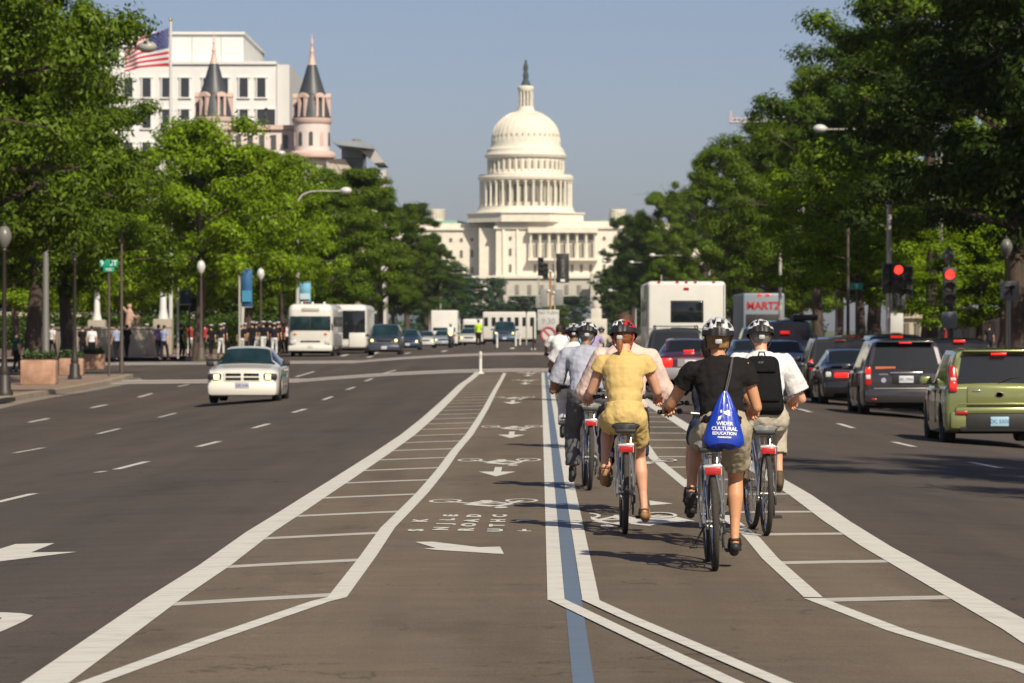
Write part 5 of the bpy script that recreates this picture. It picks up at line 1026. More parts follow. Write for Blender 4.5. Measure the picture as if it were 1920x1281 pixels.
# ---- white shuttle bus
W_ = mat('bus_white', (.70, .69, .64), .35, coat=.5, noise=.05, nscale=1.5)
def busbox(name, label, x, y, w, L, h, m, z0=.35, r=.13, toward=False, group=None):
    root = thing(name, label, 'bus', (x, y, gz(x, y)), 0, group)
    if toward: root.rotation_euler = (0, 0, math.pi)
    b = MB(); b.rbox((0, L / 2, (h + z0) / 2), (w, L, h - z0), r, 4); b.build('body', m, root)
    b = MB(); b.box((0, L / 2, .35), (w - .3, L - .6, .35)); b.build('underbody', M_under, root)
    for yy in (L * .2, L * .8):
        for s_ in (-1, 1): add_wheel(root, s_ * (w / 2 - .14), yy, .45, s_)
    return root
c = busbox('shuttle_bus', 'white shuttle bus seen from behind with dark rear window and red marker lamps', X(1287, 119), 119, 2.44, 7.5, 3.22, W_)
b = MB(); b.rbox((.02, -.004, 2.28), (1.02, .03, .68), .06); f = b.build('rear_window_frame', M_dark, c); b = MB(); b.rbox((.02, -.018, 2.28), (.94, .03, .60), .05); b.build('rear_window', M_glass, f)
lampbox('third_brake_lamp', c, (0, -.01, 2.99), (.16, .05, .07), M_red, .01)
for k in (-.85, -.28, 0, .28, .85): lampbox('marker_lamp', c, (k, .03, 3.19), (.09, .08, .05), M_red, .01)
for s_ in (-1, 1): lampbox('tail_light', c, (s_ * 1.0, -.01, 1.15), (.18, .05, .4), M_red_on, .02)
for k in range(5): b = MB(); b.rbox((-1.21, .9 + 1.25 * k, 2.25), (.03, 1.1, .85), .01); b.build('side_window', M_glass, c); b = MB(); b.rbox((1.21, .9 + 1.25 * k, 2.25), (.03, 1.1, .85), .01); b.build('side_window', M_glass, c)
b = MB(); b.box((0, -.012, 1.75), (2.3, .012, .02)); b.box((-1.16, -.0, 2.0), (.02, .02, 2.2)); b.box((1.16, -.0, 2.0), (.02, .02, 2.2)); b.build('panel_seam', mat('seam_grey', (.3, .3, .28), .6), c)
b = MB(); b.rbox((0, -.1, .52), (2.3, .2, .25), .04); b.build('bumper', M_dark, c)
# ---- silver coach with red lettering
c = busbox('coach', 'silver grey coach with large red lettering above its rear, beyond the shuttle bus', X(1432, 235), 235, 2.55, 12, 3.75, mat('coach_silver', (.24, .28, .32), .45, metal=.2))
me = text_data('lettering', 'MARTZ', .64, mat('lettering_red', (.42, .02, .03), .5), .01, font_bold=.02); link('lettering', me, c, (0, -.02, 2.95), (R(90), 0, 0), (1.0, 1, 1))
for s_ in (-.25, .25): lampbox('brake_lamp', c, (s_, -.02, 3.62), (.3, .06, .12), M_red_on, .02)
b = MB(); b.rbox((0, -.01, 2.0), (2.2, .03, .9), .05); b.build('rear_grille', M_dark, c)
# ================= oncoming traffic
def front_face(c, P, L, grille='slots', lit=True, w=.9, zh=.70, plate_s='AX 9034'):
    for s_ in (-1, 1):
        h = lampbox('headlight', c, (s_ * (w - .20), L - .05, zh), (.36, .16, .17), M_dark, .05); lampbox('bulb', h, (s_ * (w - .25), L + .045, zh), (.14, .03, .13), M_head_on if lit else M_lens, .03)
        lampbox('turn_lamp', h, (s_ * (w - .06), L - .12, zh), (.07, .14, .10), M_amber, .02)
g = carpaint('white', (.78, .76, .68), 0, .35)
c = car('patrol_car', 'white sedan with lit headlights and split grille driving towards the camera', 'car', 'muscle', g, -7.72, 99.5, toward=True)
L = 5.08; front_face(c, None, L, w=.92, zh=.70)
b = MB(); b.rbox((0, L - .04, .70), (.98, .14, .26), .04); gr = b.build('grille', g, c)
for s_ in (-1, 1):
    for zz in (.645, .755): b = MB(); b.rbox((s_ * .235, L + .028, zz), (.40, .02, .075), .012); b.build('grille_slot', M_under, gr)
b = MB(); b.rbox((0, L - .02, .39), (1.82, .26, .38), .12); bp = b.build('bumper', g, c)
b = MB(); b.rbox((0, L + .096, .335), (1.0, .02, .045), .01); b.build('air_intake', M_under, bp)
for s_ in (-1, 1): b = MB(); b.rbox((s_ * .68, L + .085, .36), (.2, .03, .07), .02); b.build('air_intake', M_under, bp); lampbox('fog_lamp', c, (s_ * .66, L + .09, .37), (.08, .03, .05), M_lens, .02)
plate(c, L + .11, .48, 'USP 3184', .36, sgn=1, col=mat('plate_grey', (.45, .45, .5), .5))
b = MB(); b.tube([(-.55, 3.70, 1.06), (-.1, 3.62, 1.07)], .012, 5); b.tube([(.0, 3.70, 1.06), (.45, 3.62, 1.07)], .012, 5); b.build('wiper', M_dark, c)
for s_ in (-1, 1): b = MB(); b.box((s_ * .951, 3.1, .72), (.008, 1.8, .07)); b.build('side_stripe', mat('stripe_teal', (.02, .22, .25), .5), c)
# white coach with raised roof front
c = busbox('coach', 'old white coach with wide split windscreen and roof beacons facing the crossing', X(582, 214), 226, 2.5, 11, 2.95, W_, z0=.3, r=.38)
c.location = (X(582, 214), 214, gz(-12.8, 214)); 
b = MB(); b.rbox((0, -.02, 1.87), (2.26, .08, .78), .08); f = b.build('windscreen_frame', M_dark, c)
for s_ in (-1, 1): b = MB(); b.rbox((s_ * .56, -.045, 1.87), (1.06, .06, .70), .06); b.build('windscreen', M_glass_clear, f)
b = MB(); b.rbox((0, .1, 2.62), (1.0, .3, .2), .05); b.build('destination_panel', mat('panel_grey', (.42, .42, .38), .6), c)
for k in (-.5, .1, .75): lampbox('roof_lamp', c, (k, .5, 2.98), (.14, .16, .16), W_, .04)
lampbox('beacon', c, (-.35, .35, 3.05), (.12, .12, .16), M_red, .04)
for s_ in (-1, 1):
    lampbox('marker_lamp', c, (s_ * .85, -.03, 1.28), (.16, .06, .12), M_amber, .04); h = lampbox('headlight', c, (s_ * .95, -.03, .82), (.3, .06, .2), M_lens, .05)
    b = MB(); b.rbox((s_ * 1.36, -.1, 1.95), (.16, .12, .34), .04); b.build('mirror', M_dark, c)
b = MB(); b.rbox((0, -.03, .86), (1.1, .05, .07), .02); b.build('grille', M_dark, c); b = MB(); b.rbox((0, -.08, .47), (2.46, .22, .3), .06); b.build('bumper', W_, c); plate(c, -.2, .55, 'T 401')
for k in range(6):
    for s_ in (-1, 1): b = MB(); b.rbox((s_ * 1.24, 1.4 + 1.6 * k, 1.95), (.04, 1.2, .6), .04); b.build('side_window', M_glass, c)
for k in range(4): b = MB(); b.rbox((1.24, 2.2 + 2.2 * k, .9), (.03, 1.6, .7), .01); b.build('luggage_door', mat('bus_grey', (.36, .36, .36), .4, metal=.5), c)
# second coach, dark side
c = busbox('coach', 'second white coach half hidden behind the first, dark side panel and white roof edge', X(650, 238), 238, 2.5, 11, 3.05, W_, z0=.3, r=.32)
b = MB(); b.rbox((.35, -.02, 1.80), (1.6, .08, 1.75), .05); b.build('windscreen', M_glass, c); b = MB(); b.rbox((.65, -.06, .85), (1.0, .08, .9), .1); b.build('front_panel', W_, c)
for s_ in (-1, 1): lampbox('headlight', c, (s_ * .95, -.07, .8), (.3, .05, .2), M_amber if s_ > 0 else M_lens)
def oncoming(label, cat, prof, col, px, d, group='oncoming traffic beyond the crossing', lit=True, scale=1.0, gw=1.0):
    x = X(px, d); c = car('oncoming_car', label, cat, prof, col, x, d, toward=True, group=group, scale=scale); L = PROF[prof]['L']; w = PROF[prof]['w']
    zh = .85 if prof in ('suv', 'minivan') else .66
    front_face(c, None, L - .02, w=w - .03, zh=zh, lit=lit)
    b = MB(); b.rbox((0, L - .02, zh), (.8 * gw, .08, .14), .02); b.build('grille', M_dark, c); b = MB(); b.rbox((0, L - .03, .44), (w * 1.8, .2, .3), .07); b.build('bumper', col, c)
    plate(c, L + .075, .45, 'EV 204', sgn=1); return c
gt = carpaint('tan', (.22, .17, .12), .3)
oncoming('dark blue-grey SUV with tan lower body and headlights, right of the coaches', 'suv', 'suv', carpaint('blue_grey', (.06, .07, .10), .3), 720, 212)
oncoming('dark blue car waiting right of the SUV', 'car', 'sedan', carpaint('blue', (.03, .06, .11), .3), 764, 262)
wh = carpaint('white_plain', (.62, .62, .60), 0)
oncoming('white sedan facing the crossing, left of the box truck', 'car', 'sedan', wh, 797, 330)
oncoming('pale blue car directly in front of the box truck', 'car', 'sedan', carpaint('pale_blue', (.35, .42, .48), .2), 831, 330)
oncoming('white car behind the policeman in the yellow vest', 'car', 'sedan', carpaint('cream', (.60, .60, .56), 0), 879, 325)
oncoming('dark blue pickup with lit headlights near the white posts', 'truck', 'suv', carpaint('blue2', (.05, .09, .15), .3), 946, 300)
c = busbox('box_truck', 'white box truck standing above the pale blue car', X(833, 345), 345, 2.4, 6, 3.35, W_, r=.1); c['category'] = 'truck'
b = MB(); b.rbox((0, -.03, 1.5), (2.0, .08, .6), .06); b.build('windscreen', M_glass_clear, c); b = MB(); b.rbox((0, -.5, 1.0), (2.0, 1.2, 1.0), .1); b.build('cab', W_, c)
c = busbox('delivery_van', 'white van beyond the cream car, roof just above traffic', X(888, 372), 372, 2.1, 6, 2.6, W_, r=.2); c['category'] = 'van'
b = MB(); b.rbox((0, -.03, 1.8), (1.8, .08, .5), .06); b.build('windscreen', M_glass_clear, c)
c = busbox('tour_bus', 'long cream open-sided tour bus across the far lanes', X(955, 330), 330, 4.6, 2.6, 2.75, mat('bus_cream', (.60, .59, .54), .5), r=.15)
for k in range(7): b = MB(); b.rbox((-2.0 + .66 * k, -.02, 1.9), (.34, .06, .75), .02); b.build('side_window', M_glass, c)
# ================================================================ BICYCLES
M_alu = mat('bike_silver', (.50, .51, .53), .28, metal=.8, coat=.3)
M_seat = mat('saddle_vinyl', (.20, .20, .195), .55, noise=.15, nscale=30)
M_seatd = mat('saddle_dark', (.025, .024, .024), .6)
M_btyre = mat('bike_tyre', (.045, .040, .034), .9, noise=.3, nscale=60)
M_steel = mat('steel_dull', (.35, .34, .32), .35, metal=.9)
BW = {}
def bike_wheel():
    if BW: return BW['t'], BW['r'], BW['s'], BW['h']
    r = .34; t = MB(); n = 40
    pts = [(0, (r - .021) * math.cos(2 * math.pi * k / n), (r - .021) * math.sin(2 * math.pi * k / n)) for k in range(n)]
    t.tube(pts, .0225, 10, closed=True); BW['t'] = t.data('tyre', M_btyre)
    q = MB(); pts = [(0, .293 * math.cos(2 * math.pi * k / n), .293 * math.sin(2 * math.pi * k / n)) for k in range(n)]; q.tube(pts, .011, 6, closed=True); BW['r'] = q.data('rim', M_chrome)
    s = MB()
    for k in range(28):
        a = 2 * math.pi * k / 28; b2 = a + (.5 if k % 4 < 2 else -.5); sx = .03 if k % 2 else -.03
        s.cyl((sx, .022 * math.cos(b2), .022 * math.sin(b2)), (0, .286 * math.cos(a), .286 * math.sin(a)), .0016, n=3, caps=False)
    BW['s'] = s.data('spokes', M_chrome)
    h = MB(); h.cyl((-.05, 0, 0), (.05, 0, 0), .018, n=10); h.cyl((-.034, 0, 0), (-.030, 0, 0), .027, n=12); h.cyl((.030, 0, 0), (.034, 0, 0), .027, n=12); BW['h'] = h.data('hub', M_steel)
    return BW['t'], BW['r'], BW['s'], BW['h']
def bicycle(label, px, py, frame_m=None, crank=90, lean=0.0, hz=1.08, rack=True, saddle_m=None, steer=0.0, loc=None, refl=True, head=0.0, hw=.31, saddle_z=.90, kick=False, group='city bicycles ridden up the lane', rbar=None):
    frame_m = frame_m or M_alu; p = loc or G(px, py)
    root = thing('bicycle', label, 'bicycle', p, 0, group); root.rotation_euler = (0, R(lean), R(head))
    for wy, st in ((0, 0), (1.06, steer)):
        w = thing_part('wheel', root, (0, wy, .34)); w.rotation_euler = (0, 0, R(st))
        for nm, me in zip(('tyre', 'rim', 'spokes', 'hub'), bike_wheel()): link(nm, me, w)
    BB = Vector((0, .44, .285)); HT = Vector((0, .90, .86)); HB = Vector((0, .935, .70)); ST = Vector((0, .27, .70))
    b = MB(); b.tube([BB, ST], .016, 8); b.tube([BB, HB], .021, 8); b.tube([HT + Vector((0, 0, .02)), HB], .020, 8)
    b.tube([ST + Vector((0, .01, -.06)), Vector((0, .6, .58)), HB + Vector((0, -.02, .06))], .017, 8)
    b.cyl((-.04, BB.y, BB.z), (.04, BB.y, BB.z), .024, n=12); b.build('frame', frame_m, root)
    for s_ in (-1, 1):
        b = MB(); b.tube([(s_ * .068, 0, .34), (s_ * .060, .12, .32), (s_ * .035, .38, .29)], .009, 6); b.build('chain_stay', frame_m, root)
        b = MB(); b.tube([(s_ * .068, 0, .34), (s_ * .062, .1, .5), (s_ * .038, .21, .66), (0, .265, .73)], .0085, 6); b.build('seat_stay', frame_m, root)
        b = MB(); b.tube([(0, .935, .70), (s_ * .05, .96, .66), (s_ * .056, 1.06, .34)], [.016, .014, .010], 6); b.build('fork_blade', frame_m, root)
    b = MB(); b.tube([ST, (0, .235, saddle_z - .04)], .014, 8); b.build('seat_post', M_chrome, root)
    b = MB()                                  # saddle: loft of ellipses
    prof = [(.085, .02, .0), (.105, .10, .006), (.098, .115, .004), (.20, .075, .002), (.30, .035, 0), (.36, .022, -.004)]
    prof = [(.08, .03, -.004), (.09, .09, 0), (.13, .118, .004), (.18, .10, .002), (.24, .06, .0), (.30, .036, 0), (.355, .026, -.004), (.365, .008, -.008)]
    vs = []; n = 14
    for (yy, w, dz) in prof:
        for k in range(n): a = 2 * math.pi * k / n; vs.append((w * math.cos(a), yy, saddle_z - .028 + dz + (.030 if math.sin(a) > 0 else .040) * math.sin(a) * (1 if w > .02 else .4)))
    fs = [(i * n + k, i * n + (k + 1) % n, (i + 1) * n + (k + 1) % n, (i + 1) * n + k) for i in range(len(prof) - 1) for k in range(n)] + [tuple(range(n - 1, -1, -1)), tuple(range((len(prof) - 1) * n, len(prof) * n))]
    sd = MB(); sd.add(vs, fs); sa = sd.build('saddle', saddle_m or M_seat, root)
    b = MB(); b.rbox((0, .12, saddle_z - .065), (.17, .11, .035), .015); b.build('saddle_base', M_seatd, sa)
    for s_ in (-1, 1): b = MB(); b.cyl((s_ * .05, .13, saddle_z - .08), (s_ * .05, .13, saddle_z - .13), .016, n=8); b.build('saddle_spring', M_steel, sa)
    b = MB(); b.tube([HT, (0, .88, hz - .06), (0, .93, hz - .03)], .013, 8); b.build('stem', frame_m, root)
    pts = [(-hw - .02, .80, hz), (-hw + .10, .84, hz + .0), (-.16, .93, hz - .01), (0, .94, hz - .03), (.16, .93, hz - .01), (hw - .10, .84, hz), (hw + .02, .80, hz)]
    b = MB(); b.tube(pts, .011, 8); hb = b.build('handlebar', M_steel, root)
    for s_ in (-1, 1):
        b = MB(); b.tube([(s_ * (hw + .025), .797, hz), (s_ * (hw - .10), .845, hz)], .017, 10); b.build('grip', M_seatd, hb)
        b = MB(); b.tube([(s_ * (hw - .11), .86, hz - .005), (s_ * (hw - .02), .87, hz - .03)], .006, 6); b.rbox((s_ * (hw - .13), .86, hz), (.035, .05, .04), .01); b.build('brake_lever', M_dark, hb)
    b = MB(); b.rbox((0, .99, hz - .03), (.09, .05, .06), .015); b.build('front_lamp', M_dark, root)
    # drivetrain on the right-hand side
    b = MB(); b.cyl((.052, BB.y, BB.z), (.056, BB.y, BB.z), .088, n=24); b.cyl((.06, BB.y, BB.z), (.064, BB.y, BB.z), .066, n=20); b.build('chainring', M_steel, root)
    b = MB()
    for i, rr in enumerate((.052, .046, .040, .034, .028)): b.cyl((.042 + .005 * i, 0, .34), (.044 + .005 * i, 0, .34), rr, n=20)
    b.build('cassette', M_steel, root)
    b = MB(); b.tube([(.05, .0, .392), (.056, BB.y, BB.z + .088)], .004, 4); b.tube([(.05, 0, .21), (.056, BB.y, BB.z - .088)], .004, 4); b.build('chain', M_dark, root)
    b = MB(); b.rbox((.072, .0, .285), (.02, .04, .07), .008); b.rbox((.062, .01, .215), (.016, .05, .10), .008); b.cyl((.055, .02, .235), (.066, .02, .235), .022, n=12); b.cyl((.055, .03, .18), (.066, .03, .18), .022, n=12); b.build('derailleur', M_dark, root)
    ca = R(crank); ped = []
    for s_, a in ((1, ca), (-1, ca + math.pi)):   # crank angle 0 = forward, 90 = down
        e = Vector((s_ * .085, BB.y + .17 * math.cos(a), BB.z - .17 * math.sin(a)))
        b = MB(); b.tube([(s_ * .07, BB.y, BB.z), e], .011, 6); cr = b.build('crank', M_alu, root)
        b = MB(); b.rbox((e.x + s_ * .055, e.y, e.z), (.09, .08, .025), .008); b.box((e.x + s_ * .055, e.y - .042, e.z), (.07, .004, .015)); b.build('pedal', M_dark, cr); ped.append(e + Vector((s_ * .055, 0, .013)))
    if rack:
        b = MB()
        for s_ in (-1, 1):
            b.tube([(s_ * .075, .0, .36), (s_ * .078, -.06, .715), (s_ * .055, -.10, .735)], .005, 5); b.tube([(s_ * .055, -.12, .735), (s_ * .055, .20, .745)], .006, 5)
        b.tube([(-.055, -.12, .735), (0, -.135, .735), (.055, -.12, .735)], .006, 5); b.tube([(-.055, 0, .737), (.055, 0, .737)], .004, 4)
        b.tube([(-.04, .10, .74), (-.045, .12, .80), (.045, .12, .80), (.04, .10, .74)], .006, 5)
        b.build('luggage_rack', rbar or M_alu, root)
    if refl:
        b = MB(); b.rbox((0, -.145, .695), (.112, .018, .052), .01); rf = b.build('rear_reflector', mat('reflector_red', (.50, .015, .015), .25, coat=1), root)
        b = MB(); b.rbox((0, -.135, .728), (.13, .02, .016), .005); b.rbox((0, -.130, .70), (.125, .014, .066), .008); b.build('reflector_frame', M_lens, rf)
    b = MB(); n = 14; pts = [(0, .362 * math.cos(R(60 + 100 * k / n)), .34 + .362 * math.sin(R(60 + 100 * k / n))) for k in range(n + 1)]
    b.tube([(0, .05, .715), (0, .03, .70)], .012, 6); b.rbox((0, .045, .70), (.05, .05, .06), .01); b.build('brake_caliper', M_dark, root)
    if kick:
        b = MB(); b.tube([(-.05, .30, .30), (-.10, .22, .22), (-.14, .12, .17)], .008, 6); b.rbox((-.14, .11, .165), (.06, .03, .02), .008); b.build('kickstand', M_dark, root)
    return root, ped
# ================================================================ PEOPLE
def skinmat(name, c): return mat('skin_' + name, c, .5, spec=.4, noise=.08, nscale=12)
SK1 = skinmat('tan', (.62, .31, .165)); SK2 = skinmat('fair', (.68, .37, .24)); SK3 = skinmat('brown', (.30, .15, .085))
def cloth(name, c, noise=.13, bump=.95, bscale=8): return mat('cloth_' + name, c, .9, spec=.2, noise=noise, nscale=6, bump=bump, bscale=bscale)
def ik(a, c, l1, l2, pole):
    a, c = Vector(a), Vector(c); d = c - a; L = min(d.length, (l1 + l2) * .999); u = d.normalized()
    x = (l1 * l1 - l2 * l2 + L * L) / (2 * L); h = math.sqrt(max(0, l1 * l1 - x * x)); p = Vector(pole); p = (p - u * p.dot(u)).normalized()
    return a + u * x + p * h
def lerp(a, b, t): return Vector(a).lerp(Vector(b), t)
def hand(mb, wrist, direction, down, side, s=1.0, grip=True):
    # palm + four bent fingers + thumb leaving the side of the palm
    d = Vector(direction).normalized(); dn = Vector(down); dn = (dn - d * dn.dot(d)).normalized(); lat = d.cross(dn).normalized() * side
    w = Vector(wrist); c = w + d * .045 * s
    mb.caps_(w, w + d * .05 * s, .025 * s, .028 * s, 8)
    for k in (-1.5, -.5, .5, 1.5):
        base = w + d * .075 * s + lat * k * .019 * s; ln = (.034, .040, .037, .028)[int(k + 1.5)] * s
        mb.caps_(w + d * .03 * s + lat * k * .012 * s, base, .012 * s, .011 * s, 8)
        if grip: p1 = base + d * ln * .7 + dn * ln * .6; p2 = p1 + dn * ln * .9 - d * ln * .2; p3 = p2 - d * ln * .6 + dn * .2 * ln
        else: p1 = base + d * ln + dn * ln * .15; p2 = p1 + d * ln * .7 + dn * ln * .3; p3 = p2 + d * ln * .4 + dn * ln * .4
        mb.caps_(base, p1, .0105 * s, .0095 * s, 7); mb.caps_(p1, p2, .0095 * s, .0085 * s, 7); mb.caps_(p2, p3, .0085 * s, .007 * s, 7)
    t0 = w + d * .025 * s - lat * .025 * s; t1 = t0 + d * .03 * s - lat * .018 * s + dn * .012 * s; t2 = t1 + d * .02 * s + dn * .026 * s
    mb.caps_(t0, t1, .013 * s, .011 * s, 7); mb.caps_(t1, t2, .011 * s, .008 * s, 7)
def join_data(m1, m2):
    bm = bmesh.new(); bm.from_mesh(m1); bm.from_mesh(m2); bm.to_mesh(m1); bm.free(); bpy.data.meshes.remove(m2)
    m1.shade_smooth() if hasattr(m1, 'shade_smooth') else None
    return m1
def rider(label, base, cfg, head=0.0):
    """cfg in bicycle coordinates (x right, y forward, z up, origin at the rear wheel's contact point)."""
    g = lambda k, d: cfg.get(k, d)
    vx = g('voxel', .0085); sc = g('size', 1.0)
    root = thing('person', label, 'person', base, 0, g('group', None)); root.rotation_euler = (0, 0, R(head))
    hip = Vector(g('hip', (0, .22, .96))); lean = R(g('lean', 22)); tw = g('tilt', 0.0); torso = g('torso', .50) * sc
    up = Vector((math.sin(R(tw)), math.sin(lean), math.cos(lean))).normalized(); rt = Vector((1, 0, 0)); rt = (rt - up * rt.dot(up)).normalized(); fw = up.cross(rt)
    if fw.y < 0: fw = -fw
    rot = Matrix((rt, fw, up)).transposed(); bw = g('bulk', 1.0)
    chest = hip + up * torso * .72; neck = hip + up * torso * 1.04; sh = g('shoulder', .185) * sc
    S = {s_: neck - up * .055 + rt * s_ * sh + fw * .01 - up * g('slope', .012) for s_ in (-1, 1)}
    hd = g('head_dir', (0, .35, 1)); hd = Vector(hd).normalized(); headc = neck + hd * .158 * sc
    wr = {-1: Vector(g('handL', (-.31, .79, 1.11))), 1: Vector(g('handR', (.31, .79, 1.11)))}
    el = {s_: Vector(g('elbow%s' % ('L' if s_ < 0 else 'R'), None)) if g('elbow%s' % ('L' if s_ < 0 else 'R'), None) else ik(S[s_], wr[s_], .29 * sc, .27 * sc, (s_ * .7, -.1, -1)) for s_ in (-1, 1)}
    ank = {-1: Vector(g('footL', (-.15, .42, .50))) + Vector((0, -.05, .08)), 1: Vector(g('footR', (.15, .44, .12))) + Vector((0, -.05, .08))}
    H = {s_: hip + rt * s_ * .082 * bw - up * .02 for s_ in (-1, 1)}
    kn = {s_: ik(H[s_], ank[s_], .43 * sc, .42 * sc, (s_ * g('knee_out', .12), 1, .25)) for s_ in (-1, 1)}
    def R3(c, r, mb, n=16): # rotated ellipsoid
        mb.ell(c, r, n, 10, rot=rot.to_euler())
    def torso_mb(mb, e=0.0, top=1.0, hem=0.0):
        R3(hip + up * .02, (.148 * bw + e, .122 * bw + e, .12 + e), mb); R3(hip + up * torso * .30, (.138 * g('waist', 1.0) * bw + e, .105 * bw + e, .15 + e), mb)
        R3(hip + up * torso * .55, (.152 * bw + e, .112 * bw + e, .16 + e), mb)
        R3(chest + up * .02, (.170 * bw + e, .115 * bw + e, .15 + e), mb); mb.caps_(S[-1] * .86 + S[1] * .14, S[1] * .86 + S[-1] * .14, .056 + e * .8, .056 + e * .8, 12)
        mb.caps_(S[-1] * .6 + S[1] * .4 - up * .05, S[1] * .6 + S[-1] * .4 - up * .05, .085 * bw + e, .085 * bw + e, 12)
        mb.caps_(neck - up * .05, neck + up * .0, .075 + e * .5, .05 + e * .5)
    body = MB(); torso_mb(body, -.004)
    body.caps_(neck - up * .03, neck + hd * .09, .055 * sc, .050 * sc)
    face = Vector((g('look', 0.0), 1, -.12)).normalized()
    body.ell(headc, (.077 * sc, .096 * sc, .112 * sc), 18, 12, rot=(R(-8), 0, -math.atan2(face.x, face.y))); body.ell(headc + face * .045 - hd * .055, (.052 * sc, .05 * sc, .055 * sc), 14, 8)
    body.caps_(headc + face * .092 + hd * .012, headc + face * .108 - hd * .022, .010, .014, 8)
    side = face.cross(Vector((0, 0, 1)))
    body.caps_(headc + face * .088 - hd * .052 - side * .018, headc + face * .088 - hd * .052 + side * .018, .007, .007, 8)
    for s_ in (-1, 1): body.ell(headc + side * s_ * .078 * sc - hd * .015, (.014, .022, .033), 10, 8)
    for s_ in (-1, 1):
        body.caps_(S[s_], lerp(S[s_], el[s_], .5), .054 * sc * bw, .046 * sc, 12); body.caps_(lerp(S[s_], el[s_], .5), el[s_], .046 * sc, .038 * sc, 12)
        body.caps_(el[s_], lerp(el[s_], wr[s_], .35), .038 * sc, .040 * sc, 12); body.caps_(lerp(el[s_], wr[s_], .35), wr[s_], .040 * sc, .024 * sc, 12)
        body.caps_(H[s_], lerp(H[s_], kn[s_], .5), .084 * bw, .072, 14); body.caps_(lerp(H[s_], kn[s_], .5), kn[s_], .076, .055 * sc, 14)
        cb = lerp(kn[s_], ank[s_], .32) + Vector((0, -.018, 0)); body.caps_(kn[s_], cb, .053 * sc, .057 * sc, 14); body.caps_(cb, lerp(kn[s_], ank[s_], .7), .057 * sc, .038, 14); body.caps_(lerp(kn[s_], ank[s_], .7), ank[s_], .038, .032, 12)
        ft = g('toe%s' % ('L' if s_ < 0 else 'R'), (s_ * .015, 1, -.25)); ft = Vector(ft).normalized()
        body.caps_(ank[s_] + Vector((0, -.035, -.038)), ank[s_] + Vector((0, 0, -.03)), .030, .034, 10); body.caps_(ank[s_] + Vector((0, 0, -.035)), ank[s_] + ft * .13 + Vector((0, 0, -.038)), .034, .030, 10)
        body.caps_(ank[s_] + ft * .10 + Vector((0, 0, -.043)), ank[s_] + ft * .165 + Vector((0, 0, -.05)), .028, .02, 10)
    bd = remesh(body, vx, 5, 'body', [g('skin', SK1)])
    hm = MB()
    for s_ in (-1, 1): hand(hm, wr[s_], Vector(g('hand_dir', (-.15 * s_, .8, -.35))) if not g('hd%d' % s_, None) else g('hd%d' % s_, None), (0, -.1, -1), s_)
    bd = join_data(bd, hm.data('h', g('skin', SK1))); link('body', bd, root)
    eyes = MB(); 
    for s_ in (-1, 1): eyes.ell(headc + face * .094 + side * s_ * .032 + hd * .006, (.012, .010, .009), 8, 6)
    eyes.build('eyes', mat('eye_dark', (.03, .02, .02), .2), root)
    # ---- upper garment
    sm = g('shirt_m', None)
    if sm:
        e = g('loose', .014); sh_ = MB(); torso_mb(sh_, e)
        hem = g('hem', -.10)
        if hem < 0: R3(hip + up * (hem + .10), (.150 * bw + e, .124 * bw + e, .12), sh_)
        if g('shirt_flare', 0): sh_.lathe([], 3) if False else None
        sl = g('sleeve', .5)
        for s_ in (-1, 1):
            if sl <= 1:
                E = lerp(S[s_], el[s_], sl); sh_.caps_(S[s_], E, .053 * bw + e * .7, (.054 - .006 * sl) + e * 1.1 + g('cuff', .0), 12)
            else:
                E = lerp(el[s_], wr[s_], min(.96, sl - 1)); sh_.caps_(S[s_], el[s_], .054 * bw + e * .8, .048 + e + g('cuff', 0), 12); sh_.caps_(el[s_], E, .050 + e + g('cuff', 0), .036 + e * .8, 12)
        d = remesh(sh_, vx, 9, 'shirt', [sm], disp=g('folds', .026), dscale=.075)
        # trim: open hem and cuffs by cutting rounded ends
        bm = bmesh.new(); bm.from_mesh(d)
        cuts = [(hip + up * (hem), -up)]
        for s_ in (-1, 1):
            if sl <= 1: E = lerp(S[s_], el[s_], sl); cuts.append((E, (el[s_] - S[s_]).normalized(), S[s_]))
            else: E = lerp(el[s_], wr[s_], min(.94, sl - 1)); cuts.append((E, (wr[s_] - el[s_]).normalized(), el[s_]))
        dele = []
        for v in bm.verts:
            if (v.co - cuts[0][0]).dot(cuts[0][1]) > 0 and abs((v.co - hip).x) < .3 and (v.co - hip).length < .4: dele.append(v); continue
            for c_ in cuts[1:]:
                if (v.co - c_[0]).dot(c_[1]) > .0 and (v.co - c_[0]).length < .14: dele.append(v); break
            else:
                if (v.co - (neck + hd * .0)).dot(hd) > .022 and (v.co - neck).length < .12: dele.append(v)
        bmesh.ops.delete(bm, geom=dele, context='VERTS'); bm.to_mesh(d); bm.free()
        o = link(g('shirt_name', 'shirt'), d, root); sdm = o.modifiers.new('t', 'SOLIDIFY'); sdm.thickness = .004; sdm.offset = -1
    if g('lower_m', None):
        e = g('lloose', .016); lo = MB(); ll = g('legs', .7)
        R3(hip + up * .0, (.152 * bw + e * .5, .124 * bw + e * .6, .125 + e), lo); R3(hip + up * .06, (.155 * bw + e * .5, .118 * bw + e * .5, .12), lo)
        for s_ in (-1, 1):
            if ll <= 1: E = lerp(H[s_], kn[s_], ll); lo.caps_(H[s_], E, .086 * bw + e, .072 + e * 1.2, 14)
            else:
                lo.caps_(H[s_], kn[s_], .086 * bw + e, .060 + e, 14); E = lerp(kn[s_], ank[s_], ll - 1); lo.caps_(kn[s_], lerp(kn[s_], E, .5), .062 + e, .058 + e, 14); lo.caps_(lerp(kn[s_], E, .5), E, .058 + e, .050 + e, 14)
        d = remesh(lo, vx, 3, 'lower', [g('lower_m', None)], disp=g('lfolds', .024), dscale=.07)
        bm = bmesh.new(); bm.from_mesh(d); dele = []
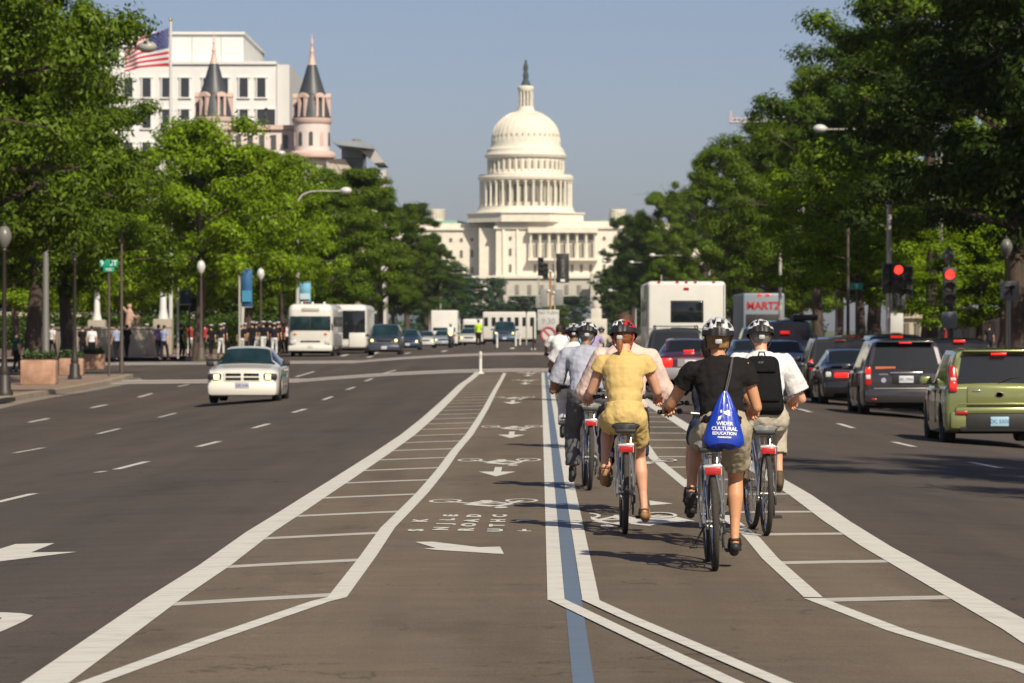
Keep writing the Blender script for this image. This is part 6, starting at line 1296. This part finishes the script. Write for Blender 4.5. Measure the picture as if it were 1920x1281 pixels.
        for v in bm.verts:
            if (v.co - hip).dot(up) > g('waistline', .12): dele.append(v); continue
            for s_ in (-1, 1):
                if ll <= 1: E = lerp(H[s_], kn[s_], ll); a = (kn[s_] - H[s_]).normalized()
                else: E = lerp(kn[s_], ank[s_], ll - 1); a = (ank[s_] - kn[s_]).normalized()
                if (v.co - E).dot(a) > 0 and (v.co - E).length < .17: dele.append(v); break
        bmesh.ops.delete(bm, geom=dele, context='VERTS'); bm.to_mesh(d); bm.free()
        o = link(g('lower_name', 'shorts'), d, root); sdm = o.modifiers.new('t', 'SOLIDIFY'); sdm.thickness = .005; sdm.offset = -1
    # ---- shoes
    for s_ in (-1, 1):
        ft = Vector(g('toe%s' % ('L' if s_ < 0 else 'R'), (s_ * .015, 1, -.25))).normalized(); a = ank[s_]
        so = MB(); so.caps_(a + Vector((0, -.05, -.075)), a + ft * .16 + Vector((0, 0, -.075)), .036, .036, 10)
        for i, v in enumerate(so.v): pass
        if g('shoe', 'sandal') == 'sandal':
            so.v = [(v[0], v[1], max(min(v[2], a.z + ft.z * .0 - .055 + (Vector(v) - a).dot(ft) * ft.z * .9), v[2] - .03)) for v in so.v]
            for t0 in (.02, .10):
                c0 = a + ft * t0 + Vector((0, 0, -.02 - t0 * .2)); so.tube([c0 + Vector((-.042, 0, -.045)), c0 + Vector((-.034, 0, .008)), c0 + Vector((0, 0, .020)), c0 + Vector((.034, 0, .008)), c0 + Vector((.042, 0, -.045))], .011, 6)
            so.tube([a + Vector((-.036, -.0, -.02)), a + Vector((-.02, -.062, -.02)), a + Vector((.02, -.062, -.02)), a + Vector((.036, 0, -.02))], .009, 6)
            so.build('sandal', g('shoe_m', M_dark), root)
        else:
            so.caps_(a + Vector((0, -.035, -.05)), a + ft * .14 + Vector((0, 0, -.055)), .042, .036, 12); so.caps_(a + Vector((0, -.01, -.03)), a + Vector((0, 0, .0)), .043, .042, 12)
            link('shoe', remesh(so, .008, 3, 'shoe', [g('shoe_m', M_dark)]), root)
    # ---- hair
    if g('hair_m', None):
        h = MB(); h.ell(headc + hd * .012 - face * .012, (.084 * sc, .100 * sc, .112 * sc), 18, 12, rot=(R(-8), 0, 0)); hh = g('hair', 'short')
        if hh == 'bob':
            for k in range(9):
                a = math.pi * (k / 8); c0 = headc + side * math.cos(a) * .066 - face * math.sin(a) * .062; h.caps_(c0 + hd * .02, c0 - hd * .085, .028, .016, 8)
        d = remesh(h, .007, 2, 'hair', [g('hair_m', None)], disp=.012, dscale=.02)
        bm = bmesh.new(); bm.from_mesh(d); bmesh.ops.delete(bm, geom=[v for v in bm.verts if (v.co - headc).dot(face) > .035 and (v.co - headc).dot(hd) < .055], context='VERTS'); bm.to_mesh(d); bm.free()
        link('hair', d, root)
        if hh == 'ponytail':
            t = MB(); c0 = headc - face * .085 - hd * .05; t.tube([c0, c0 - face * .035 - hd * .02, c0 - face * .04 - hd * .07, c0 - face * .025 - hd * .12], [.016, .030, .026, .008], 8); t.build('ponytail', g('hair_m', None), root)
    # ---- helmet
    if g('helmet', None):
        helmet(root, headc + hd * .020 - face * .008, hd, face, g('helmet', None), sc, g('htilt', 0))
    return root, dict(hip=hip, up=up, rt=rt, fw=fw, S=S, neck=neck, headc=headc, el=el, wr=wr, rot=rot)
M_hblack = mat('helmet_foam_black', (.018, .018, .02), .5)
def helmet(root, c, hd, face, cols, sc=1.0, tilt=0):
    # vented shell: ribs proud, vents sunk and black
    z = (hd + face * .12).normalized(); y = (face - z * face.dot(z)).normalized(); x = y.cross(z)
    M = Matrix((x, y, z)).transposed(); NA, NP = 96, 26; vs = []; fs = []; ms = []
    def kind(a, p):   # a longitude, p polar angle from the top
        u = math.sin(p) * math.sin(a); v = math.sin(p) * math.cos(a)   # v fore-aft, u lateral
        if p > 1.42: return 0
        row = math.sin(v * 7.5 + .6 * abs(u)); lane = math.cos(u * 11.0 + .4)
        return 1 if (lane < -.5 and row > .15 and p < 1.32 and p > .22) or (p > 1.0 and p < 1.28 and math.cos(a * 7) < -.15 and v < -.1) else 0
    for i in range(NP + 1):
        p = (1.72) * i / NP
        for k in range(NA):
            a = 2 * math.pi * k / NA; vent = kind(a, p); r = 1.0 - .10 * vent + .02 * math.cos(math.sin(p) * math.sin(a) * 13.0)
            back = math.cos(a); rx, ry, rz = .112 * sc, .138 * sc, .108 * sc
            vs.append(c + M @ Vector((rx * r * math.sin(p) * math.sin(a), ry * r * math.sin(p) * math.cos(a) * (1 if back < 0 else 1.03), rz * r * math.cos(p) - (.035 * max(0, -back) * (p / 1.7) ** 3))))
    for i in range(NP):
        for k in range(NA):
            a = 2 * math.pi * (k + .5) / NA; p = 1.72 * (i + .5) / NP; fs.append((i * NA + k, i * NA + (k + 1) % NA, (i + 1) * NA + (k + 1) % NA, (i + 1) * NA + k))
            low = p > cols.get('split', 1.38) + .08 * math.cos(a * 3)
            if kind(a, p): m_ = 1
            elif low: m_ = 1
            elif 'c2' in cols and math.sin(a + .5) > -.15: m_ = 2
            else: m_ = 0
            ms.append(m_)
    b = MB(); b.v = [tuple(v) for v in vs]; b.f = fs; b.m = ms
    b.build('helmet', [cols['c1'], M_hblack, cols.get('c2', cols['c1'])], root)
    b = MB()
    for s_ in (-1, 1): b.tube([c + M @ Vector((s_ * .095, -.02, -.02)), c + M @ Vector((s_ * .080, .0, -.10)), c + M @ Vector((s_ * .03, .06, -.165))], .006, 5)
    b.build('helmet_strap', cols.get('strap', M_hblack), root)
    b = MB(); b.rbox(c + M @ Vector((0, -.098, -.085)), (.05, .025, .035), .01); b.build('helmet_dial', mat('helmet_dial', (.45, .47, .5), .5), root)
# ================================================================ THE RIDERS
M_hwhite = mat('helmet_white', (.62, .63, .64), .3, coat=.6); M_hred = mat('helmet_red', (.50, .02, .02), .3, coat=.6)
HW = dict(c1=M_hwhite); HR = dict(c1=M_hwhite, c2=M_hred, strap=mat('strap_red', (.5, .03, .04), .6), split=1.3)
HB = mat('hair_brown', (.075, .035, .016), .7, noise=.3, nscale=30); HA = mat('hair_auburn', (.24, .09, .03), .6, noise=.3, nscale=30); HD = mat('hair_dark', (.03, .018, .012), .7); HG = mat('hair_grey', (.18, .16, .14), .7); HBl = mat('hair_blond', (.28, .16, .06), .6, noise=.3, nscale=30)
black_tee = cloth('black', (.014, .0125, .013)); khaki = cloth('khaki', (.40, .345, .245)); khaki2 = cloth('khaki_pale', (.46, .42, .33)); pinks = cloth('pink', (.70, .53, .46)); greysh = cloth('grey_blue', (.38, .40, .48)); greyt = cloth('grey_trouser', (.10, .10, .11)); whites = cloth('white', (.70, .70, .70)); brownt = cloth('brown_trouser', (.16, .10, .065))
yel = bpy.data.materials.new('cloth_yellow_striped')   # woven thin horizontal stripes
yel.use_nodes = True; n = yel.node_tree.nodes; l = yel.node_tree.links; p_ = n['Principled BSDF']; tc = n.new('ShaderNodeTexCoord'); wv = n.new('ShaderNodeTexWave'); wv.bands_direction = 'Z'; wv.inputs['Scale'].default_value = 30; wv.inputs['Distortion'].default_value = .35
l.new(tc.outputs['Object'], wv.inputs[0]); cr_ = n.new('ShaderNodeValToRGB'); cr_.color_ramp.elements[0].color = (.50, .34, .11, 1); cr_.color_ramp.elements[1].color = (.66, .48, .18, 1); cr_.color_ramp.elements[0].position = .0; cr_.color_ramp.elements[1].position = .28; l.new(wv.outputs[0], cr_.inputs[0]); l.new(cr_.outputs[0], p_.inputs['Base Color']); p_.inputs['Roughness'].default_value = .85
nn = n.new('ShaderNodeTexNoise'); nn.inputs['Scale'].default_value = 12; bb = n.new('ShaderNodeBump'); bb.inputs['Strength'].default_value = .5; bb.inputs['Distance'].default_value = .01; l.new(tc.outputs['Object'], nn.inputs[0]); l.new(nn.outputs[0], bb.inputs['Height']); l.new(bb.outputs[0], p_.inputs['Normal'])
yel2 = yel
# ---- A: woman in black top, nearest
pA = G(1341, 1071)
bkA, pedA = bicycle('nearest silver city bicycle with red rear reflector, its rider in black', 0, 0, loc=pA, crank=88, lean=-1.8, hz=1.09, hw=.31, kick=True)
A, JA = rider('woman in black top and khaki shorts cycling nearest the camera', pA, dict(hip=(.07, .22, .97), lean=17, tilt=-4, torso=.50, shoulder=.185, handL=(-.30, .73, 1.14), handR=(.31, .73, 1.12), elbowL=(-.29, .50, 1.14), elbowR=(.31, .40, 1.12),
    footL=(-.155, .40, .50), footR=(.155, .44, .14), toeL=(-.02, 1, -.45), toeR=(.02, 1, -.25), skin=SK1, shirt_m=black_tee, sleeve=.45, cuff=.012, lower_m=khaki, legs=.72, loose=.012, lloose=.024, hair_m=HBl, hair='bob', helmet=HW, shoe='sandal', shoe_m=M_dark, knee_out=.05, hem=-.05, head_dir=(.02, .10, 1), bulk=1.03, waist=1.04))
# blue drawstring bag
blue = mat('bag_nylon_blue', (.010, .045, .42), .38, coat=.15, noise=.08, nscale=8, bump=.6, bscale=18)
bx, by, bz = .03, .17, 1.24
def bag_point(a, t):     # a angle, t 0 top .. 1 bottom
    w = .012 + .135 * min(1, t * 1.15) ** .8 * (1 if t < .8 else math.sqrt(max(0, 1 - ((t - .8) / .2) ** 2 * .75))); dp = .010 + .055 * math.sin(min(1, t) * math.pi * .62)
    if t > .995: w *= .55; dp *= .2
    pl = 1 + .09 * math.cos(a * 14) * max(0, 1 - t * 1.3)
    return Vector((w * math.cos(a) * pl, dp * math.sin(a) * pl, -.40 * t - .012 * math.cos(2 * a) * (t > .8)))
bag = thing('drawstring_bag', 'blue drawstring bag with white print hanging on the back of the woman in black', 'bag', pA + Vector((bx + .045, by - .05, bz))); bag.rotation_euler = (R(-8), R(2), 0)
b = MB(); NA, NT = 48, 22; vs = [bag_point(2 * math.pi * k / NA, i / NT) for i in range(NT + 1) for k in range(NA)]
b.add(vs, [(i * NA + k, i * NA + (k + 1) % NA, (i + 1) * NA + (k + 1) % NA, (i + 1) * NA + k) for i in range(NT) for k in range(NA)] + [tuple(range(NA * NT, NA * (NT + 1)))]); b.build('sack', blue, bag)
for j, (s_, z_, sz) in enumerate((('WIDER', -.235, .036), ('CULTURAL', -.270, .036), ('EDUCATION', -.303, .029), ('FOUNDATION', -.330, .014))):
    me = text_data('print', s_, sz, M_wht, .0008, font_bold=.0012)
    for v in me.vertices:   # wrap print on the sack
        X_, Z_ = v.co.x, v.co.y + z_; t = -Z_ / .40; w = bag_point(0, t).x; ca = max(-.95, min(.95, X_ / w)); q = bag_point(-math.acos(ca), t); v.co = Vector((X_, q.y - .003 - v.co.z * .3, Z_))
    link('print', me, bag)
b = MB()
for poly in ([(-.035, -.14), (-.022, -.135), (-.018, -.155), (-.03, -.16)], [(-.045, -.185), (-.02, -.175), (-.03, -.205), (-.05, -.215)], [(-.01, -.15), (.03, -.135), (.035, -.18), (.012, -.172), (-.008, -.165)]):
    vs = []
    for X_, Z_ in poly: t = -Z_ / .40; w = bag_point(0, t).x; q = bag_point(-math.acos(X_ / w), t); vs.append((X_, q.y - .004, Z_))
    b.add(vs, [tuple(range(len(vs)))])
b.build('emblem', M_wht, bag, smooth=False)
b = MB(); b.tube([(0, .0, 0), (.02, .02, .10), (.045, .06, .24)], .0035, 5); b.tube([(.01, .0, 0), (.035, .03, .12), (.05, .07, .24)], .0035, 5); b.build('cord', mat('cord_grey', (.10, .10, .09), .7), bag)
# ---- rider mostly hidden in front of A
pA2 = Vector((X(1340, 29.3), 29.3, gz(0, 0)))
bicycle('bicycle almost hidden ahead of the woman in black', 0, 0, loc=pA2, crank=20, hz=1.08, refl=False, rack=False)
rider('person in dark top almost hidden ahead of the woman in black', pA2, dict(hip=(0, .22, .93), lean=30, torso=.47, shoulder=.165, skin=SK1, shirt_m=cloth('dark_navy', (.03, .035, .05)), sleeve=.5, lower_m=cloth('navy_shorts', (.04, .05, .09)), legs=.6, hair_m=HD, footL=(-.155, .6, .25), footR=(.155, .27, .33), voxel=.011, shoe='sandal'))
# ---- B: yellow dress
pB = G(1172, 1002)
bicycle('silver bicycle under the woman in the yellow dress', 0, 0, loc=pB, crank=80, hz=1.10, hw=.30, saddle_m=M_seatd, lean=.5)
Bq, JB = rider('woman in short yellow striped dress with ponytail under red helmet', pB, dict(hip=(0, .24, .96), lean=15, torso=.50, shoulder=.18, handL=(-.30, .74, 1.12), handR=(.30, .74, 1.12), elbowL=(-.27, .45, 1.15), elbowR=(.27, .45, 1.15), footL=(-.16, .42, .47), footR=(.165, .46, .13), toeL=(0, 1, -.5), toeR=(.1, 1, -.2),
    skin=SK2, shirt_m=yel, shirt_name='dress', sleeve=.30, cuff=.012, hem=-.11, lower_m=yel2, lower_name='skirt', legs=.62, lloose=.022, waistline=.10, hair_m=HA, hair='ponytail', helmet=HR, shoe='sandal', shoe_m=mat('shoe_tan', (.30, .16, .07), .7), loose=.012, look=.35, waist=.98, bulk=1.0, knee_out=.02, folds=.016))
# bridge of cloth between the thighs so that the dress reads as one skirt
b = MB(); b.rbox((0, .20, .88), (.23, .10, .16), .045, 3); o = link('skirt_back', remesh(b, .012, 2, 'skirt_back', [yel2]), Bq)
b = MB(); nk = JB['neck']; b.tube([nk + Vector((.03, -.04, .02)), nk + Vector((.10, -.075, -.03)), nk + Vector((.19, -.04, -.07))], .006, 5); b.build('shoulder_strap', mat('strap_red', (.5, .03, .04), .6), Bq)
# ---- C: man with black backpack
pC = G(1437, 1005)
bicycle('bicycle under the man with the black backpack', 0, 0, loc=pC, crank=65, hz=1.08, head=3, steer=4, lean=0)
C_, JC = rider('man in white shirt and khaki shorts with a black backpack, rightmost rider', pC, dict(hip=(.0, .22, .96), lean=20, torso=.53, shoulder=.20, skin=SK2, handL=(-.31, .73, 1.10), handR=(.31, .73, 1.10), elbowL=(-.33, .42, 1.10), elbowR=(.34, .42, 1.10), footL=(-.155, .3, .44), footR=(.16, .55, .40), toeR=(.1, 1, -.3),
    shirt_m=whites, sleeve=.80, cuff=.030, loose=.018, lower_m=khaki2, legs=1.6, lower_name='trousers', lloose=.028, hair_m=HG, helmet=HW, shoe='shoe', shoe_m=mat('shoe_brown', (.09, .06, .03), .7), bulk=1.12, hem=-.04), head=3)
bp = thing('backpack', 'black backpack with top handle worn over the white shirt', 'backpack', pC + Vector((-.02, .135, 1.19))); bp.rotation_euler = (R(-20), 0, R(3)); M_bp = mat('backpack_nylon', (.009, .009, .010), .85, spec=.15, noise=.2, nscale=15, bump=.5, bscale=40)
b = MB(); b.rbox((0, 0, .03), (.34, .17, .50), .065, 4, taper=(.80, .8)); b.build('main_pack', M_bp, bp); b = MB(); b.rbox((0, -.085, -.03), (.25, .05, .23), .03, 3); b.build('front_pocket', M_bp, bp); b = MB(); b.rbox((0, -.078, .17), (.21, .04, .12), .02, 3); b.build('top_pocket', M_bp, bp)
b = MB(); b.tube([(-.03, 0, .27), (-.02, -.01, .315), (.02, -.01, .315), (.03, 0, .27)], .007, 6); b.build('handle', M_dark, bp); me = text_data('logo_text', 'trail', .026, mat('logo_grey', (.14, .14, .14), .6), .0006); link('logo_text', me, bp, (-.02, -.099, .195), (R(90), 0, 0))
for s_ in (-1, 1): b = MB(); b.tube([(s_ * .10, .04, .25), (s_ * .125, .13, .285), (s_ * .13, .22, .24)], .018, 6); b.build('shoulder_strap', M_bp, bp)
# ---- D: big man in pink shirt
pD = Vector((X(1174, 34.3), 34.3, gz(0, 0)))
bicycle('bicycle under the big man in the pink shirt', 0, 0, loc=pD, crank=10, hz=1.10, refl=False, rack=False, hw=.36)
rider('big bare-headed man in loose pink shirt ahead of the yellow dress', pD, dict(hip=(0, .22, .955), lean=14, torso=.54, shoulder=.215, slope=.06, bulk=1.12, size=1.04, skin=SK2, handL=(-.36, .76, 1.12), handR=(.36, .76, 1.12), elbowL=(-.35, .44, 1.10), elbowR=(.35, .44, 1.10), footL=(-.155, .26, .30), footR=(.155, .61, .30),
    shirt_m=pinks, sleeve=1.7, cuff=.022, loose=.03, lower_m=cloth('navy', (.03, .035, .06)), legs=1.7, lower_name='trousers', hair_m=HB, shoe='shoe', voxel=.010, hem=-.10, head_dir=(-.03, .12, 1)))
# ---- E: grey shirt
pE = G(1105, 920)
bicycle('bicycle under the man in the grey shirt', 0, 0, loc=pE, crank=95, hz=1.05, head=2, lean=1)
rider('man in grey-blue polo and grey trousers, white helmet low over the bars', pE, dict(hip=(-.02, .22, .98), lean=26, torso=.52, shoulder=.20, skin=SK3, handL=(-.31, .76, 1.08), handR=(.31, .76, 1.08), elbowL=(-.36, .52, 1.02), footL=(-.155, .46, .13), footR=(.155, .42, .46), shirt_m=greysh, sleeve=.75, cuff=.025, loose=.022, lower_m=greyt, legs=1.92, lloose=.022, lower_name='trousers', hair_m=HG, helmet=HW, shoe='shoe', shoe_m=M_dark, bulk=1.08, voxel=.010, head_dir=(.1, .35, 1), hem=-.03), head=2)
# ---- F and G and the riders farther up the lane
def far_rider(label, px, d, shirt, low, skin=SK3, helmet_=None, hair_=HD, hip=.96, voxel=.016, legs=1.9, lean=20, size=1.0, sleeve=.7, up=0.0):
    p = Vector((X(px, d), d, 0)); p.z = gz(p.x, d)
    bicycle('bicycle of the ' + label, 0, 0, loc=p, crank=rnd.uniform(0, 180), hz=1.06, rack=False, frame_m=rnd.choice([M_alu, M_dark, mat('bike_red', (.3, .02, .02), .4)]), group='bicycles farther up the lane')
    rider(label, p, dict(hip=(0, .22, hip), lean=lean, torso=.52, shoulder=.195, skin=skin, shirt_m=shirt, sleeve=sleeve, cuff=.02, loose=.02, lower_m=low, legs=legs, lower_name='trousers' if legs > 1 else 'shorts', hair_m=hair_, helmet=helmet_, shoe='shoe', voxel=voxel, footL=(-.155, .5, .2), footR=(.155, .4, .4), size=size))
far_rider('person in white shirt low behind the grey polo rider', 1076, 53, whites, cloth('white_trouser', (.5, .5, .52)), helmet_=dict(c1=mat('helmet_pale', (.55, .60, .60), .4)), lean=24)
far_rider('dark-haired person in white tee and brown trousers at the lane left', 1049, 88, whites, brownt, hip=.98)
far_rider('person in red shirt above the white tee rider', 1064, 108, cloth('red', (.60, .06, .09)), brownt, hair_=HB)
far_rider('person in light blue shirt with white cap helmet', 1082, 104, cloth('cyan', (.15, .42, .55)), greyt, helmet_=HW)
far_rider('person in blue shirt farther along the bike lane', 1090, 128, cloth('blue', (.03, .09, .35)), greyt, helmet_=HW)
far_rider('person in lilac shirt with white helmet near the pink shirt', 1113, 118, cloth('lilac', (.36, .30, .50)), greyt, helmet_=HW)
far_rider('person in beige shirt with pale helmet right of lilac shirt', 1128, 126, cloth('beige', (.50, .45, .36)), greyt, helmet_=HW)
far_rider('person in navy shirt between blue and lilac riders', 1101, 140, cloth('navy2', (.02, .03, .06)), greyt, hair_=HBl)
# ================================================================ PEDESTRIANS
CAPW = mat('cap_white', (.72, .72, .74), .6)
def walker(label, px, d, top, low, skin=SK3, cap=False, face=0.0, skirt=False, pose=0, group='people on the plaza', H=1.72, hair_=HD):
    x = X(px, d); z = gz(x, d) + .155; root = thing('person', label, 'person', (x, d, z), face, group); s = H / 1.72; root.scale = (s, s, s)
    r_ = random.Random(int(px * 7 + d)); st = r_.uniform(.05, .22); an = {1: Vector((.10, st, .09)), -1: Vector((-.10, -st, .09))}; hp = {k: Vector((k * .09, 0, .90)) for k in (1, -1)}; kn = {k: ik(hp[k], an[k], .42, .41, (0, 1, 0)) for k in (1, -1)}
    S = {k: Vector((k * .18, 0, 1.40)) for k in (1, -1)}; wr = {k: Vector((k * .24, k * -st * .8 + .06, .86 if pose == 0 else 1.15)) for k in (1, -1)}; el = {k: ik(S[k], wr[k], .29, .26, (k * .3, -1, 0)) for k in (1, -1)}
    b = MB(); b.ell((0, 0, .95), (.15, .11, .14), 12, 8); b.ell((0, 0, 1.15), (.14, .10, .18), 12, 8); b.ell((0, 0, 1.32), (.165, .11, .14), 12, 8); b.caps_(S[1], S[-1], .055, .055, 8); b.caps_((0, 0, 1.40), (0, .01, 1.54), .05, .05, 8); b.ell((0, .02, 1.62), (.075, .093, .11), 12, 8); b.ell((0, .11, 1.60), (.014, .02, .02), 6, 4)
    for k in (1, -1):
        b.caps_(S[k], el[k], .048, .038, 8); b.caps_(el[k], wr[k], .036, .026, 8); b.caps_(wr[k], wr[k] + Vector((0, .02, -.12)), .03, .018, 8); b.caps_(hp[k], kn[k], .085, .055, 8); b.caps_(kn[k], an[k], .055, .036, 8); b.caps_(an[k] + Vector((0, -.03, -.04)), an[k] + Vector((0, .16, -.05)), .04, .03, 8)
    link('body', remesh(b, .022, 3, 'body', [skin]), root)
    b = MB(); b.ell((0, 0, .98), (.17, .13, .13), 12, 8); b.ell((0, 0, 1.15), (.16, .12, .18), 12, 8); b.ell((0, 0, 1.31), (.185, .13, .15), 12, 8); b.caps_(S[1], S[-1], .068, .068, 8)
    for k in (1, -1): b.caps_(S[k], lerp(S[k], el[k], .6), .064, .062, 8)
    link('shirt', remesh(b, .022, 3, 'shirt', [top], disp=.015), root)
    b = MB(); b.ell((0, 0, .90), (.175, .135, .14), 12, 8)
    for k in (1, -1): b.caps_(hp[k], kn[k], .10, .075, 8); b.caps_(kn[k], lerp(kn[k], an[k], .9), .075, .06, 8) if not skirt else None
    link('trousers' if not skirt else 'shorts', remesh(b, .022, 3, 'lower', [low]), root)
    b = MB(); b.ell((0, -.01, 1.645), (.085, .10, .10), 12, 8); b.build('hair', hair_, root)
    for k in (1, -1): b = MB(); b.rbox(an[k] + Vector((0, .06, -.05)), (.10, .27, .08), .03); b.build('shoe', M_dark, root)
    if cap: b = MB(); b.lathe([(.09, 1.68), (.10, 1.70), (.13, 1.745), (.125, 1.765), (.001, 1.775)], 14, (0, .01, 0)); cp = b.build('cap', CAPW, root); b = MB(); b.rbox((0, .11, 1.68), (.14, .08, .015), .006); b.build('cap_peak', M_dark, cp)
    return root
navy = cloth('uniform_navy', (.018, .018, .03)); blk = cloth('uniform_black', (.012, .012, .014)); lil = cloth('purple', (.18, .12, .32)); khw = cloth('uniform_white', (.66, .66, .66)); oc = cloth('ochre', (.42, .26, .04)); lb_ = cloth('light_blue', (.28, .34, .50)); teal = cloth('teal_dark', (.02, .07, .06)); red_ = cloth('red_dark', (.35, .04, .05))
WK = [('person in dark teal top seated look at the far left trees', 30, 160, teal, blk, 0), ('person in black and white clothes behind the third planter', 155, 190, blk, blk, 0), ('person in white shirt beside the man in black by the planters', 172, 188, whites, blk, 0), ('person in pale blue shirt left of the brown post', 219, 192, lb_, blk, 0), ('person in black standing behind the brown post', 238, 200, blk, blk, 0), ('person in purple shirt near the taller mast', 297, 195, lil, blk, 0), ('person in blue jeans jacket by the crossing', 308, 190, lb_, navy, 0), ('person in ochre shirt and white trousers among the sailors', 369, 208, oc, khw, 0), ('person in white trousers just left of the ochre shirt', 357, 214, red_, khw, 0), ('person in red top right of the ochre shirt', 384, 216, red_, blk, 0)]
for lb, px, d, t, lo, c in WK: walker(lb, px, d, t, lo, SK2, False, rnd.uniform(-1, 1))
SL = ['sailor standing alone in white trousers left of the group', 'left one of a pair of sailors behind the globe lamp left of the banner', 'right one of a pair of sailors left of the big group', 'leftmost sailor of the dense group under the blue banner', 'second sailor from the left in the dense group', 'third sailor from the left in the dense group', 'fourth sailor from the left under the banner', 'sailor in the middle of the dense group, fifth from left', 'sixth sailor from the left, near the globe lamp', 'seventh sailor from the left, at the globe lamp post', 'third sailor from the right end of the group', 'second sailor from the right end of the group', 'rightmost sailor of the group, nearest the white coach']
for i, px in enumerate((396, 414, 419, 452, 459, 466, 473, 480, 487, 494, 506, 514, 521)):
    walker(SL[i], px, 206 + (i * 7) % 19, navy if i % 3 else blk, khw if i % 2 else blk, SK2, True, rnd.uniform(-.6, .6), group='sailors in white caps standing on the plaza', H=rnd.uniform(1.60, 1.86))
for lb, px, d, t in (('person in purple shirt between sailors and white coach', 524, 220, lil), ('person in red at the kerb left of the white coach', 531, 226, red_), ('person in white by the coach door', 537, 236, whites), ('person in a white cap among the far plaza trees', 98, 205, whites), ('person in white shirt beneath the fountain wall', 250, 215, whites), ('person in dark clothes with white cap near the fountain', 275, 222, navy), ('person walking in shade right of the lamp post base', 340, 200, navy)): walker(lb, px, d, t, blk, SK2, px in (98, 275), rnd.uniform(-1, 1))
for lb, px, d, t in (('person in red shirt under the right trees', 1775, 215, red_), ('person standing by the pale building at far right', 1855, 205, navy), ('person in white at far right pavement', 1740, 225, whites)): walker(lb, px, d, t, blk, SK2)
pv = walker('police officer in a bright yellow-green vest standing in the roadway', 897, 236, mat('vest_yellow', (.45, .72, .03), .7), navy, SK2, True); pv.location.z = gz(-3, 236)
# motorcycle patrol with headlight
x = X(845, 262); root = thing('motorcycle', 'dark police motorcycle with bright round headlight facing the camera', 'motorcycle', (x, 262, gz(x, 262)))
b = MB(); pts = [(0, -.6 + .31 * math.cos(t * math.pi / 10), .33 + .31 * math.sin(t * math.pi / 10)) for t in range(20)]; b.tube(pts, .07, 8, closed=True); b.build('front_wheel', M_tyre, root); b = MB(); b.tube([(p[0], p[1] + 1.5, p[2]) for p in pts], .08, 8, closed=True); b.build('rear_wheel', M_tyre, root)
b = MB(); b.rbox((0, .1, .55), (.35, .9, .45), .1); b.rbox((0, .3, .88), (.30, .7, .22), .08); b.build('engine', M_dark, root); b = MB(); b.tube([(-.42, -.1, 1.1), (-.2, -.35, 1.05), (.2, -.35, 1.05), (.42, -.1, 1.1)], .02, 6); b.tube([(-.08, -.58, .35), (-.08, -.35, 1.0)], .025, 6); b.tube([(.08, -.58, .35), (.08, -.35, 1.0)], .025, 6); b.build('fork', M_steel, root)
b = MB(); b.cyl((0, -.50, .95), (0, -.54, .95), .12, n=16); b.build('headlight', M_head_on, root); b = MB(); b.rbox((0, -.42, 1.2), (.42, .04, .4), .04); b.build('fairing', M_wht, root)
walker('police rider seated on the motorcycle', 845, 262.4, navy, navy, SK2, True).location.z = gz(x, 262) - .12
# ================================================================ SUMMER HAZE
b = MB(); b.box((0, 1850, 54), (5200, 4700, 113.2)); hz_ = b.build('haze', None, smooth=False)
hm_ = bpy.data.materials.new('haze_air'); hm_.use_nodes = True; n = hm_.node_tree.nodes; n.remove(n['Principled BSDF']); pv_ = n.new('ShaderNodeVolumePrincipled')
pv_.inputs['Color'].default_value = (.86, .92, 1.0, 1); pv_.inputs['Density'].default_value = 0.00006; pv_.inputs['Anisotropy'].default_value = 0.2
hm_.node_tree.links.new(pv_.outputs[0], n['Material Output'].inputs['Volume']); hz_.data.materials.clear(); hz_.data.materials.append(hm_)
tag(hz_, 'thin pale summer haze filling the avenue air', None, kind='stuff'); hz_.display_type = 'WIRE'
